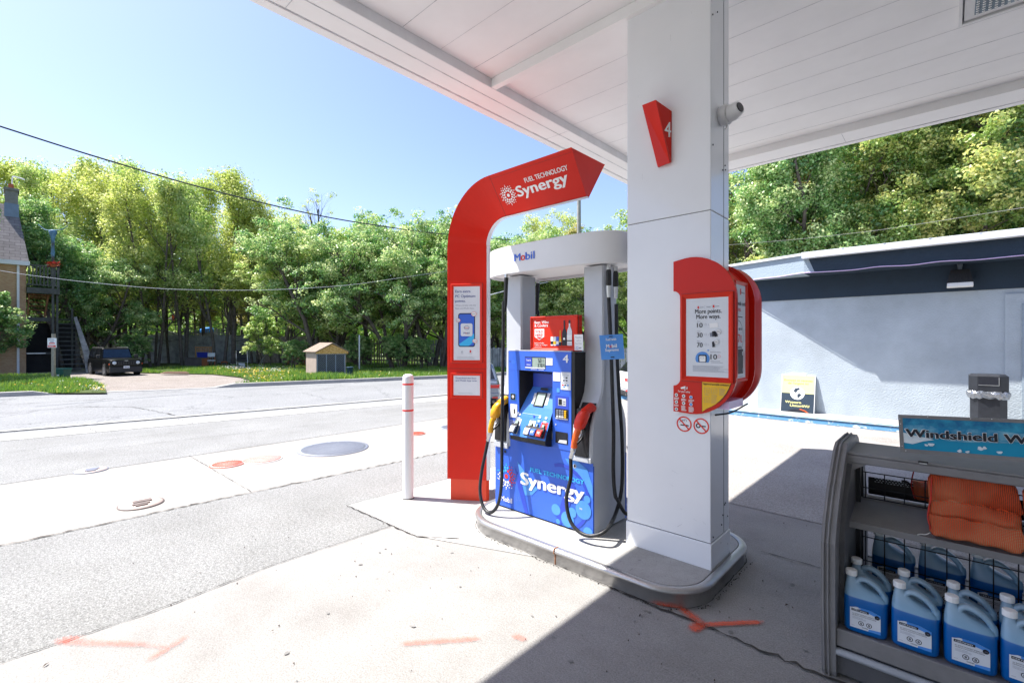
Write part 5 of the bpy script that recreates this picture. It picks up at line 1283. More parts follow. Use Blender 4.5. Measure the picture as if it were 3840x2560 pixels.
b = MB(); b.prism([(RX0 + .058, 3.02, .965), (RX0 + .058, 3.02, .93), (RX0 + .085, 3.02, .93), (RX0 + .14, 3.02, .965)], (0, .02, 0), 0); b.build("corner_gusset", "rack_light", rk)
b = MB()
for yg, z0, z1, zm in ((RYc - .002, .742, .885, (.80, )), (RYc - .002, .235, .655, (.40, .53))):
    for x in np.arange(RX0 + .115, RX1 - .08, .082): b.tube([(x, yg, z0), (x, yg, z1)], .0028, 5)
    for z in (z0 + .004, z1, *zm): b.tube([(RX0 + .1, yg - .004, z), (RX1 - .1, yg - .004, z)], .003, 5)
for y_ in (RYc - .05, RYc + .05): b.box((RX0 + .075, y_ - .014, .23), (RX0 + .10, y_ + .014, .97))
b.build("divider_grid", "black_plastic", rk)
b = MB()
for i in range(15):
    for j in range(3):
        x = RX0 + .13 + .0145 * i + (.007 if j % 2 else 0); z = .775 + .010 * j - .001 * i * 0
        b.box((x, RYc + .262, z), (x + .008, RYc + .264, z + .004), 1)
b.box((RX0 + .1, RYc + .264, .70), (RX1 - .1, RYc + .268, .80), 0)
b.build("perforated_back", ["black_plastic", "zinc"], rk)

# sign on top of the rack
mat("sea_blue", (.0, .20, .40), .35, col2=(.30, .62, .72), vs=9, mix=(.40, .74), detail=9)
mat("sea_deep", (.0, .13, .30), .35, col2=(.03, .36, .54), vs=24, mix=(.35, .7), detail=9)
mat("sea_foam", (.60, .72, .78), .35, col2=(.80, .84, .86), vs=30, detail=8)
mat("sea_flat", (.0, .25, .44), .35, col2=(.0, .30, .50), vs=6)
s0 = Vector(onY(3376, 1699, 3.052)); s1 = Vector(onY(3840, 1735.3, 3.052 + .0)); t0 = Vector(onY(3376, 1555, 3.052))
s0.z = 1.046; 
rs = thing("rack_sign", "framed blue water picture sign lettered for windshield washer on top of the rack", "sign", (-.18, 3.05, 1.02))
u = (Vector((s1.x, 3.075, 1.066)) - s0).normalized(); v = Vector((0, 0, 1)); v = (v - u * v.dot(u)).normalized(); n = u.cross(v)
SW, SH = .95, .186
def sfr(x0, y0, x1, y1, d=.02, m=0): b.prism([tuple(s0 + u * x0 + v * y0), tuple(s0 + u * x1 + v * y0), tuple(s0 + u * x1 + v * y1), tuple(s0 + u * x0 + v * y1)], tuple(-n * d), m)
b = MB(); sfr(0, 0, SW, .019); sfr(0, SH - .014, SW, SH); sfr(0, .019, .016, SH - .014); sfr(SW - .016, .019, SW, SH - .014); b.build("frame", "rack_light", rs, bevel=.003)
b = MB()
for px_, py_ in ((.004, .165), (.006, .14), (.007, .03), (.11, .181), (.26, .180), (.33, .182), (.02, .008)): b.prism([tuple(s0 + u * (px_ + a) + v * (py_ + c)) for a, c in ((0, 0), (.004, .001), (.003, .004), (0, .003))], tuple(n * .001), 0)
b.build("paint_chips", "print_white", rs)
b = MB(); f = Face(b, s0 - n * .006, u, v, .002)
f.rect(.014, .017, SW - .014, SH - .012, 3); 
R = random.Random(12)
f.poly([(.014, SH - .012), (.014, SH - .060), (.1, SH - .05), (.2, SH - .065), (.3, SH - .06), (.42, SH - .07), (.6, SH - .06), (.8, SH - .07), (SW - .014, SH - .06), (SW - .014, SH - .012)][::-1], 1, 1)
f.poly([(.014, SH - .050), (.1, SH - .045), (.2, SH - .058), (.3, SH - .05), (.42, SH - .062), (.6, SH - .05), (.8, SH - .062), (SW - .014, SH - .052), (SW - .014, SH - .085), (.6, SH - .09), (.4, SH - .10), (.22, SH - .085), (.014, SH - .11)][::-1], 0, 2)
f.poly([(.014, .10), (.06, .088), (.10, .080), (.13, .072), (.09, .062), (.05, .045), (.014, .05)][::-1], 2, 3)
f.poly([(.16, .072), (.26, .09), (.34, .09), (.40, .08), (.33, .075), (.24, .07)][::-1], 0, 3)
for q_, (x, y, r_) in enumerate(((.118, .048, .011), (.100, .044, .007), (.288, .046, .010), (.302, .050, .007), (.218, .028, .008), (.245, .026, .007), (.35, .034, .009), (.5, .04, .010), (.62, .03, .008))): f.poly([(x + r_ * (1 + .25 * math.sin(3 * a + q_)) * math.cos(a), y + r_ * (.8 + .2 * math.cos(2 * a + q_)) * math.sin(a)) for a in [i * PI / 9 for i in range(18)]], 2, 4)
f.text("Windshield Washer", .024, .0795, .043, 4, w=.572, k=5, bold=.11)
f.text("Windshield Washer", .026, .081, .040, 5, w=.568, k=7, bold=.065)
b.build("sign_face", ["sea_blue", "sea_deep", "sea_foam", "sea_flat", "print_white", "ink"], rs)

# jugs
def jug_mat(name, dark=1.):
    m = bpy.data.materials.new(name); m.use_nodes = True; nt = m.node_tree; N = nt.nodes; Lk = nt.links.new; b = N["Principled BSDF"]
    b.inputs["Roughness"].default_value = .33; b.inputs["Subsurface Weight"].default_value = 0.
    tc = N.new("ShaderNodeTexCoord"); sx = N.new("ShaderNodeSeparateXYZ"); Lk(tc.outputs["Object"], sx.inputs[0])
    r = N.new("ShaderNodeValToRGB"); e = r.color_ramp.elements
    mr = N.new("ShaderNodeMapRange"); mr.inputs["From Min"].default_value = 0; mr.inputs["From Max"].default_value = .3; Lk(sx.outputs[2], mr.inputs["Value"]); Lk(mr.outputs[0], r.inputs["Fac"])
    e[0].position = .0; e[0].color = (.0, .13, .46, 1); e[1].position = .545; e[1].color = (.0, .115, .40, 1)
    k = e.new(.56); k.color = (.19, .36, .52, 1); k = e.new(.9); k.color = (.33, .45, .55, 1)
    Lk(r.outputs[0], b.inputs["Base Color"]); b.inputs["Coat Weight"].default_value = .2
    MATS[name] = m
jug_mat("jug_plastic")
def jug_mesh():
    cu = bpy.data.curves.new("jug", 'CURVE'); cu.dimensions = '2D'; cu.fill_mode = 'BOTH'
    cu.extrude = .030; cu.bevel_depth = .026; cu.bevel_resolution = 3; cu.offset = -.026 if False else 0
    E_ = .006
    def spl(pts):
        s = cu.splines.new('BEZIER'); s.bezier_points.add(len(pts) - 1); s.use_cyclic_u = True
        for p, q in zip(s.bezier_points, pts): p.co = (q[0], q[1], 0); p.handle_left_type = p.handle_right_type = 'AUTO'
    s = cu.splines.new('POLY')
    out = catmull([(x, y, 0) for x, y in [(-.048, .024), (0, .022), (.048, .024), (.056, .035), (.058, .09), (.056, .14), (.050, .165), (.035, .183), (.012, .206), (-.008, .222), (-.020, .224), (-.028, .214), (-.036, .208), (-.046, .210), (-.055, .200), (-.057, .17), (-.058, .09), (-.056, .035), (-.048, .024)]], 4)[:-1]
    s.points.add(len(out) - 1)
    for p, q in zip(s.points, out): p.co = (q.x, q.y, 0, 1)
    s.use_cyclic_u = True
    o = bpy.data.objects.new("jug", cu); COL.objects.link(o); dg = bpy.context.evaluated_depsgraph_get(); dg.update()
    me = bpy.data.meshes.new_from_object(o.evaluated_get(dg)); bpy.data.objects.remove(o); bpy.data.curves.remove(cu)
    me.transform(Matrix.Rotation(PI / 2, 4, 'X')); return me
def make_jug_body():
    """lofted body with a shoulder that climbs to the neck, then a looped handle bridging neck and right shoulder"""
    b = MB(); rings = []
    def sect(z, x0, x1, d, e=4.2):
        cx, a = (x0 + x1) / 2, (x1 - x0) / 2; out = []
        for i in range(36):
            t_ = 2 * PI * i / 36; c, s_ = math.cos(t_), math.sin(t_)
            out.append((cx + a * math.copysign(abs(c) ** (2 / e), c), d * math.copysign(abs(s_) ** (2 / e), s_), z))
        return out
    for z, x0, x1, d in ((.0, -.068, .068, .040), (.004, -.076, .076, .049), (.014, -.081, .081, .055), (.07, -.082, .082, .056), (.135, -.082, .082, .056), (.158, -.0815, .081, .054), (.172, -.081, .076, .051), (.184, -.080, .062, .046), (.196, -.079, .030, .040), (.210, -.077, -.002, .033), (.224, -.075, -.022, .026), (.238, -.072, -.036, .019), (.246, -.071, -.038, .017), (.262, -.071, -.038, .017)):
        rings.append(sect(z, x0, x1, d, 4.2 if z < .19 else 3 if z < .23 else 2.2))
    b.loft(rings, 0)
    hp = catmull([(-.034, 0, .214), (-.026, 0, .232), (-.010, 0, .241), (.010, 0, .239), (.036, 0, .225), (.057, 0, .204), (.069, 0, .180), (.0705, 0, .152)], 5)
    k = len(hp); vs = []
    for i, p in enumerate(hp):
        t_ = (hp[min(i + 1, k - 1)] - hp[max(i - 1, 0)]).normalized(); nn_ = Vector((0, 1, 0)).cross(t_)
        w = .0115 + .004 * (i > k - 8); d = .020 if 3 < i < k - 6 else .026 if i < k - 4 else .036
        vs.append([tuple(p + nn_ * w * math.copysign(abs(math.cos(a)) ** .8, math.cos(a)) + Vector((0, 1, 0)) * d * math.copysign(abs(math.sin(a)) ** .8, math.sin(a))) for a in [j * 2 * PI / 14 for j in range(14)]])
    b.loft(vs, 0)
    return b
def make_jug(label, loc, group, rz=0.):
    j = thing("fluid_jug", label, "washer fluid jug", (0, 0, 0), group)
    make_jug_body().build("body", "jug_plastic", j)
    c = MB(); n = 28
    prof_ = [(.0185, .249), (.0225, .250), (.0225, .272), (.0205, .275), (.001, .2755)]
    vs = []
    for r_, z in prof_:
        for i in range(n): q = r_ * (1 + (.035 if i % 2 else 0)) if .02 < r_ else r_; vs.append((-.0545 + q * math.cos(2 * PI * i / n), q * math.sin(2 * PI * i / n), z))
    c.add(vs, [(i * n + k, i * n + (k + 1) % n, (i + 1) * n + (k + 1) % n, (i + 1) * n + k) for i in range(len(prof_) - 1) for k in range(n)], 0)
    c.add(vs[-n:], [tuple(range(n))]); c.build("cap", "print_white", j)
    b = MB(); f = Face(b, (-.056, -.0566, .028), (1, 0, 0), (0, 0, 1), .0008); w, h = .114, .098
    f.poly([(0, 0), (w, 0), (w, h - .012), (w * .65, h), (w * .2, h), (w * .05, h - .006), (0, h - .006)], 0)
    f.poly([(w * .28, h), (w * .65, h), (w, h - .012), (w, h - .026), (w * .62, h - .016), (w * .28, h - .008)], 2, 1)
    f.rect(w * .05, h - .020, w * .62, h - .009, 1, 2); f.text("CERTIFIED", w * .08, h - .0172, .0055, 0, w=w * .48, k=3, bold=.04)
    f.disc(w * .89, h - .024, .0095, 1, 3, 16); f.text("-35", w * .89, h - .027, .005, 4, w=.010, k=4, align='c')
    f.text("ALL SEASON WINDSHIELD WASHER FLUID", w * .08, h - .034, .0042, 1, w=w * .78, k=1, bold=.02)
    f.text("LIQUIDE DE LAVE-GLACE TOUTES SAISONS", w * .08, h - .041, .0042, 1, w=w * .78, k=1, bold=.02)
    f.lines(w * .08, h - .047, w * .55, 3, .004, .0009, 4, 1)
    for q in (.37, .63):
        f.ring(w * q, h * .27, .0085, .0112, 1, 1, 8, PI / 8, 2 * PI + PI / 8); f.ring(w * q, h * .27 + .001, .0015, .004, 1, 1, 8); f.rect(w * q - .004, h * .27 - .005, w * q + .004, h * .27 - .003, 1, 1)
    f.text("DANGER", w * .5, h * .08, .0042, 1, w=w * .2, k=1, align='c', bold=.04)
    f.poly([(w * .6, 0), (w, 0), (w, .014), (w * .62, .010)], 2, 1); f.lines(w * .05, h * .10, w * .2, 1, .01, .001, 4, 1)
    b.build("label", ["poster_white", "ink", "blue_light", "print_white", "ink_grey"], j)
    if "sticker" in label:
        s_ = MB(); Face(s_, (-.030, -.036, .178), (1, 0, 0), (0, .3, 1), .009).poly([(0, .004), (.006, 0), (.013, .003), (.007, .009)], 0); s_.build("price_sticker", "nozzle_orange", j)
    if "peeling" in label:
        s_ = MB(); s_.add([(-.057, -.058, .118), (-.030, -.064, .124), (-.012, -.0595, .124), (-.03, -.059, .115)], [(0, 1, 2, 3)]); s_.build("curled_corner", "print_white", j)
    j.location = loc; j.rotation_euler = (0, 0, rz)
    return j
GR = "washer fluid jugs on the bottom shelf"
xs = [(-.290, 2.772), (-.112, 2.776), (.063, 2.780), (.235, 2.784)]
jugs = []
for k, ((x, y), lb) in enumerate(zip(xs, ("front row jug of blue fluid with peeling label beside the left side panel", "front row jug of blue fluid second from the left side panel, label flat", "front row jug of blue fluid with a small orange price sticker", "front row jug of blue fluid cut off by the picture edge"))):
    jugs.append(make_jug(lb, (x, y, .233), GR, (.05, -.03, .02, -.06)[k]))
for (x, y), lb in zip([(-.288, 2.925), (-.105, 2.93), (.068, 2.935), (.238, 2.94)], ("second row jug right behind the jug with the peeling label", "second row jug right behind the second jug of the front row", "second row jug right behind the jug with the orange sticker", "second row jug right behind the cut off front jug")):
    c = copy_tree(jugs[1]); c.location = (x, y, .233); c["label"] = lb
for (x, y), lb in zip([(-.225, 3.30), (-.03, 3.305), (.165, 3.30), (.36, 3.305)], ("rear jug behind the wire grid nearest the left side panel", "rear jug behind the wire grid, second from the left panel", "rear jug behind the wire grid, third from the left panel", "rear jug behind the wire grid at the picture edge")):
    c = copy_tree(jugs[1]); c.location = (x, y, .233); c["label"] = lb; c.scale = (1.1, 1., 1.18); c["group"] = "washer fluid jugs behind the wire grid"
for x, w_ in ((.41, "next to"), (.59, "two places past")):
    c = copy_tree(jugs[1]); c.location = (x, 2.79, .233); c["label"] = "front row blue fluid jug %s the jug cut by the picture edge" % w_
# firewood in net bags
def net_mat():
    m = bpy.data.materials.new("orange_net"); m.use_nodes = True; nt = m.node_tree; N = nt.nodes; Lk = nt.links.new; b = N["Principled BSDF"]; b.inputs["Roughness"].default_value = .6
    tc = N.new("ShaderNodeTexCoord"); w = []
    nz = N.new("ShaderNodeTexNoise"); nz.inputs["Scale"].default_value = 9; Lk(tc.outputs["Object"], nz.inputs["Vector"])
    sc = N.new("ShaderNodeVectorMath"); sc.operation = 'SCALE'; sc.inputs[3].default_value = .02; Lk(nz.outputs["Color"], sc.inputs[0])
    ad = N.new("ShaderNodeVectorMath"); ad.operation = 'ADD'; Lk(tc.outputs["Object"], ad.inputs[0]); Lk(sc.outputs[0], ad.inputs[1])
    for d in ('X', 'Z'):
        wv = N.new("ShaderNodeTexWave"); wv.bands_direction = d; wv.inputs["Scale"].default_value = 52 if d == 'X' else 60; wv.inputs["Distortion"].default_value = .4; Lk(ad.outputs[0], wv.inputs["Vector"]); w.append(wv)
    mx = N.new("ShaderNodeMath"); mx.operation = 'MAXIMUM'; Lk(w[0].outputs["Fac"], mx.inputs[0]); Lk(w[1].outputs["Fac"], mx.inputs[1])
    r = N.new("ShaderNodeValToRGB"); r.color_ramp.elements[0].position = .62; r.color_ramp.elements[1].position = .8; Lk(mx.outputs[0], r.inputs["Fac"])
    n2 = N.new("ShaderNodeTexNoise"); n2.inputs["Scale"].default_value = 5; Lk(tc.outputs["Object"], n2.inputs["Vector"])
    r2 = N.new("ShaderNodeValToRGB"); r2.color_ramp.elements[0].color = (.09, .03, .012, 1); r2.color_ramp.elements[1].color = (.66, .40, .20, 1); r2.color_ramp.elements[0].position = .35; r2.color_ramp.elements[1].position = .6; Lk(n2.outputs["Fac"], r2.inputs["Fac"])
    r.color_ramp.elements[1].color = (1, 1, 1, 1); r.color_ramp.elements[0].color = (0, 0, 0, 1)
    mi = N.new("ShaderNodeMix"); mi.data_type = 'RGBA'; Lk(r.outputs[0], mi.inputs[0]); Lk(r2.outputs[0], mi.inputs[6]); mi.inputs[7].default_value = (.80, .085, .010, 1); Lk(mi.outputs[2], b.inputs["Base Color"])
    bp = N.new("ShaderNodeBump"); bp.inputs["Distance"].default_value = .004; Lk(mx.outputs[0], bp.inputs["Height"]); Lk(bp.outputs[0], b.inputs["Normal"])
    MATS["orange_net"] = m
net_mat()
mat("net_dark", (.50, .025, .012), .6, var=.3, vs=30); mat("cord_white", (.65, .65, .62), .7, var=.2, vs=40)
def wood_bag(x0, x1, yb, z0, label, pr, tail=False):
    t = thing("firewood_bag", label, "firewood bag", (x0, yb, z0), "orange net bags of firewood")
    b = MB(); rings = []; R = random.Random(int((x0 + 5) * 100))
    nx = 18
    for i in range(nx + 1):
        u_ = i / nx; s = min(1, .80 + 4 * u_, .80 + 4 * (1 - u_)) ; x = x0 + (x1 - x0) * u_
        rg = []
        for (y, z) in [(p[0], p[1]) for p in pr]:
            yc_, zc_ = .10, .10
            rg.append((x + .01 * math.sin(z * 40), yb + yc_ + (y - yc_) * s + .003 * R.uniform(-1, 1), z0 + zc_ + (z - zc_) * s + .0035 * math.sin(i * 1.1 + y * 30) + .010 * math.sin(u_ * 3)))
        rings.append(rg)
    b.loft(rings, 0); nb = b.build("net", "orange_net", t, bevel=.006, seg=2)
    b = MB()
    hem = [(x0 + (x1 - x0) * k / 10, yb + pr[min(len(pr) - 1, 10)][0] + .004 * math.sin(k * 2.1), z0 + pr[min(len(pr) - 1, 10)][1] + .006 * math.sin(k * 1.3) + .004) for k in range(11)]
    b.tube(catmull(hem, 3), .0045, 6); b.tube(catmull([(x0 + .012, yb + .0, z0 + .01), (x0 - .006, yb + .02, z0 + .08), (x0 + .004, yb + .06, z0 + .16), (x0 + .006, yb + .10, z0 + .25)], 4), .0032, 6); b.build("hem", "net_dark", t)
    if tail:
        b = MB(); b.tube(catmull([(x0 + .003, yb - .004, z0 + .016), (x0 - .012, yb - .012, z0 + .006), (x0 - .03, yb - .018, z0 + .004), (x0 - .042, yb - .02, z0 - .002)], 4), .0022, 5); b.build("tie_cord", "cord_white", t)
    return t
PR = [(-.005, .0), (-.034, .012), (-.030, .030), (.016, .092), (.040, .086), (.030, .100), (.062, .150), (.088, .150), (.080, .170), (.098, .262), (.125, .285), (.16, .25), (.18, .15), (.16, .04), (.08, -.01)]
wood_bag(-.068, .232, 2.935, .695, "large orange net bag of firewood slumped on the middle shelf with white tie cord", PR, True)
wood_bag(.245, .55, 2.94, .695, "orange net bag of firewood at the picture edge beside the large bag", PR)
wood_bag(-.145, .22, 3.33, .745, "small orange net bag seen behind the upper wire grid with a black strap", [(0, 0), (-.02, .03), (-.01, .07), (.03, .095), (.06, .09), (.10, .095), (.14, .07), (.15, .05), (.15, .02), (.12, .0), (.08, -.005)])
b = MB(); b.tube(catmull([(-.145, 3.36, .80), (-.165, 3.34, .835), (-.19, 3.33, .84)], 4), .006, 6)
b.build("strap", "black_plastic", [o for o in bpy.data.objects if o.name.startswith("firewood_bag")][-1])

# ================================================================ CARS
mat("car_black", (.003, .0035, .004), .3, coat=.1, spec=.22, var=.1, vs=3); mat("car_grey", (.20, .24, .30), .25, metal=.5, coat=.6, var=.05, vs=3); mat("car_white", (.74, .75, .77), .28, coat=.6, var=.02, vs=3)
mat("windscreen", (.008, .03, .06), .08, coat=.3, var=.3, vs=3); mat("tyre_rubber", (.018, .018, .02), .8, var=.3, vs=30); mat("rim_alloy", (.42, .43, .45), .3, metal=.8, var=.1, vs=9)
mat("headlamp", (.55, .62, .70), .1, coat=.8, var=.15, vs=30); mat("tail_red", (.50, .012, .012), .2, coat=.5, var=.2, vs=20); mat("plate_white", (.72, .74, .78), .4, var=.05, vs=20)
mat("trim_dark", (.02, .022, .025), .6, var=.2, vs=20)
def suv(name, label, L, W, Hh, paint, loc, rz, style="soft", sc=1.):
    """nose points along +x; origin on the ground at the middle"""
    t = thing(name, label, "suv", (0, 0, 0)); box = style == "boxy"
    hl = L / 2; belt = Hh * .60; gc = Hh * .13
    wz = Hh * .205; fxw, rxw = hl - L * .185, -hl + L * .19
    # side silhouette of the lower body, lofted across the width with rounded shoulders
    nose = Hh * (.55 if box else .47); hood = Hh * (.60 if box else .555)
    xs_ = np.linspace(-hl, hl, 41)
    def top(x):
        u = (x + hl) / L
        if u > .76: return nose + (hood - nose) * (1 - ((u - .76) / .24) ** (3.2 if box else 2.0))
        if u > .7: return hood + (belt - hood) * (.76 - u) / .06
        if u < .06: return belt * (.93 + .07 * (u / .06) ** .5)
        return belt
    def halfw(x, z):
        u = abs(x) / hl; w = W / 2 * (1 - .10 * max(0, (u - .80) / .2) ** 2)
        zz = (z - gc) / (belt - gc)
        return w * (1 - .07 * max(0, zz - .55) / .45 - .05 * max(0, .25 - zz) / .25)
    rings = []
    for x in xs_:
        tp_ = top(x); ee = max(0, (abs(x) / hl - .94) / .06); lo = gc + .10 * Hh * ee; r = []
        for zz in (0, .12, .35, .6, .8, .93): z = lo + (tp_ - lo) * zz; r.append((x, -halfw(x, z), z))
        r += [(x, -halfw(x, tp_) * .93, tp_), (x, -halfw(x, tp_) * .5, tp_ + .012 * Hh), (x, halfw(x, tp_) * .5, tp_ + .012 * Hh), (x, halfw(x, tp_) * .93, tp_)]
        for zz in (.93, .8, .6, .35, .12, 0): z = lo + (tp_ - lo) * zz; r.append((x, halfw(x, z), z))
        rings.append(r)
    b = MB(); b.loft(rings, 0); body = b.build("body", paint, t)
    e = body.modifiers.new("edges", 'EDGE_SPLIT'); e.split_angle = math.radians(45)
    # cabin
    ro = Hh * .965
    a0, a1, b1, b0 = hl * .30, hl * (.17 if box else .02), -hl * (.86 if box else .72), -hl * (.95 if box else .93)
    wb_, wt = W / 2 * .925, W / 2 * (.80 if box else .72)
    def cab(x0, x1, z0, z1, y0, y1, b, m=0):
        b.hexa([(x1[0], -y0, z0), (x0[0], -y0, z0), (x0[0], y0, z0), (x1[0], y0, z0), (x1[1], -y1, z1), (x0[1], -y1, z1), (x0[1], y1, z1), (x1[1], y1, z1)], m)
    b = MB(); cab((a0, a1), (b0, b1), belt * .985, ro, wb_, wt, b); b.build("cabin", paint, t, bevel=.05 * Hh, seg=3)
    def lerp(p, q, k): return p + (q - p) * k
    def onside(u, v, s, off=.006):   # u along belt 0..1 rear->front, v height
        xb = lerp(b0, a0, u); xt_ = lerp(b1, a1, u); return (lerp(xb, xt_, v), s * (lerp(wb_, wt, v) + off), lerp(belt, ro, v))
    for s in (-1, 1):
        for u0, u1 in ((.05, .30), (.34, .62), (.655, .93)):
            b = MB(); q = [onside(u0, .1, s), onside(u1, .1, s), onside(u1 - (.03 if u1 > .9 else 0), .82, s), onside(u0 + (.02 if u0 < .1 else 0), .82, s)]
            b.add(q, [(0, 1, 2, 3) if s < 0 else (3, 2, 1, 0)]); b.build("side_window", "dark_glass", t)
    def onend(front, y, v, off=.008):
        x = lerp(a0, a1, v) + off if front else lerp(b0, b1, v) - off; return (x, y * lerp(wb_, wt, v), lerp(belt, ro, v))
    b = MB(); q = [onend(1, -.90, .08), onend(1, .90, .08), onend(1, .88, .86), onend(1, -.88, .86)]; b.add(q, [(0, 1, 2, 3)]); b.build("windshield", "windscreen" if box else "dark_glass", t)
    b = MB(); q = [onend(0, .86, .12), onend(0, -.86, .12), onend(0, -.84, .84), onend(0, .84, .84)]; b.add(q, [(0, 1, 2, 3)]); b.build("rear_window", "dark_glass", t)
    # wheels
    rw = Hh * .20
    for x in (fxw, rxw):
        for s in (-1, 1):
            y1 = s * W / 2 * .99; y0 = y1 - s * W * .12
            b = MB(); b.tube([(x, y1 - s * .04, wz), (x, y1 + s * .004, wz)], rw * 1.17, 28, 0, smooth=False); b.build("wheel_arch", "trim_dark", t)
            b = MB(); b.tube([(x, y0, wz), (x, y0 + s * .01, wz), (x, y1 - s * .0, wz), (x, y1 + s * .012, wz)], [rw * .9, rw, rw, rw * .93], 28, 0, smooth=False); wh = b.build("wheel", "tyre_rubber", t)
            b = MB(); b.tube([(x, y1, wz), (x, y1 + s * .016, wz)], rw * .64, 20, 0, smooth=False)
            b.build("rim", "rim_alloy", wh)
    zb = gc
    if box:
        fx_ = hl * 1.0
        b = MB()
        b.box((fx_ - .05, -W * .33, nose * .70), (fx_ + .012, W * .33, nose * .955), 0)
        for i in range(8): y = -W * .25 + W * .5 * i / 7; b.box((fx_ + .008, y - W * .012, nose * .73), (fx_ + .022, y + W * .012, nose * .93), 1)
        b.build("grille", ["trim_dark", "car_black"], t, bevel=.008)
        for s in (-1, 1):
            b = MB(); b.tube([(fx_ - .02, s * W * .335, nose * .845), (fx_ + .02, s * W * .335, nose * .845), (fx_ + .035, s * W * .335, nose * .845)], [W * .058, W * .058, W * .045], 20, 0); b.build("headlight", "headlamp", t)
            b = MB(); b.box((fx_ - .10, s * W * .44, nose * .74), (fx_ - .03, s * W * .475, nose * .80)); b.build("turn_signal", "nozzle_orange", t)
        b = MB(); b.box((fx_ - .1, -W * .47, zb * .95), (fx_ + .045, W * .47, nose * .58)); b.build("bumper", "trim_dark", t, bevel=.03)
        b = MB(); b.box((fx_ + .046, -W * .085, nose * .50), (fx_ + .052, W * .085, nose * .64)); f = Face(b, (fx_ + .0525, -W * .085, nose * .5), (0, 1, 0), (0, 0, 1), .001); f.rect(W * .02, nose * .035, W * .095, nose * .095, 1); f.rect(W * .105, nose * .035, W * .15, nose * .095, 1); b.build("licence_plate", ["plate_white", "ink_grey"], t)
        for s in (-1, 1):
            b = MB(); b.box((hl * .27, s * W * .49, belt * 1.03), (hl * .33, s * W * .60, belt * 1.22)); b.build("mirror", "trim_dark", t, bevel=.02)
        b = MB(); b.box((fx_ - .004, -W * .05, nose * .965), (fx_ + .014, W * .05, nose * .985)); b.build("nose_badge", "steel", t)
        b = MB()
        for s in (-1, 1): b.tube([(a1 - .1, s * wt * .9, ro + .03), (b1 + .1, s * wt * .9, ro + .03)], .015, 6)
        b.build("roof_rail", "steel", t)
    else:
        rx_ = -hl
        for s in (-1, 1):
            b = MB(); b.hexa([(rx_ - .012, min(s * W * .26, s * W * .47), belt * .74), (rx_ + .25, min(s * W * .30, s * W * .497), belt * .78), (rx_ + .25, max(s * W * .30, s * W * .497), belt * .78), (rx_ - .012, max(s * W * .26, s * W * .47), belt * .74),
                (rx_ - .012, min(s * W * .26, s * W * .47), belt * .86), (rx_ + .25, min(s * W * .30, s * W * .497), belt * .86), (rx_ + .25, max(s * W * .30, s * W * .497), belt * .86), (rx_ - .012, max(s * W * .26, s * W * .47), belt * .86)]); b.build("tail_light", "tail_red", t, bevel=.01)
            b = MB(); b.box((rx_ - .03, s * W * .34, gc * 1.7), (rx_ + .02, s * W * .44, gc * 1.95)); b.build("reflector", "tail_red", t)
            b = MB(); b.tube([(rx_ - .03, s * W * .36, gc * 1.15), (rx_ + .1, s * W * .36, gc * 1.15)], .045, 14); b.build("exhaust", "steel", t)
        b = MB(); b.box((rx_ - .03, -W * .46, gc * .85), (rx_ + .25, W * .46, gc * 1.6)); b.build("lower_bumper", "trim_dark", t, bevel=.03)
        b = MB(); b.box((rx_ - .035, -W * .47, gc * 2.1), (rx_ + .1, W * .47, gc * 2.6)); b.build("rear_bumper", paint, t, bevel=.02)
        b = MB(); b.box((rx_ - .02, -W * .1, belt * .60), (rx_ - .005, W * .1, belt * .72)); b.build("licence_plate", "plate_white", t)
        b = MB(); b.box((fxw * 0 + hl * .985, -W * .4, nose * .75), (hl * 1.005, W * .4, nose * .92)); b.build("grille", "trim_dark", t)
        b = MB(); b.box((b1 - .10, -wt * .9, ro - .01), (b1 + .12, wt * .9, ro + .02)); b.build("spoiler", paint, t, bevel=.01)
    t.location = loc; t.rotation_euler = (0, 0, rz); t.scale = (sc, sc, sc)
    return t
def los(px): d = ray(px, 1280); return math.atan2(d[1], d[0])
fwd = math.atan2(S1, -C1)           # heading that points away from the camera
jx, jy, _ = at(428, 1411)
suv("parked_suv", "black boxy suv with round headlights parked nose out in the shaded driveway", 4.2, 1.64, 1.66, "car_black", (jx + 1.65 * math.cos(los(428)), jy + 1.65 * math.sin(los(428)), 0), los(428) + PI + .26, "boxy", .80)
x, y, _ = at(1782, 1530)
suv("parked_suv", "grey suv seen from behind between the red arch and the pump", 4.4, 1.85, 1.55, "car_grey", (x + 1.5 * math.cos(los(1782)), y + 1.5 * math.sin(los(1782)), 0), los(1782) - .02, "soft", .70)
x, y, _ = at(2535, 1500)
suv("parked_suv", "white suv parked behind the pump, half hidden by the white column", 4.4, 1.85, 1.6, "car_white", (x + .5 * math.cos(los(2535)), y + .5 * math.sin(los(2535)), 0), los(2535) - PI / 2 + .45, "soft", .74)
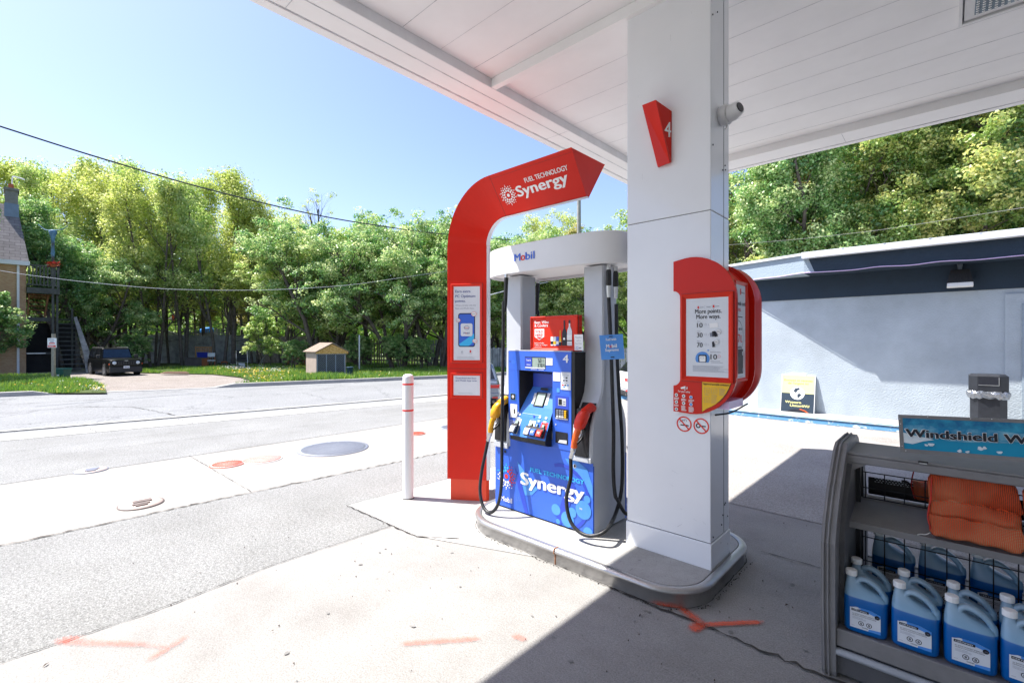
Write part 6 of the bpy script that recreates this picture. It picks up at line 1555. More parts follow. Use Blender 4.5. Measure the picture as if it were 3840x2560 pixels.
# ================================================================ PLANTS
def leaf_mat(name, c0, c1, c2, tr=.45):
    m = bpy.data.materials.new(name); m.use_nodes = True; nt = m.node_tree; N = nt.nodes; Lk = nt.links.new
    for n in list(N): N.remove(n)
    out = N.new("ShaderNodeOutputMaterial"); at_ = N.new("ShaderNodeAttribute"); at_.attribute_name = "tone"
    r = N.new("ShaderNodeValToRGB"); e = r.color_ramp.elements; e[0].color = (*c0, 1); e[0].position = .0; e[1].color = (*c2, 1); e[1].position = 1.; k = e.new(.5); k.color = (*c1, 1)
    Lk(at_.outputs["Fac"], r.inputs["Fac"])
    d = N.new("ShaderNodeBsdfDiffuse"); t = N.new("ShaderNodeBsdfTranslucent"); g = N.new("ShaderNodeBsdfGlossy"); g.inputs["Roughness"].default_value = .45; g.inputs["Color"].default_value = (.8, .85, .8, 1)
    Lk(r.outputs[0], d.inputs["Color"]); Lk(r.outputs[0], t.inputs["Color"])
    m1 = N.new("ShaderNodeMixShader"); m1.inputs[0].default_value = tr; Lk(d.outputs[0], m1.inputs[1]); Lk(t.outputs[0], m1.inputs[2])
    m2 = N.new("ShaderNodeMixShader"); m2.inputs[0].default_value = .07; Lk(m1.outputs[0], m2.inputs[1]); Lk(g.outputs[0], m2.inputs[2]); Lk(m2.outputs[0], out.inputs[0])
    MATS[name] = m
leaf_mat("leaf_spring", (.30, .42, .06), (.58, .66, .14), (.85, .84, .34), .52)
leaf_mat("leaf_fresh", (.15, .33, .06), (.42, .58, .14), (.76, .80, .34), .52)
leaf_mat("leaf_deep", (.07, .22, .055), (.24, .46, .12), (.68, .76, .34), .5)
leaf_mat("leaf_mixed", (.08, .23, .05), (.34, .48, .11), (.80, .76, .26), .5)
leaf_mat("leaf_brown", (.18, .23, .045), (.46, .44, .11), (.74, .62, .20), .45)
leaf_mat("grass_blade", (.05, .14, .018), (.15, .33, .035), (.38, .46, .07), .4)
mat("bark", (.12, .10, .085), .9, var=.35, vs=6, bump=.6, bs=20)
mat("bark_grey", (.13, .115, .10), .9, var=.35, vs=5, bump=.6, bs=20)

def quads_to_mesh(name, centers, size, tone, rs, matname, up=.35, aspect=.62, normals=None):
    n = len(centers)
    if normals is None: d = rs.normal(size=(n, 3)); d[:, 2] = np.abs(d[:, 2]) + up
    else: d = normals
    d = d / np.linalg.norm(d, axis=1)[:, None]
    a = rs.normal(size=(n, 3)); u = np.cross(d, a); u /= np.linalg.norm(u, axis=1)[:, None]; v = np.cross(d, u)
    s = (size * rs.uniform(.55, 1.25, n))[:, None]
    bend = d * s * .18
    P = np.stack([centers - u * s * .5, centers - v * s * .5 * aspect + bend * 0, centers + u * s * .5 - bend, centers + v * s * .5 * aspect], 1).reshape(-1, 3)
    me = bpy.data.meshes.new(name); me.vertices.add(4 * n); me.vertices.foreach_set("co", P.astype(np.float32).ravel())
    me.loops.add(4 * n); me.loops.foreach_set("vertex_index", np.arange(4 * n, dtype=np.int32))
    me.polygons.add(n); me.polygons.foreach_set("loop_start", np.arange(0, 4 * n, 4, dtype=np.int32)); me.polygons.foreach_set("loop_total", np.full(n, 4, dtype=np.int32))
    me.update(calc_edges=True)
    a_ = me.attributes.new("tone", 'FLOAT', 'FACE'); a_.data.foreach_set("value", np.clip(tone, 0, 1).astype(np.float32))
    me.materials.append(MATS[matname]); return me

def grow_tree(seed, h, cr, base, tr, stems=1, leaves=20000, leaf=.17, leafmat="leaf_fresh", bark="bark", spread=.55, clump_r=.28, lift=.9, lean=0., dead=0, straight=.13):
    """real branching: trunk(s) > limbs > twigs; leaf clusters sit round the twigs"""
    R = random.Random(seed); rs = np.random.RandomState(seed); tb = MB(); tips = []
    def fits(p):
        z = (p.z - base) / max(.1, h - base)
        if z < -.05 or z > 1.03: return False
        w = cr * (math.sin(PI * min(1, max(0, z * .80 + .14))) ** .6)
        return math.hypot(p.x, p.y) < w * 1.05
    def grow(p, d, L, r, lvl):
        n = 5 if lvl < 2 else 4; pts = [p.copy()]; q = p.copy(); dd = d.copy()
        for i in range(n):
            wob = straight if lvl == 0 else .13; dd = (dd + Vector((R.gauss(0, wob), R.gauss(0, wob), R.gauss(.04, .08) * lift))).normalized(); q = q + dd * L / n; pts.append(q.copy())
        tb.tube(pts, [r * (1 - .62 * i / n) for i in range(n + 1)], 6 if lvl < 2 else 4, 0, cap=False)
        if lvl >= 2:
            for k in range(2, n + 1): tips.append((pts[k], r))
        if lvl < 3:
            m = {0: 11, 1: 6, 2: 4}[lvl]
            for k in range(m):
                t = R.uniform(.30, 1.0) if lvl else max((base * .9) / max(L, .1), .22) + (1 - max((base * .9) / max(L, .1), .22)) * (k + R.random()) / m
                t = min(t, .99); i = int(t * n); w = pts[i].lerp(pts[min(i + 1, n)], t * n - i)
                a = R.uniform(0, 2 * PI); side = Vector((math.cos(a), math.sin(a), 0)); side = (side - dd * side.dot(dd)).normalized()
                e = spread * R.uniform(.7, 1.3); nd = (dd * math.cos(e) + side * math.sin(e) + Vector((0, 0, .10))).normalized()
                room = (cr if lvl == 0 else cr * .55 if lvl == 1 else cr * .30) * R.uniform(.6, 1.1) * (1.05 - .5 * t if lvl == 0 else 1)
                if lvl and not fits(w + nd * room * .8): room *= .55
                grow(w, nd, room, r * (1 - .62 * t) * .52, lvl + 1)
    for s in range(stems):
        a = 2 * PI * s / max(1, stems) + R.uniform(-.4, .4); off = 0 if stems == 1 else tr * 2.2
        d = Vector((math.cos(a) * (.10 if stems > 1 else .03) * (1 + lean * 4), math.sin(a) * (.10 if stems > 1 else .03) * (1 + lean * 4), 1)).normalized()
        grow(Vector((math.cos(a) * off, math.sin(a) * off, -.1)), d, h * R.uniform(.80, .95), tr * R.uniform(.75, 1.), 0)
    for k in range(dead):
        a = R.uniform(0, 2 * PI); z = R.uniform(base * .5, base + .3 * (h - base)); q = Vector((math.cos(a) * tr, math.sin(a) * tr, z))
        tb.tube([q, q + Vector((math.cos(a), math.sin(a), .12)) * R.uniform(.6, 1.4), q + Vector((math.cos(a), math.sin(a), R.uniform(-.1, .3))) * R.uniform(1.5, 2.4)], [.03, .02, .008], 4, 0, cap=False)
    tm = bpy.data.meshes.new("trunk"); tm.from_pydata([tuple(v) for v in tb.v], [], tb.f); tm.polygons.foreach_set("use_smooth", [True] * len(tb.f)); tm.materials.append(MATS[bark]); tm.update()
    T = np.array([tuple(p) for p, _ in tips]); T = T[rs.permutation(len(T))]; T = np.concatenate([T, T + rs.normal(0, .28, T.shape)]) if h > 11 and leaves < 40000 else T
    per = 9 if clump_r < .45 and h > 11 and leaves < 40000 else 40; nc = min(len(T), max(20, leaves // per)); T = T[:nc]
    if len(T) * per < leaves: per = int(leaves / len(T))
    rr = clump_r * rs.uniform(.55, 1.35, len(T)); k = np.repeat(np.arange(len(T)), per); n = len(k)
    dv = rs.normal(size=(n, 3)); dv[:, 2] = dv[:, 2] * .8 + .25; dv /= np.linalg.norm(dv, axis=1)[:, None]
    c = T[k] + dv * (rr[k] * rs.uniform(.25, 1.0, n) ** .5)[:, None] * np.array([1, 1, .72])
    nm = dv * 1.0 + np.array([0, 0, .35]) + rs.normal(size=(n, 3)) * .55
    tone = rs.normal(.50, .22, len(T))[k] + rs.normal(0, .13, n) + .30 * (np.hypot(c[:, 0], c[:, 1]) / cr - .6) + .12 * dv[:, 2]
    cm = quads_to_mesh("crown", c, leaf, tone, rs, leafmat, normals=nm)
    return tm, cm
TREE_KINDS = {}
def plant(kind, px, d, s, rz, label, group, pyb=None, name="tree", hs=1.):
    tm, cm = TREE_KINDS[kind]; p = far(px, 1280, d)
    t = thing(name, label, name.replace("_", " "), (p[0], p[1], 0), group)
    for n_, me in (("trunk", tm), ("crown", cm)):
        o = bpy.data.objects.new(n_, me); COL.objects.link(o); o.parent = t
    t.rotation_euler = (0, 0, rz); t.scale = (s, s, s * hs); return t
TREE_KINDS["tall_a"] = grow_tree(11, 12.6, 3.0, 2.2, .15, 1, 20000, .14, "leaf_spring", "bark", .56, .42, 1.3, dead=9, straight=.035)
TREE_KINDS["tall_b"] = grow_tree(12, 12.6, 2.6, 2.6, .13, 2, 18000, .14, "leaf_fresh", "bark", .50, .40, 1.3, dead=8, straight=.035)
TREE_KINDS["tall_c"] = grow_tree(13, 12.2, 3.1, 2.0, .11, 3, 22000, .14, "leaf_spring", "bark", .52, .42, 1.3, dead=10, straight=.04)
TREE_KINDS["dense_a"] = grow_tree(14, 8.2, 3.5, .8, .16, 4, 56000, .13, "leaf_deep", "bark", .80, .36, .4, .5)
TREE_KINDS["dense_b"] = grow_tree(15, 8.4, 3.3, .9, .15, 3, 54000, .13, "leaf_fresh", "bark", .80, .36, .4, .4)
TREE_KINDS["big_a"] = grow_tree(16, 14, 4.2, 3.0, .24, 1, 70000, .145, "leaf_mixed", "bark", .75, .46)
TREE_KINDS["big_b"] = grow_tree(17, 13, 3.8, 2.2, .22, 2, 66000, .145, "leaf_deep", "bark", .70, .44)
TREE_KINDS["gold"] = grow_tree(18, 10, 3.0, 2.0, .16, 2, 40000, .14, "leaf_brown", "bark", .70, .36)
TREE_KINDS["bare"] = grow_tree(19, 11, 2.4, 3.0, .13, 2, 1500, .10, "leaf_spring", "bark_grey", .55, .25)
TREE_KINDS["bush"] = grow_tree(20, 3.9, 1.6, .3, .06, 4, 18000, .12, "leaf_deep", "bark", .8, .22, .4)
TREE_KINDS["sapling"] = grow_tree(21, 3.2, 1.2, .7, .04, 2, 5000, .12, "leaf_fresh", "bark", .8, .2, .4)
GL = "spring trees in a row behind the wooden fence"
row = [("tall_c", -40, 36, 1.10, .3, "bright tree at the picture edge behind the brick chimney"), ("tall_a", 110, 35, 1.10, 1.2, "bright yellow-green tree rising just right of the chimney"),
       ("tall_a", 35, 34, 1.10, 5.2, "bright tree whose crown fills the gap beside the brick chimney"), ("tall_b", 170, 33, 1.12, 2.9, "bright tree between the chimney and the balcony post"), ("tall_c", 235, 34.5, 1.10, 2.2, "tree rising directly above the wooden balcony"), ("tall_a", 345, 33, 1.08, 3.1, "tall tree standing right behind the stairs and the black suv"),
       ("tall_b", 425, 31.5, 1.08, .4, "tall twin-trunked tree growing just past the roof of the black suv"), ("tall_c", 515, 32, 1.04, 4.0, "tall bright tree with bare lower branches beside the triple-stemmed one"),
       ("tall_c", 580, 30, .95, 5.2, "triple-stemmed dark-trunked tree in front of the pale gable"), ("tall_b", 690, 31, 1.0, 2.6, "slim tree with two close trunks left of the blue tote"),
       ("tall_a", 765, 35, 1.03, .9, "tree behind the blue tarpaulin"), ("tall_c", 640, 34, 1.0, 1.7, "yellow-green tree in the dip right of the triple-stemmed one"), ("tall_a", 470, 35, 1.12, 2.4, "tall yellow-green tree behind the trunks by the suv"), ("tall_b", 825, 31, .98, 1.9, "dark-trunked tree just right of the white chair"), ("tall_a", 875, 31.5, .98, 4.4, "tree standing behind the black garden seat"),
       ("tall_c", 960, 33, .93, .2, "round-topped tree above the hammock stand"), ("tall_b", 1060, 34, .86, 3.4, "shorter fresh green tree at the right end of the trunk row")]
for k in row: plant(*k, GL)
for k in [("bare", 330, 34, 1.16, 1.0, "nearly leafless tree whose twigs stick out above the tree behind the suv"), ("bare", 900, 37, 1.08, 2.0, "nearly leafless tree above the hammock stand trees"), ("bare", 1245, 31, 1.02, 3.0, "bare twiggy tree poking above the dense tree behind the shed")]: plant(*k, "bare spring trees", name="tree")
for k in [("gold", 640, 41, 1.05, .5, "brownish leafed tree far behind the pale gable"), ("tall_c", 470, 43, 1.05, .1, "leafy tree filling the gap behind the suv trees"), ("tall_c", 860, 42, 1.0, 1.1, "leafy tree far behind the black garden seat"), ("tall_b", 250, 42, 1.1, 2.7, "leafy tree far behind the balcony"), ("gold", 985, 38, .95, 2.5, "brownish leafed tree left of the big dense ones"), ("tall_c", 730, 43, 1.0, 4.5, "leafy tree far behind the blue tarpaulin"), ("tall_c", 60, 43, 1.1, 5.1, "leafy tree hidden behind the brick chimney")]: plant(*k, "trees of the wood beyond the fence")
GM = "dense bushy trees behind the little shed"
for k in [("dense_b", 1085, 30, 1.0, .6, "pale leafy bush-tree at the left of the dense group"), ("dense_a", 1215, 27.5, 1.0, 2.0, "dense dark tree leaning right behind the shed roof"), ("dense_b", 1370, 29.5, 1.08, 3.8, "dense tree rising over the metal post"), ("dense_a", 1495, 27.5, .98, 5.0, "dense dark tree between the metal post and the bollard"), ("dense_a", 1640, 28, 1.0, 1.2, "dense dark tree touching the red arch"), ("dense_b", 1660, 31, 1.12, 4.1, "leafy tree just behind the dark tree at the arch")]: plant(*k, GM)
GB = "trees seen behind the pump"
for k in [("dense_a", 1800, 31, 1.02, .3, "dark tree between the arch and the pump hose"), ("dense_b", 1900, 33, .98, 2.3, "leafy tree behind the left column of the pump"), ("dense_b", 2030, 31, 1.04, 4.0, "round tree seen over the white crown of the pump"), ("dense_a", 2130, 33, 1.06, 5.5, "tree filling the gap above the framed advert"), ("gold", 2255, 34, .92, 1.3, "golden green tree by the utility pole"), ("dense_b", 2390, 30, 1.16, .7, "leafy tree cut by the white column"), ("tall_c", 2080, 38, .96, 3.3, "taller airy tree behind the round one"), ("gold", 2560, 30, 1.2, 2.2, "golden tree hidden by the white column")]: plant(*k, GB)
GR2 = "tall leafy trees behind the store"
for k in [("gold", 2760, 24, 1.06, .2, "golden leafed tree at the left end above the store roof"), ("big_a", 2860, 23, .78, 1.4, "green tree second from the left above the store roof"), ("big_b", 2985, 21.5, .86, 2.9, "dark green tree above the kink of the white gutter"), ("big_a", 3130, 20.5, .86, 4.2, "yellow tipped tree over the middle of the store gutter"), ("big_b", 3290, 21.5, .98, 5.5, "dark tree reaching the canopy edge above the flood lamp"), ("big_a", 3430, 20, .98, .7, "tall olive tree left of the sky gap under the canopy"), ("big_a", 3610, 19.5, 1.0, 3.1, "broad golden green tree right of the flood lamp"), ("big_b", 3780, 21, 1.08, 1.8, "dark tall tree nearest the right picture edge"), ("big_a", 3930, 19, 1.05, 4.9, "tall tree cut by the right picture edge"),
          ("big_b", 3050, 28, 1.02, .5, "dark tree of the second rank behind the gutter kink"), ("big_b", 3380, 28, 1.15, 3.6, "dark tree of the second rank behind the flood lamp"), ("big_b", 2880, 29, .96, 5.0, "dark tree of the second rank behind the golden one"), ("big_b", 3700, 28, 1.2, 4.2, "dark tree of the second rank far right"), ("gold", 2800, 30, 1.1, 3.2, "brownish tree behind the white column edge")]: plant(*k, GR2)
plant("bush", -62, 21.5, .95, 0, "dark leafy shrub in front of the brick house wall", "shrubs by the street", name="shrub")
plant("bush", 345, 30, 1.15, 2, "big green shrub beside the black suv and the stairs", "shrubs by the street", name="shrub", hs=1.3)
plant("dense_a", 335, 28.5, .80, 1.0, "dark leafy tree overhanging the parked black suv", "trees by the brick house", name="tree")
plant("big_b", 262, 26.2, .74, 1.9, "tree rising right behind the top of the wooden stairs", "trees by the brick house", name="tree")
_t = plant("big_b", 0, 30, .80, .4, "tree just outside the left picture edge shading the street lawn", "trees by the brick house", name="tree"); _t.location = (-29.8, -3.6, 0)
plant("bush", 250, 33, 1.3, 4, "green shrub behind the wooden stairs", "shrubs by the street", name="shrub", hs=1.4)
plant("sapling", 985, 27, .85, 1, "young green sapling left of the shed", "shrubs by the street", name="shrub")
for i, (px, d, s, lb) in enumerate([(1015, 29, .9, "fresh leafy sapling in front of the fence by the shed"), (1500, 26.5, .5, "low dark shrub under the dense trees right of the post"), (1580, 26.5, .45, "low dark shrub under the tree at the arch"), (1345, 27, .5, "low leafy shrub beside the metal post"), (500, 28.5, .5, "small shrub just right of the black suv"), (1100, 26, .42, "low green weeds at the corner of the shed")]):
    plant("sapling" if i == 0 else "bush", px, d, s, i, lb, "shrubs by the street", name="shrub")

# the wood far beyond reads as one mass
rw = np.random.RandomState(31); nW = 90000
pxw = rw.uniform(-500, 4200, nW); dw = rw.uniform(47, 62, nW); hw_ = 6.4 + 1.6 * np.sin(pxw * .011) + 1.0 * np.sin(pxw * .037 + 1) + rw.normal(0, .35, nW); zw = hw_ * rw.uniform(0, 1, nW) ** .8
rr_ = (pxw - 1920) / F; CW = np.stack([(S1 * rr_ - C1) * dw, (C1 * rr_ + S1) * dw, zw], 1)
me = quads_to_mesh("far_wood", CW, .62, rw.normal(.4, .22, nW), rw, "leaf_fresh", .2); o = bpy.data.objects.new("far_wood", me); COL.objects.link(o); o["kind"] = "stuff"

# grass and flowers
def inside(poly, x, y):
    c = np.zeros(len(x), bool); n = len(poly); j = n - 1
    for i in range(n):
        xi_, yi_ = poly[i]; xj, yj = poly[j]
        c ^= ((yi_ > y) != (yj > y)) & (x < (xj - xi_) * (y - yi_) / ((yj - yi_) or 1e-9) + xi_); j = i
    return c
def blades(name, x, y, z, hh, seed, matname="grass_blade", tone=None):
    n = len(x); rs = np.random.RandomState(seed); a = rs.uniform(0, 2 * PI, n); w = .006 + hh * .06; ln = rs.normal(0, .3, (n, 2)) * hh[:, None]
    P = np.zeros((n, 3, 3)); P[:, 0] = np.stack([x - np.cos(a) * w, y - np.sin(a) * w, z], 1); P[:, 1] = np.stack([x + np.cos(a) * w, y + np.sin(a) * w, z], 1); P[:, 2] = np.stack([x + ln[:, 0], y + ln[:, 1], z + hh], 1)
    me = bpy.data.meshes.new(name); me.vertices.add(3 * n); me.vertices.foreach_set("co", P.astype(np.float32).ravel()); me.loops.add(3 * n); me.loops.foreach_set("vertex_index", np.arange(3 * n, dtype=np.int32))
    me.polygons.add(n); me.polygons.foreach_set("loop_start", np.arange(0, 3 * n, 3, dtype=np.int32)); me.polygons.foreach_set("loop_total", np.full(n, 3, dtype=np.int32)); me.update(calc_edges=True)
    t_ = tone if tone is not None else rs.normal(.5, .22, n); a_ = me.attributes.new("tone", 'FLOAT', 'FACE'); a_.data.foreach_set("value", np.clip(t_, 0, 1).astype(np.float32))
    me.materials.append(MATS[matname]); o = bpy.data.objects.new(name, me); COL.objects.link(o); o["kind"] = "stuff"; return o
rs = np.random.RandomState(5)
def scatter(poly, n, bx):
    x = rs.uniform(bx[0], bx[1], n); y = rs.uniform(bx[2], bx[3], n); k = inside(poly, x, y); return x[k], y[k]
x, y = scatter(LAWN_L, 36000, (-30, -19.5, -4, 2.6)); _k = (np.sin(x * 1.3 + y) * np.cos(y * 1.9 - x * .6) > -.55); x, y = x[_k], y[_k]; cl = .5 + .5 * np.sin(x * 2.1 + 1.3 * np.sin(y * 1.7)) * np.cos(y * 2.3)
blades("grass", x, y, np.full(len(x), .045), rs.uniform(.05, .15, len(x)) * (1 + .8 * cl), 1, tone=rs.normal(.45, .2, len(x)) + .25 * cl)
x, y = scatter(LAWN_R, 90000, (-33, -15.5, 3, 20)); _k = (np.sin(x * .9 + y * .7) * np.cos(y * 1.1 - x * .5) > -.35) | (x > -21.5); x, y = x[_k], y[_k]; cl = .5 + .5 * np.sin(x * 1.7 + 1.3 * np.sin(y * 1.2)) * np.cos(y * 1.9)
blades("grass", x, y, np.full(len(x), .04), rs.uniform(.04, .13, len(x)) * (1 + .9 * cl), 2, tone=rs.normal(.45, .2, len(x)) + .25 * cl)
X, Y_ = [], []
for (px, py, s, n) in ((1135, 1435, .28, 1500), (1215, 1432, .5, 2200), (1290, 1432, .45, 1400), (1350, 1428, .35, 900), (1060, 1440, .4, 700), (1160, 1438, .2, 900)):
    cx, cy, _ = at(px, py, .05); X.append(rs.normal(cx, s, n)); Y_.append(rs.normal(cy, s, n))
x, y = np.concatenate(X), np.concatenate(Y_); k = inside(LAWN_R, x, y); x, y = x[k], y[k]
blades("tall_grass", x, y, np.full(len(x), .04), rs.uniform(.12, .36, len(x)), 3, tone=rs.normal(.55, .2, len(x)))
leaf_mat("petals", (.75, .42, .02), (.80, .62, .05), (.80, .80, .82), .2)
def flowers(name, spots, seed, z=.16, size=.06):
    r_ = np.random.RandomState(seed); P = []; T = []
    for (px, py, sx, sy, n, tn) in spots:
        qx = r_.normal(px, sx, n); qy = r_.uniform(py - sy, py + sy, n)
        for a, c in zip(qx, qy):
            if c < 1330: continue
            p = at(a, c, .1); P.append((p[0], p[1], z * r_.uniform(.6, 1.2))); T.append(tn + r_.normal(0, .06))
    P = np.array(P); k = inside(LAWN_R, P[:, 0], P[:, 1]) | inside(LAWN_L, P[:, 0], P[:, 1]); P = P[k]; T = np.array(T)[k]
    me = quads_to_mesh(name, P, size, T, r_, "petals", 1.5, .9); o = bpy.data.objects.new(name, me); COL.objects.link(o); o["kind"] = "stuff"
flowers("dandelion_flowers", [(980, 1410, 90, 22, 380, .15), (1110, 1425, 60, 12, 120, .2), (940, 1390, 70, 10, 160, .1), (1345, 1425, 20, 6, 50, .1), (1420, 1408, 60, 12, 26, .1), (330, 1455, 60, 15, 90, .25), (130, 1445, 40, 12, 14, .1)], 1)
flowers("white_flowers", [(1000, 1378, 60, 7, 500, 1.), (860, 1372, 40, 6, 350, 1.), (1045, 1388, 30, 5, 200, 1.), (290, 1437, 60, 6, 60, .95), (370, 1455, 25, 8, 90, .9), (1040, 1415, 80, 12, 60, .95), (880, 1380, 30, 8, 120, 1.)], 2, .14, .05)

# ================================================================ FENCES
mat("fence_wood", (.34, .35, .345), .9, var=.35, vs=3, bump=.4, bs=30); mat("fence_brown", (.33, .27, .22), .9, var=.35, vs=3, bump=.4, bs=30); mat("fence_pale", (.34, .29, .24), .9, var=.35, vs=4, bump=.4, bs=30); mat("cedar", (.40, .15, .05), .8, var=.3, vs=5)
def fence(label, p0, p1, h, m, bw=.14, gap=.012, seed=1, post=2.4, name="wooden_fence"):
    p0, p1 = Vector((*p0[:2], 0)), Vector((*p1[:2], 0)); L = (p1 - p0).length; u = (p1 - p0).normalized(); n = Vector((u.y, -u.x, 0)); R = random.Random(seed)
    t = thing(name, label, "fence", tuple((p0 + p1) / 2)); b = MB(); s = 0.
    while s < L:
        w = bw * R.uniform(.85, 1.1); hh = h + R.uniform(-.05, .05); q = p0 + u * s; o_ = n * R.uniform(0, .012)
        b.prism([tuple(q + o_), tuple(q + u * w + o_), tuple(q + u * w + o_ + Vector((0, 0, hh))), tuple(q + o_ + Vector((0, 0, hh)))], tuple(n * .02), 0); s += w + gap * R.uniform(.5, 2)
    b.build("boards", m, t)
    for z in (.35, h - .35):
        b = MB(); q = p0 - n * .03; b.prism([tuple(q + Vector((0, 0, z))), tuple(q + u * L + Vector((0, 0, z))), tuple(q + u * L + Vector((0, 0, z + .09))), tuple(q + Vector((0, 0, z + .09)))], tuple(-n * .04), 0); b.build("rail", m, t)
    s = 0
    while s < L:
        q = p0 + u * s - n * .03; b = MB(); b.prism([tuple(q), tuple(q + u * .1), tuple(q + u * .1 + Vector((0, 0, h + .05))), tuple(q + Vector((0, 0, h + .05)))], tuple(-n * .1), 0); b.build("post", m, t); s += post
    return t
fence("grey weathered board fence running behind the tree trunks", far(250, 0, 33.5), far(990, 0, 34.5), 2.05, "fence_wood", .15, .010, 1)
fence("brown board fence between the grey boards and the shed", far(993, 0, 34.4), far(1330, 0, 33), 2.0, "fence_brown", .12, .012, 2)
fence("pale gappy picket fence under the dense trees", far(1330, 0, 31), far(1600, 0, 29.5), 1.75, "fence_pale", .085, .07, 3)
fence("dark picket fence seen between the dense trees and the red arch", far(1600, 0, 30), far(1880, 0, 33), 1.7, "fence_wood", .10, .04, 4)
fence("dark board fence seen between the arch and the pump", far(1790, 0, 27.5), far(2700, 0, 25), 1.25, "fence_wood", .12, .02, 7)
fence("lattice topped grey fence raised behind the board fence under the blue tarpaulin", far(690, 0, 36), far(850, 0, 36), 2.55, "fence_wood", .07, .07, 5)
fence("orange cedar pallet fence piece left of the shed", far(1078, 0, 30.5), far(1150, 0, 30.5), .95, "cedar", .07, .07, 6)

# ================================================================ SHED, POST AND YARD THINGS
mat("osb", (.50, .26, .06), .8, col2=(.66, .42, .16), vs=16, mix=(.4, .6), detail=8); mat("shed_pink", (.50, .40, .34), .8, var=.08, vs=4); mat("shingle", (.26, .20, .16), .9, var=.25, vs=8); mat("lattice", (.22, .25, .30), .8, var=.1, vs=8); mat("post_tan", (.30, .27, .22), .8, var=.15, vs=8)
A_ = Vector(at(1186, 1404, .05)); C_ = Vector(at(1297, 1402, .05)); B_ = Vector(at(1150, 1399, .05))
u = (C_ - A_); u.z = 0; SWd = u.length; u.normalize(); v = Vector((-u.y, u.x, 0)); 
if v.dot(Vector((-C1, S1, 0))) < 0: v = -v
shy = .62
sh = thing("garden_shed", "small low shed with chipboard gable and dark lattice front beside the kerb", "shed", tuple(A_))
def SP(a, c, z): return tuple(A_ + u * a + v * c + Vector((0, 0, z)))
# front runs A..C, the pinkish end wall runs back-left from A
SD = 1.0; lft = (B_ - A_); lft.z = 0
_l = ray(1186, 1280); _l = Vector((_l[0], _l[1], 0)).normalized(); vv_ = (_l * .85 - Vector((S1, C1, 0)) * .56).normalized(); SD = 1.05
def SP(a, c, z): return tuple(A_ + u * a + vv_ * c + Vector((0, 0, z)))
hw, hp_ = 1.02, 1.42
b = MB(); b.hexa([SP(0, 0, 0), SP(SWd, 0, 0), SP(SWd, SD, 0), SP(0, SD, 0), SP(0, 0, hw), SP(SWd, 0, hw), SP(SWd, SD, hw), SP(0, SD, hw)]); b.build("wall", "shed_pink", sh)
b = MB(); ov = .10
b.add([SP(-.06, -ov, hw - .05), SP(SWd + .06, -ov, hw - .05), SP(SWd + .06, -ov, hw + .05), SP(SWd / 2, -ov, hp_), SP(-.06, -ov, hw + .05)], [(0, 1, 2, 3, 4)]); 
b.add([SP(-.06, -ov, hw - .05), SP(SWd + .06, -ov, hw - .05), SP(SWd + .06, 0, hw - .05), SP(-.06, 0, hw - .05)], [(0, 3, 2, 1)]); b.build("gable", "osb", sh)
b = MB()
for s0, s1 in (((-.10, hw + .02), (SWd / 2, hp_ + .04)), ((SWd + .10, hw + .02), (SWd / 2, hp_ + .04))):
    P = [SP(s0[0], -ov - .05, s0[1]), SP(s1[0], -ov - .05, s1[1]), SP(s1[0], SD + .1, s1[1]), SP(s0[0], SD + .1, s0[1])]
    b.prism(P, (0, 0, .035), 0)
b.build("roof", "shingle", sh)
b = MB()
for i in range(3): 
    a0 = .05 + (SWd - .12) * i / 3; 
b.add([SP(.05, -.012, .03), SP(SWd - .05, -.012, .03), SP(SWd - .05, -.012, hw - .06), SP(.05, -.012, hw - .06)], [(0, 1, 2, 3)], 0)
fs_ = Face(b, SP(0, 0, 0), u, (0, 0, 1), .02)
for i in range(-9, 22):
    for s_ in (1,):
        x0 = .05 + i * .085; x1 = x0 + .9 * s_; 
        a, c = max(.05, x0), min(SWd - .05, x1)
        if c > a: fs_.line(a, .03 + (a - x0), c, .03 + (c - x0), .018, 1, 0)
for xx in (.05, .05 + (SWd - .1) / 3, .05 + 2 * (SWd - .1) / 3, SWd - .05): fs_.rect(xx - .025, .0, xx + .025, hw - .05, 1, 4)
fs_.rect(0, hw - .09, SWd, hw - .05, 1, 4)
b.build("lattice_front", ["trim_dark", "lattice"], sh)
px_, py__, _ = at(1346, 1391)
mp = thing("metal_post", "lone galvanised metal post standing right of the shed", "post", (px_, py__, 0)); b = MB(); b.prism([(px_ - .05, py__, 0), (px_ + .03, py__ - .03, 0), (px_ + .05, py__ + .03, 0), (px_ - .02, py__ + .05, 0)], (0, 0, 1.95), 0); b.build("channel", "zinc", mp)
b = MB()
for z in np.arange(.3, 1.9, .12): b.box((px_ - .005, py__ - .024, z), (px_ + .01, py__ - .014, z + .03))
b.build("holes", "ink", mp)
x, y, _ = at(1312, 1409, .05); bt = thing("blue_bucket", "dull blue bucket in the shade beside the shed", "bucket", (x, y, .05))
mat("bucket_blue", (.03, .07, .14), .5, var=.2, vs=8); mat("tote_blue", (.02, .035, .30), .4, var=.1, vs=8); mat("pallet", (.36, .20, .09), .8, var=.3, vs=7); mat("board_grey", (.10, .085, .075), .8, var=.2, vs=4); mat("chair_white", (.55, .58, .60), .5, var=.1, vs=8); mat("stool_brown", (.28, .09, .03), .7, var=.2, vs=8)
b = MB(); b.lathe([(.12, 0), (.15, .38), (.16, .38), (.16, .40), (.13, .40)], (x, y, .05), 18); b.build("pail", "bucket_blue", bt)
_FV0 = Vector((-C1, S1, 0)); _l = ray(800, 1280); FV = Vector((_l[0], _l[1], 0)).normalized()
def yard(px, py): 
    p = at(px, py, .04); return Vector(p)
RV = Vector((S1, C1, 0))
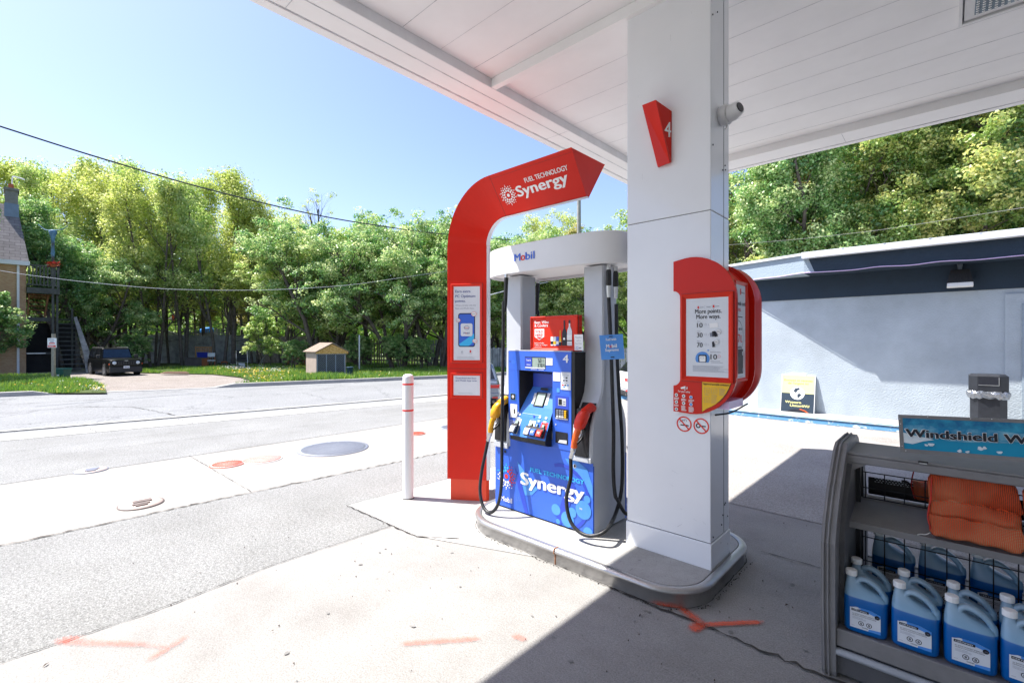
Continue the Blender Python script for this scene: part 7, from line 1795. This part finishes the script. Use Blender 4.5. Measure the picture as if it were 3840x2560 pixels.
def lb_box(b, o, a0, c0, z0, a1, c1, z1, m=0):
    P = lambda a, c, z: tuple(o + RV * a + FV * c + Vector((0, 0, z)))
    b.hexa([P(a0, c0, z0), P(a1, c0, z0), P(a1, c1, z0), P(a0, c1, z0), P(a0, c0, z1), P(a1, c0, z1), P(a1, c1, z1), P(a0, c1, z1)], m)
o = yard(735, 1372); D = (1.6 * F / 92) / F   # metres per photo pixel there
t = thing("slatted_headboard", "orange brown slatted headboard standing upright against the grey fence", "headboard", tuple(o + FV * 1.2)); oo = o + FV * 1.2
b = MB(); lb_box(b, oo, -.10, 0, 0, -.02, .05, 1.15); lb_box(b, oo, .92, 0, 0, 1.0, .05, 1.15); lb_box(b, oo, -.12, -.01, 1.13, 1.02, .07, 1.22); b.build("frame", "pallet", t)
b = MB()
for i in range(8): lb_box(b, oo, .04 + .11 * i, .01, .3, .10 + .11 * i, .04, 1.13)
lb_box(b, oo, -.02, .0, .95, .92, .03, 1.0); b.build("slats", "pallet", t)
t = thing("blue_tote", "solid blue plastic tote in front of the slatted headboard", "tote", tuple(o + FV * .6)); b = MB(); q = o + FV * .6
P = lambda a, c, z: tuple(q + RV * a + FV * c + Vector((0, 0, z))); b.hexa([P(.08, 0, .40), P(.70, 0, .40), P(.70, .4, .40), P(.08, .4, .40), P(.04, -.03, .82), P(.76, -.03, .82), P(.76, .43, .82), P(.04, .43, .82)]); b.build("bin", "tote_blue", t)
b = MB(); b.hexa([P(.01, -.05, .82), P(.79, -.05, .82), P(.79, .45, .82), P(.01, .45, .82), P(.03, -.04, .86), P(.77, -.04, .86), P(.77, .44, .86), P(.03, .44, .86)]); b.build("lid", "tote_blue", t)
o = yard(692, 1374); t = thing("wooden_chest", "long dark wooden chest lying on the grass below the blue tote", "chest", tuple(o)); b = MB(); lb_box(b, o, 0, 0, 0, 1.42, .45, .52); b.build("box", "board_grey", t); b = MB(); lb_box(b, o, -.03, -.03, .52, 1.45, .48, .56); b.build("lid", "board_grey", t)
b = MB(); lb_box(b, o, 1.07, -.012, .02, 1.42, -.001, .5); b.build("end_panel", "stool_brown", t)
o = yard(779, 1375); t = thing("garden_chair", "small white backed wooden chair beside the chest", "chair", tuple(o)); b = MB(); lb_box(b, o, .0, -.02, .62, .45, .02, .86); b.build("backrest", "chair_white", t)
b = MB(); lb_box(b, o, -.02, -.45, .38, .47, -.01, .42); b.build("seat", "chair_white", t)
for a, c, z in ((0, -.42, .38), (.41, -.42, .38), (0, -.0, .62), (.41, -.0, .62)): b = MB(); lb_box(b, o, a, c, 0, a + .04, c + .04, z); b.build("leg", "stool_brown", t)
o = yard(828, 1375); t = thing("wooden_stool", "small tipped brown stool right of the white chair", "stool", tuple(o)); b = MB(); lb_box(b, o, .02, -.1, .28, .40, .2, .33); b.build("seat", "stool_brown", t)
for a in (.0, .34):
    b = MB(); b.tube([tuple(o + RV * a), tuple(o + RV * (a + .06) + Vector((0, 0, .3)))], .025, 6); b.build("leg", "stool_brown", t)
    b = MB(); b.tube([tuple(o + RV * a + FV * .15), tuple(o + RV * (a + .06) + FV * .15 + Vector((0, 0, .3)))], .025, 6); b.build("leg", "stool_brown", t)
o = yard(885, 1376); t = thing("lounge_chair", "black padded garden seat with a high back between the tree trunks", "seat", tuple(o)); b = MB(); lb_box(b, o, .05, .1, .45, .66, .2, 1.02); b.build("backrest", "trim_dark", t, bevel=.04); b = MB(); lb_box(b, o, .03, -.4, .36, .68, .15, .46); b.build("seat", "trim_dark", t, bevel=.03)
b = MB()
for a in (.02, .68): b.tube(catmull([tuple(o + RV * a - FV * .4), tuple(o + RV * a - FV * .35 + Vector((0, 0, .5))), tuple(o + RV * a + FV * .15 + Vector((0, 0, .98)))], 4), .02, 6)
b.build("frame", "steel", t)
b = MB(); lb_box(b, o, .1, -.42, .0, .52, -.15, .26); t2 = thing("plastic_crate", "pale grey crate on the ground below the black garden seat", "crate", tuple(o)); b.build("crate_body", "chair_white", t2)
o = yard(885, 1384); t = thing("hammock_stand", "thin curved metal hammock stand arcing over the flower patch", "hammock stand", tuple(o)); b = MB()
b.tube(catmull([tuple(o + RV * a + Vector((0, 0, z))) for a, z in ((-.02, .95), (.0, .6), (.15, .25), (.45, .05), (.85, .02), (1.2, .14), (1.45, .48), (1.72, .86))], 6), .025, 6); b.build("bow", "rack_grey", t)
b = MB(); b.tube([tuple(o + RV * 1.42 + Vector((0, 0, .5))), tuple(o + RV * 1.5 + FV * .3)], .018, 6); b.build("brace", "zinc", t)
o = yard(602, 1403); t = thing("plank_pile", "low pile of pale planks lying on the grass edge right of the suv", "planks", tuple(o)); mat("plank", (.42, .28, .19), .8, var=.3, vs=6)
for k in range(5):
    b = MB(); lb_box(b, o, .0 + .12 * (k % 3), -.15 * k * .6 + .1, .03 + .035 * (k % 3), 1.25 + .1 * (k % 2), -.15 * k * .6 + .2, .065 + .035 * (k % 3)); b.build("plank", "plank", t)
# things beyond the fence
p = Vector(far(625, 1280, 38)); p.z = 0
t = thing("pale_gable_roof", "pale low gable roof of an outbuilding showing over the grey fence", "outbuilding", tuple(p)); P = lambda a, c, z: tuple(p + RV * a + FV * c + Vector((0, 0, z)))
mat("roof_pale", (.42, .46, .46), .6, var=.1, vs=5)
b = MB(); b.hexa([P(-1.2, .2, 0), P(1.3, .2, 0), P(1.3, 3, 0), P(-1.2, 3, 0), P(-1.2, .2, 2.0), P(1.3, .2, 2.0), P(1.3, 3, 2.0), P(-1.2, 3, 2.0)]); b.build("wall", "fence_wood", t)
b = MB(); b.prism([P(-1.5, 0, 2.0), P(1.6, 0, 2.0), P(.0, 0, 2.5)], tuple(FV * 3), 0); b.build("roof", "roof_pale", t)
p = Vector(far(778, 1280, 37)); p.z = 0; P = lambda a, c, z: tuple(p + RV * a + FV * c + Vector((0, 0, z)))
t = thing("covered_hutch", "grey raised box covered with a bright blue tarpaulin above the fence", "hutch", tuple(p)); mat("tarp_blue", (.02, .22, .68), .4, var=.15, vs=6, bump=.6, bs=9)
b = MB(); b.hexa([P(-.6, 0, .2), P(.75, 0, .2), P(.75, 1, .2), P(-.6, 1, .2), P(-.6, 0, 2.35), P(.75, 0, 2.35), P(.75, 1, 2.35), P(-.6, 1, 2.35)]); b.build("box", "fence_wood", t)
b = MB(); R = random.Random(6); b.loft([[P(-.66, -.05, 2.28), P(-.3, -.07, 2.34), P(.1, -.07, 2.3), P(.5, -.05, 2.33), P(.55, 1.05, 2.3), P(-.66, 1.05, 2.3)], [P(-.6, .0, 2.5), P(-.3, 0, 2.62), P(.1, 0, 2.66), P(.48, 0, 2.62), P(.5, .9, 2.6), P(-.6, .9, 2.6)], [P(-.5, .2, 2.58), P(-.3, .2, 2.7), P(.1, .2, 2.72), P(.4, .2, 2.68), P(.4, .7, 2.66), P(-.5, .7, 2.62)]], 0, smooth=False); b.build("tarpaulin", "tarp_blue", t)
mat("orange_cloth", (.86, .13, .03), .7, var=.15, vs=5)
for k, (px, py, w, h, lb) in enumerate(((446, 1180, .62, .30, "orange and white banner glimpsed through the trees above the suv"), (603, 1190, .28, .42, "narrow orange banner glimpsed left of the white patch"), (635, 1192, .5, .45, "orange and white banner glimpsed through the triple-stemmed tree"))):
    q = Vector(far(px, py, 39.5)); t = thing("hanging_banner", lb, "banner", tuple(q)); b = MB()
    P = lambda a, z: q + RV * a + Vector((0, 0, z))
    for a0, a1, z0, z1, m in ((-.5, -.1, -.3, .3, 0), (-.1, .2, -.2, .15, 1), (.2, .5, -.4, .5, 0)):
        b.prism([tuple(P(a0 * w * 2, z0 * h * 1.5)), tuple(P(a1 * w * 2, z0 * h * 1.2)), tuple(P(a1 * w * 2, z1 * h * 1.5)), tuple(P(a0 * w * 2, z1 * h * 1.3))], tuple(FV * .03), m)
    b.build("cloth", ["orange_cloth", "print_white"], t)
    b = MB(); b.tube([tuple(P(-w, h * .6)), tuple(P(w, h * .6))], .02, 5); b.tube([tuple(P(w, h * .6)), (P(w, 0).x, P(w, 0).y, 0)], .03, 5); b.build("pole", "bark", t)

# ================================================================ BRICK HOUSE WITH BALCONY AND STAIRS
def brick_mat():
    m = bpy.data.materials.new("brick"); m.use_nodes = True; nt = m.node_tree; N = nt.nodes; Lk = nt.links.new; b = N["Principled BSDF"]; b.inputs["Roughness"].default_value = .9
    tc = N.new("ShaderNodeTexCoord"); mp_ = N.new("ShaderNodeMapping"); mp_.inputs["Rotation"].default_value = (PI / 2, 0, 0); Lk(tc.outputs["Object"], mp_.inputs[0])
    br = N.new("ShaderNodeTexBrick"); br.inputs["Scale"].default_value = 9.0; br.inputs["Color1"].default_value = (.42, .24, .13, 1); br.inputs["Color2"].default_value = (.50, .34, .20, 1); br.inputs["Mortar"].default_value = (.34, .30, .26, 1); br.inputs["Mortar Size"].default_value = .02; br.inputs["Brick Width"].default_value = .9; br.inputs["Row Height"].default_value = .34
    Lk(mp_.outputs[0], br.inputs["Vector"]); Lk(br.outputs[0], b.inputs["Base Color"]); MATS["brick"] = m
def shingle_mat():
    m = bpy.data.materials.new("roof_shingle"); m.use_nodes = True; nt = m.node_tree; N = nt.nodes; Lk = nt.links.new; b = N["Principled BSDF"]; b.inputs["Roughness"].default_value = .95
    tc = N.new("ShaderNodeTexCoord"); mp_ = N.new("ShaderNodeMapping"); mp_.inputs["Rotation"].default_value = (PI / 2, 0, 0); Lk(tc.outputs["Object"], mp_.inputs[0])
    br = N.new("ShaderNodeTexBrick"); br.inputs["Scale"].default_value = 5.0; br.inputs["Color1"].default_value = (.27, .25, .255, 1); br.inputs["Color2"].default_value = (.20, .185, .19, 1); br.inputs["Mortar"].default_value = (.07, .06, .065, 1); br.inputs["Mortar Size"].default_value = .035; br.inputs["Brick Width"].default_value = 1.9; br.inputs["Row Height"].default_value = .80
    Lk(mp_.outputs[0], br.inputs["Vector"]); n = N.new("ShaderNodeTexNoise"); n.inputs["Scale"].default_value = 6; Lk(tc.outputs["Object"], n.inputs["Vector"])
    mi = N.new("ShaderNodeMix"); mi.data_type = 'RGBA'; mi.blend_type = 'MULTIPLY'; mi.inputs[0].default_value = .5; Lk(br.outputs[0], mi.inputs[6]); Lk(n.outputs["Fac"], mi.inputs[7]); Lk(mi.outputs[2], b.inputs["Base Color"]); MATS["roof_shingle"] = m
FV = _FV0; brick_mat(); shingle_mat()
mat("deck_wood", (.085, .09, .085), .9, var=.35, vs=3, bump=.4, bs=20); mat("deck_brown", (.22, .10, .045), .85, var=.3, vs=3); mat("stringer", (.40, .38, .35), .8, col2=(.16, .15, .14), vs=3); mat("deck_shade", (.02, .02, .022), .9, var=.3, vs=6); mat("flashing", (.16, .22, .30), .5, var=.1, vs=5); mat("clay", (.38, .11, .05), .8, var=.2, vs=8); mat("chimney_stone", (.20, .20, .18), .9, var=.2, vs=6); mat("bin_green", (.012, .10, .07), .5, var=.1, vs=6)
hx, hy, _ = at(98, 1400); HO = Vector((hx, hy, 0)); DH = 1.6 / 120
D0 = 1.6 * F / 120
def HP(px, py, dd=0.): return Vector(far(px, py, D0 + dd))     # point of the house at a known depth behind its front
def HL(a, c, z): return tuple(HO + RV * a + FV * c + Vector((0, 0, z)))
hs = thing("brick_house", "brick house with grey shingle roof and a stone chimney at the picture edge", "house", tuple(HO))
def rotated(b, name, m, parent, **k):
    """build in house axes so that brick courses run level along the front"""
    b.v = [(x * KA, y, z) for x, y, z in b.v]
    o = b.build(name, m, None, **k); o.parent = parent; o.rotation_euler = (0, 0, PI / 2); return o
KA = .70; HR, HF = Vector((0, KA, 0)), Vector((-1, 0, 0))
zE = 5.45
b = MB(); b.box((-9, 0, 0), (0, 7, zE)); rotated(b, "wall", "brick", hs)
b = MB(); b.box((-9.2, -.30, zE - .02), (.18, -.12, zE + .13)); b.box((-9.2, -.30, zE - .08), (.16, .0, zE - .02)); rotated(b, "eave_gutter", "gutter_white", hs)
b = MB(); b.prism([(-9.3, -.25, zE + .12), (.14, -.25, zE + .12), (-.42, 2.2, 8.75), (-9.3, 2.2, 8.75)], (0, .12, -.1), 0); b.prism([(.14, -.25, zE + .12), (.10, 7, zE + .12), (-.5, 4.5, 8.75), (-.42, 2.2, 8.75)], (-.1, 0, -.06), 0); rotated(b, "roof", "roof_shingle", hs)
b = MB(); b.box((-1.04, 1.7, 7.0), (-.36, 2.5, 9.45)); b.box((-1.10, 1.62, 9.40), (-.30, 2.58, 9.52)); ch = rotated(b, "chimney", "chimney_stone", hs)
b = MB(); b.box((-1.07, 1.65, 7.6), (-.32, 2.4, 8.72)); rotated(b, "flashing", "flashing", hs)
b = MB(); b.box((-.86, 1.9, 9.52), (-.58, 2.3, 9.78)); rotated(b, "clay_pot", "clay", hs)
b = MB(); b.tube(catmull([(-.66, 2.1, 9.7), (-.66, 2.1, 10.05), (-.6, 2.1, 10.22), (-.25, 2.1, 10.2), (-.0, 2.1, 10.15)], 4), .035, 8); rotated(b, "flue_pipe", "print_white", hs)
b = MB(); b.box((-.46, -.10, 0), (-.33, -.0, zE)); rotated(b, "downpipe", "gutter_white", hs)
# balcony
bc = thing("wooden_balcony", "weathered grey two storey wooden balcony on the end of the brick house", "balcony", tuple(HO))
zf, zr_, bw_ = 4.30, 5.45, 1.72
b = MB(); b.box((.02, -.25, zf - .28), (bw_, -.15, zf)); b.box((.02, -.15, zf - .05), (bw_, 2.2, zf)); b.box((bw_ - .08, -.15, zf - .28), (bw_, 2.2, zf - .05)); rotated(b, "floor", "deck_wood", bc)
b = MB(); b.box((.02, -.22, zr_ - .06), (bw_ + .03, -.10, zr_)); b.box((.02, -.2, zf + .12), (bw_, -.14, zf + .18)); b.box((bw_ - .04, -.1, zr_ - .06), (bw_ + .03, 2.2, zr_)); rotated(b, "railing", "deck_wood", bc)
b = MB()
for i in range(9): b.box((.1 + .19 * i, -.20, zf + .18), (.175 + .19 * i, -.15, zr_ - .06))
rotated(b, "balusters", "deck_wood", bc)
for a, c in ((bw_ - .30, -.22), (bw_ - .02, -.22), (bw_ - .10, 2.1)):
    b = MB(); b.box((a - .13, c, zf - .1 if a > bw_ - .1 else .0), (a, c + .13, zr_ + .02 if a > bw_ - .1 else 7.2 if c < 0 else zr_)); rotated(b, "post", "deck_wood", bc)
b = MB(); b.box((bw_ - .18, -.05, 0), (bw_ - .06, .07, zf - .28)); rotated(b, "post", "deck_wood", bc)
b = MB(); b.box((.06, -.02, 2.62), (bw_ - .5, .08, 2.82)); rotated(b, "lower_beam", "deck_wood", bc); b = MB(); b.box((.06, -.02, .95), (bw_ - .4, .05, 1.05)); rotated(b, "lower_rail", "deck_wood", bc); b = MB(); b.box((.02, -.2, .98), (.98, .1, 1.02)); rotated(b, "white_ledge", "print_white", bc)
b = MB(); b.box((.10, .3, 3.95), (bw_ - .35, .4, 4.02)); b.prism([(bw_ - .62, .2, 4.0), (bw_ - .52, .2, 4.0), (bw_ - .72, .2, 2.85), (bw_ - .82, .2, 2.85)], (0, .1, 0), 0); b.prism([(.10, .2, 4.0), (.2, .2, 4.0), (.12, .2, 2.85), (.05, .2, 2.85)], (0, .1, 0), 0); b.box((.1, .25, 3.85), (bw_ - .5, .3, 3.9))
for i in range(5): b.box((.15, .8, 3.0 + .2 * i), (bw_ - .6, .84, 3.05 + .2 * i))
rotated(b, "brown_bracing", "deck_brown", bc)
b = MB(); b.box((.04, 2.3, 0), (bw_ + 1.1, 2.4, 2.6)); rotated(b, "shade_backing", "deck_shade", bc); b = MB(); b.box((.04, .6, 0), (bw_ - .3, .66, .9)); rotated(b, "shade_backing", "deck_shade", bc)  # dark sheets paint in the gloom under the deck
# stairs
sr = thing("wooden_stairs", "steep dark wooden stairs with a sunlit side board beside the balcony posts", "stairs", tuple(HO))
b = MB(); n = 12
for i in range(n):
    z = .18 + .235 * i; c = -.9 + .20 * i; b.box((bw_ - .02, c, z), (bw_ + 1.35 - .035 * i, c + .24, z + .045))
rotated(b, "treads", "deck_wood", sr)
b = MB(); b.prism([(bw_ + 1.62, -1.15, .0), (bw_ + 1.42, -1.15, .0), (bw_ + .82, 1.2, 3.0), (bw_ + .82, 1.2, 3.35), (bw_ + 1.05, .9, 3.1)], (.03, .04, 0), 0) if False else None
b.hexa([(bw_ + 1.34, -1.12, -.05), (bw_ + 1.52, -1.12, -.05), (bw_ + 1.52, -1.0, -.05), (bw_ + 1.34, -1.0, -.05), (bw_ + 1.22, -.75, 1.0), (bw_ + 1.56, -.75, 1.1), (bw_ + 1.56, -.6, 1.1), (bw_ + 1.22, -.6, 1.0)])
b.hexa([(bw_ + 1.22, -.75, 1.0), (bw_ + 1.56, -.75, 1.1), (bw_ + 1.56, -.6, 1.1), (bw_ + 1.22, -.6, 1.0), (bw_ + .86, .9, 2.9), (bw_ + 1.04, .9, 2.95), (bw_ + 1.04, 1.0, 2.95), (bw_ + .86, 1.0, 2.9)]); rotated(b, "side_board", "stringer", sr)
b = MB(); b.box((bw_ + .75, 1.15, 0), (bw_ + .87, 1.27, 3.4)); rotated(b, "post", "deck_wood", sr)
# blue and red ornament at the top of the tall post, potted flowers
p = HO + HR * (bw_ - .36) - HF * .16
t = thing("yard_ornament", "pale blue fabric windsock ornament on top of the tall balcony post", "ornament", (p.x, p.y, 5.5)); mat("orn_blue", (.10, .22, .34), .6, var=.3, vs=6, bump=.4); mat("orn_red", (.55, .06, .04), .6, var=.3, vs=9)
b = MB(); b.loft([[(p.x + r_ * math.cos(a), p.y + r_ * math.sin(a), z) for a in [i * 2 * PI / 10 for i in range(10)]] for z, r_ in ((5.75, .04), (6.1, .08), (6.6, .06), (6.95, .09), (7.1, .15), (7.25, .17), (7.32, .06))], 0); b.build("sock", "orn_blue", t)
b = MB()
for s in (-1, 1): b.tube(catmull([tuple(p + Vector((0, 0, 7.3))), tuple(p + RV * s * .4 + Vector((0, 0, 7.32))), tuple(p + RV * s * .75 + Vector((0, 0, 7.5 + .1 * (s < 0))))], 4), .022, 5)
b.build("arms", "orn_blue", t)
rs2 = np.random.RandomState(9); q = p - HF * .1
me = quads_to_mesh("blossom", np.array([(q.x, q.y, 5.58)]) + rs2.normal(size=(200, 3)) * np.array([.08, .11, .06]), .10, np.full(200, .5), rs2, "leaf_deep"); me.materials.clear(); me.materials.append(MATS["orn_red"])
t = thing("flower_pot", "red flowering basket on the balcony rail corner", "flower pot", (q.x, q.y, 5.4)); o = bpy.data.objects.new("blossom", me); COL.objects.link(o); o.parent = t; o.location = -Vector(t.location)
b = MB(); b.lathe([(.10, 0), (.18, .14), (.19, .15)], (q.x, q.y, 5.40), 14); b.build("pot", "clay", t)
# sign on its post, bin
x, y, _ = at(196, 1430, .04); p = Vector((x, y, 0)); t = thing("parking_sign", "small white parking sign with red lettering band on a grey wooden post", "sign", tuple(p)); d_ = 1.6 / 150
b = MB(); P = lambda a, c, z: tuple(p + RV * a + FV * c + Vector((0, 0, z)))
b.hexa([P(-.04, 0, 0), P(.06, 0, 0), P(.06, .08, 0), P(-.04, .08, 0), P(-.04, 0, 1.9), P(.06, 0, 1.9), P(.06, .08, 1.9), P(-.04, .08, 1.9)]); b.build("post", "post_tan", t)
b = MB(); b.prism([P(-.17, -.02, 1.36), P(.18, -.02, 1.36), P(.18, -.02, 1.73), P(-.17, -.02, 1.73)], tuple(FV * .012), 0); f = Face(b, P(-.17, -.021, 1.36), RV, (0, 0, 1), .003)
f.rect(.02, .02, .33, .085, 1); f.lines(.04, .335, .31, 3, .028, .010, 2, 1, 3); f.rect(.11, .215, .25, .24, 2, 1); f.rect(.07, .15, .29, .19, 1, 1); f.rect(.03, .11, .32, .118, 1, 1); f.lines(.05, .055, .3, 1, .03, .014, 0, 2, 3)
b.build("plate", ["print_white", "print_red", "ink_grey"], t)
x, y, _ = at(222, 1418, .04); p = Vector((x, y, .04)); t = thing("green_bin", "small dark green bin at the foot of the stairs", "bin", tuple(p)); b = MB(); P = lambda a, c, z: tuple(p + RV * a + FV * c + Vector((0, 0, z)))
b.hexa([P(-.17, 0, 0), P(.17, 0, 0), P(.17, .3, 0), P(-.17, .3, 0), P(-.22, -.04, .38), P(.22, -.04, .38), P(.22, .34, .38), P(-.22, .34, .38)]); f = Face(b, P(-.06, -.045, .08), RV, (0, .05, 1), .01); f.rect(0, 0, .12, .08, 1); b.build("tub", ["bin_green", "print_white"], t)
b = MB(); b.hexa([P(-.24, -.06, .38), P(.24, -.06, .38), P(.24, .36, .38), P(-.24, .36, .38), P(-.2, -.02, .43), P(.2, -.02, .43), P(.2, .32, .43), P(-.2, .32, .43)]); b.build("lid", "bin_green", t)

# ================================================================ WIRES AND POLE
mat("wire_black", (.015, .018, .03), .6, var=.2, vs=8); mat("wire_white", (.62, .64, .68), .5, var=.1, vs=8); mat("pole_grey", (.30, .29, .27), .9, var=.2, vs=5, bump=.4)
def wire(label, pts, r, m):
    b = MB(); P = [far(*p) for p in pts]; b.tube(catmull(P, 10), r, 6, 0); o = b.build("overhead_wire", m); tag(o, label, "wire", "overhead wires")
wire("thick black overhead cable sagging across the blue sky above the trees", [(-400, 345, 12.5), (0, 474, 14), (400, 600, 16), (800, 715, 18), (1200, 809, 20.5), (1500, 858, 23), (1680, 880, 25), (1837, 894, 27), (1975, 905, 30), (2160, 925, 34)], .026, "wire_black")
wire("white overhead wire crossing in front of the house and the left trees", [(-300, 950, 13), (0, 1014, 14), (201, 1043, 15), (379, 1063, 16), (574, 1080, 17), (746, 1087, 18), (918, 1088, 19), (1096, 1083, 20), (1312, 1068, 21), (1491, 1043, 22.5), (1676, 1016, 24), (1837, 990, 26), (2160, 930, 33)], .006, "wire_white")
wire("thin pale overhead wire crossing the trees above the store roof", [(2600, 925, 20), (2737, 918, 19.5), (3000, 896, 18.5), (3184, 876, 17.5), (3300, 862, 17), (3500, 832, 16), (3700, 800, 15), (3840, 778, 14), (4100, 730, 12)], .006, "pole_grey")
wire("pale cable dipping behind the pump above the framed advert", [(1700, 1160, 22), (1837, 1106, 24), (2000, 1068, 27), (2100, 1050, 29), (2170, 1040, 33)], .022, "wire_white")
wire("short black cable running into the pole under the white pump crown", [(1900, 1075, 25), (2005, 1064, 28), (2085, 1052, 30), (2168, 1046, 33)], .016, "wire_black")
p = far(2171, 1280, 32)
t = thing("utility_pole", "weathered grey utility pole rising behind the pump and the arch tip", "utility pole", (p[0], p[1], 0))
b = MB(); b.tube([(p[0], p[1], 0), (p[0], p[1], 5), (p[0], p[1], 11.3)], [.17, .155, .13], 12, 0); b.build("shaft", "pole_grey", t)
b = MB(); b.tube([(p[0] + .16, p[1], 4.2), (p[0] + .16, p[1], 5.6)], .05, 8); b.build("riser_pipe", "zinc", t)
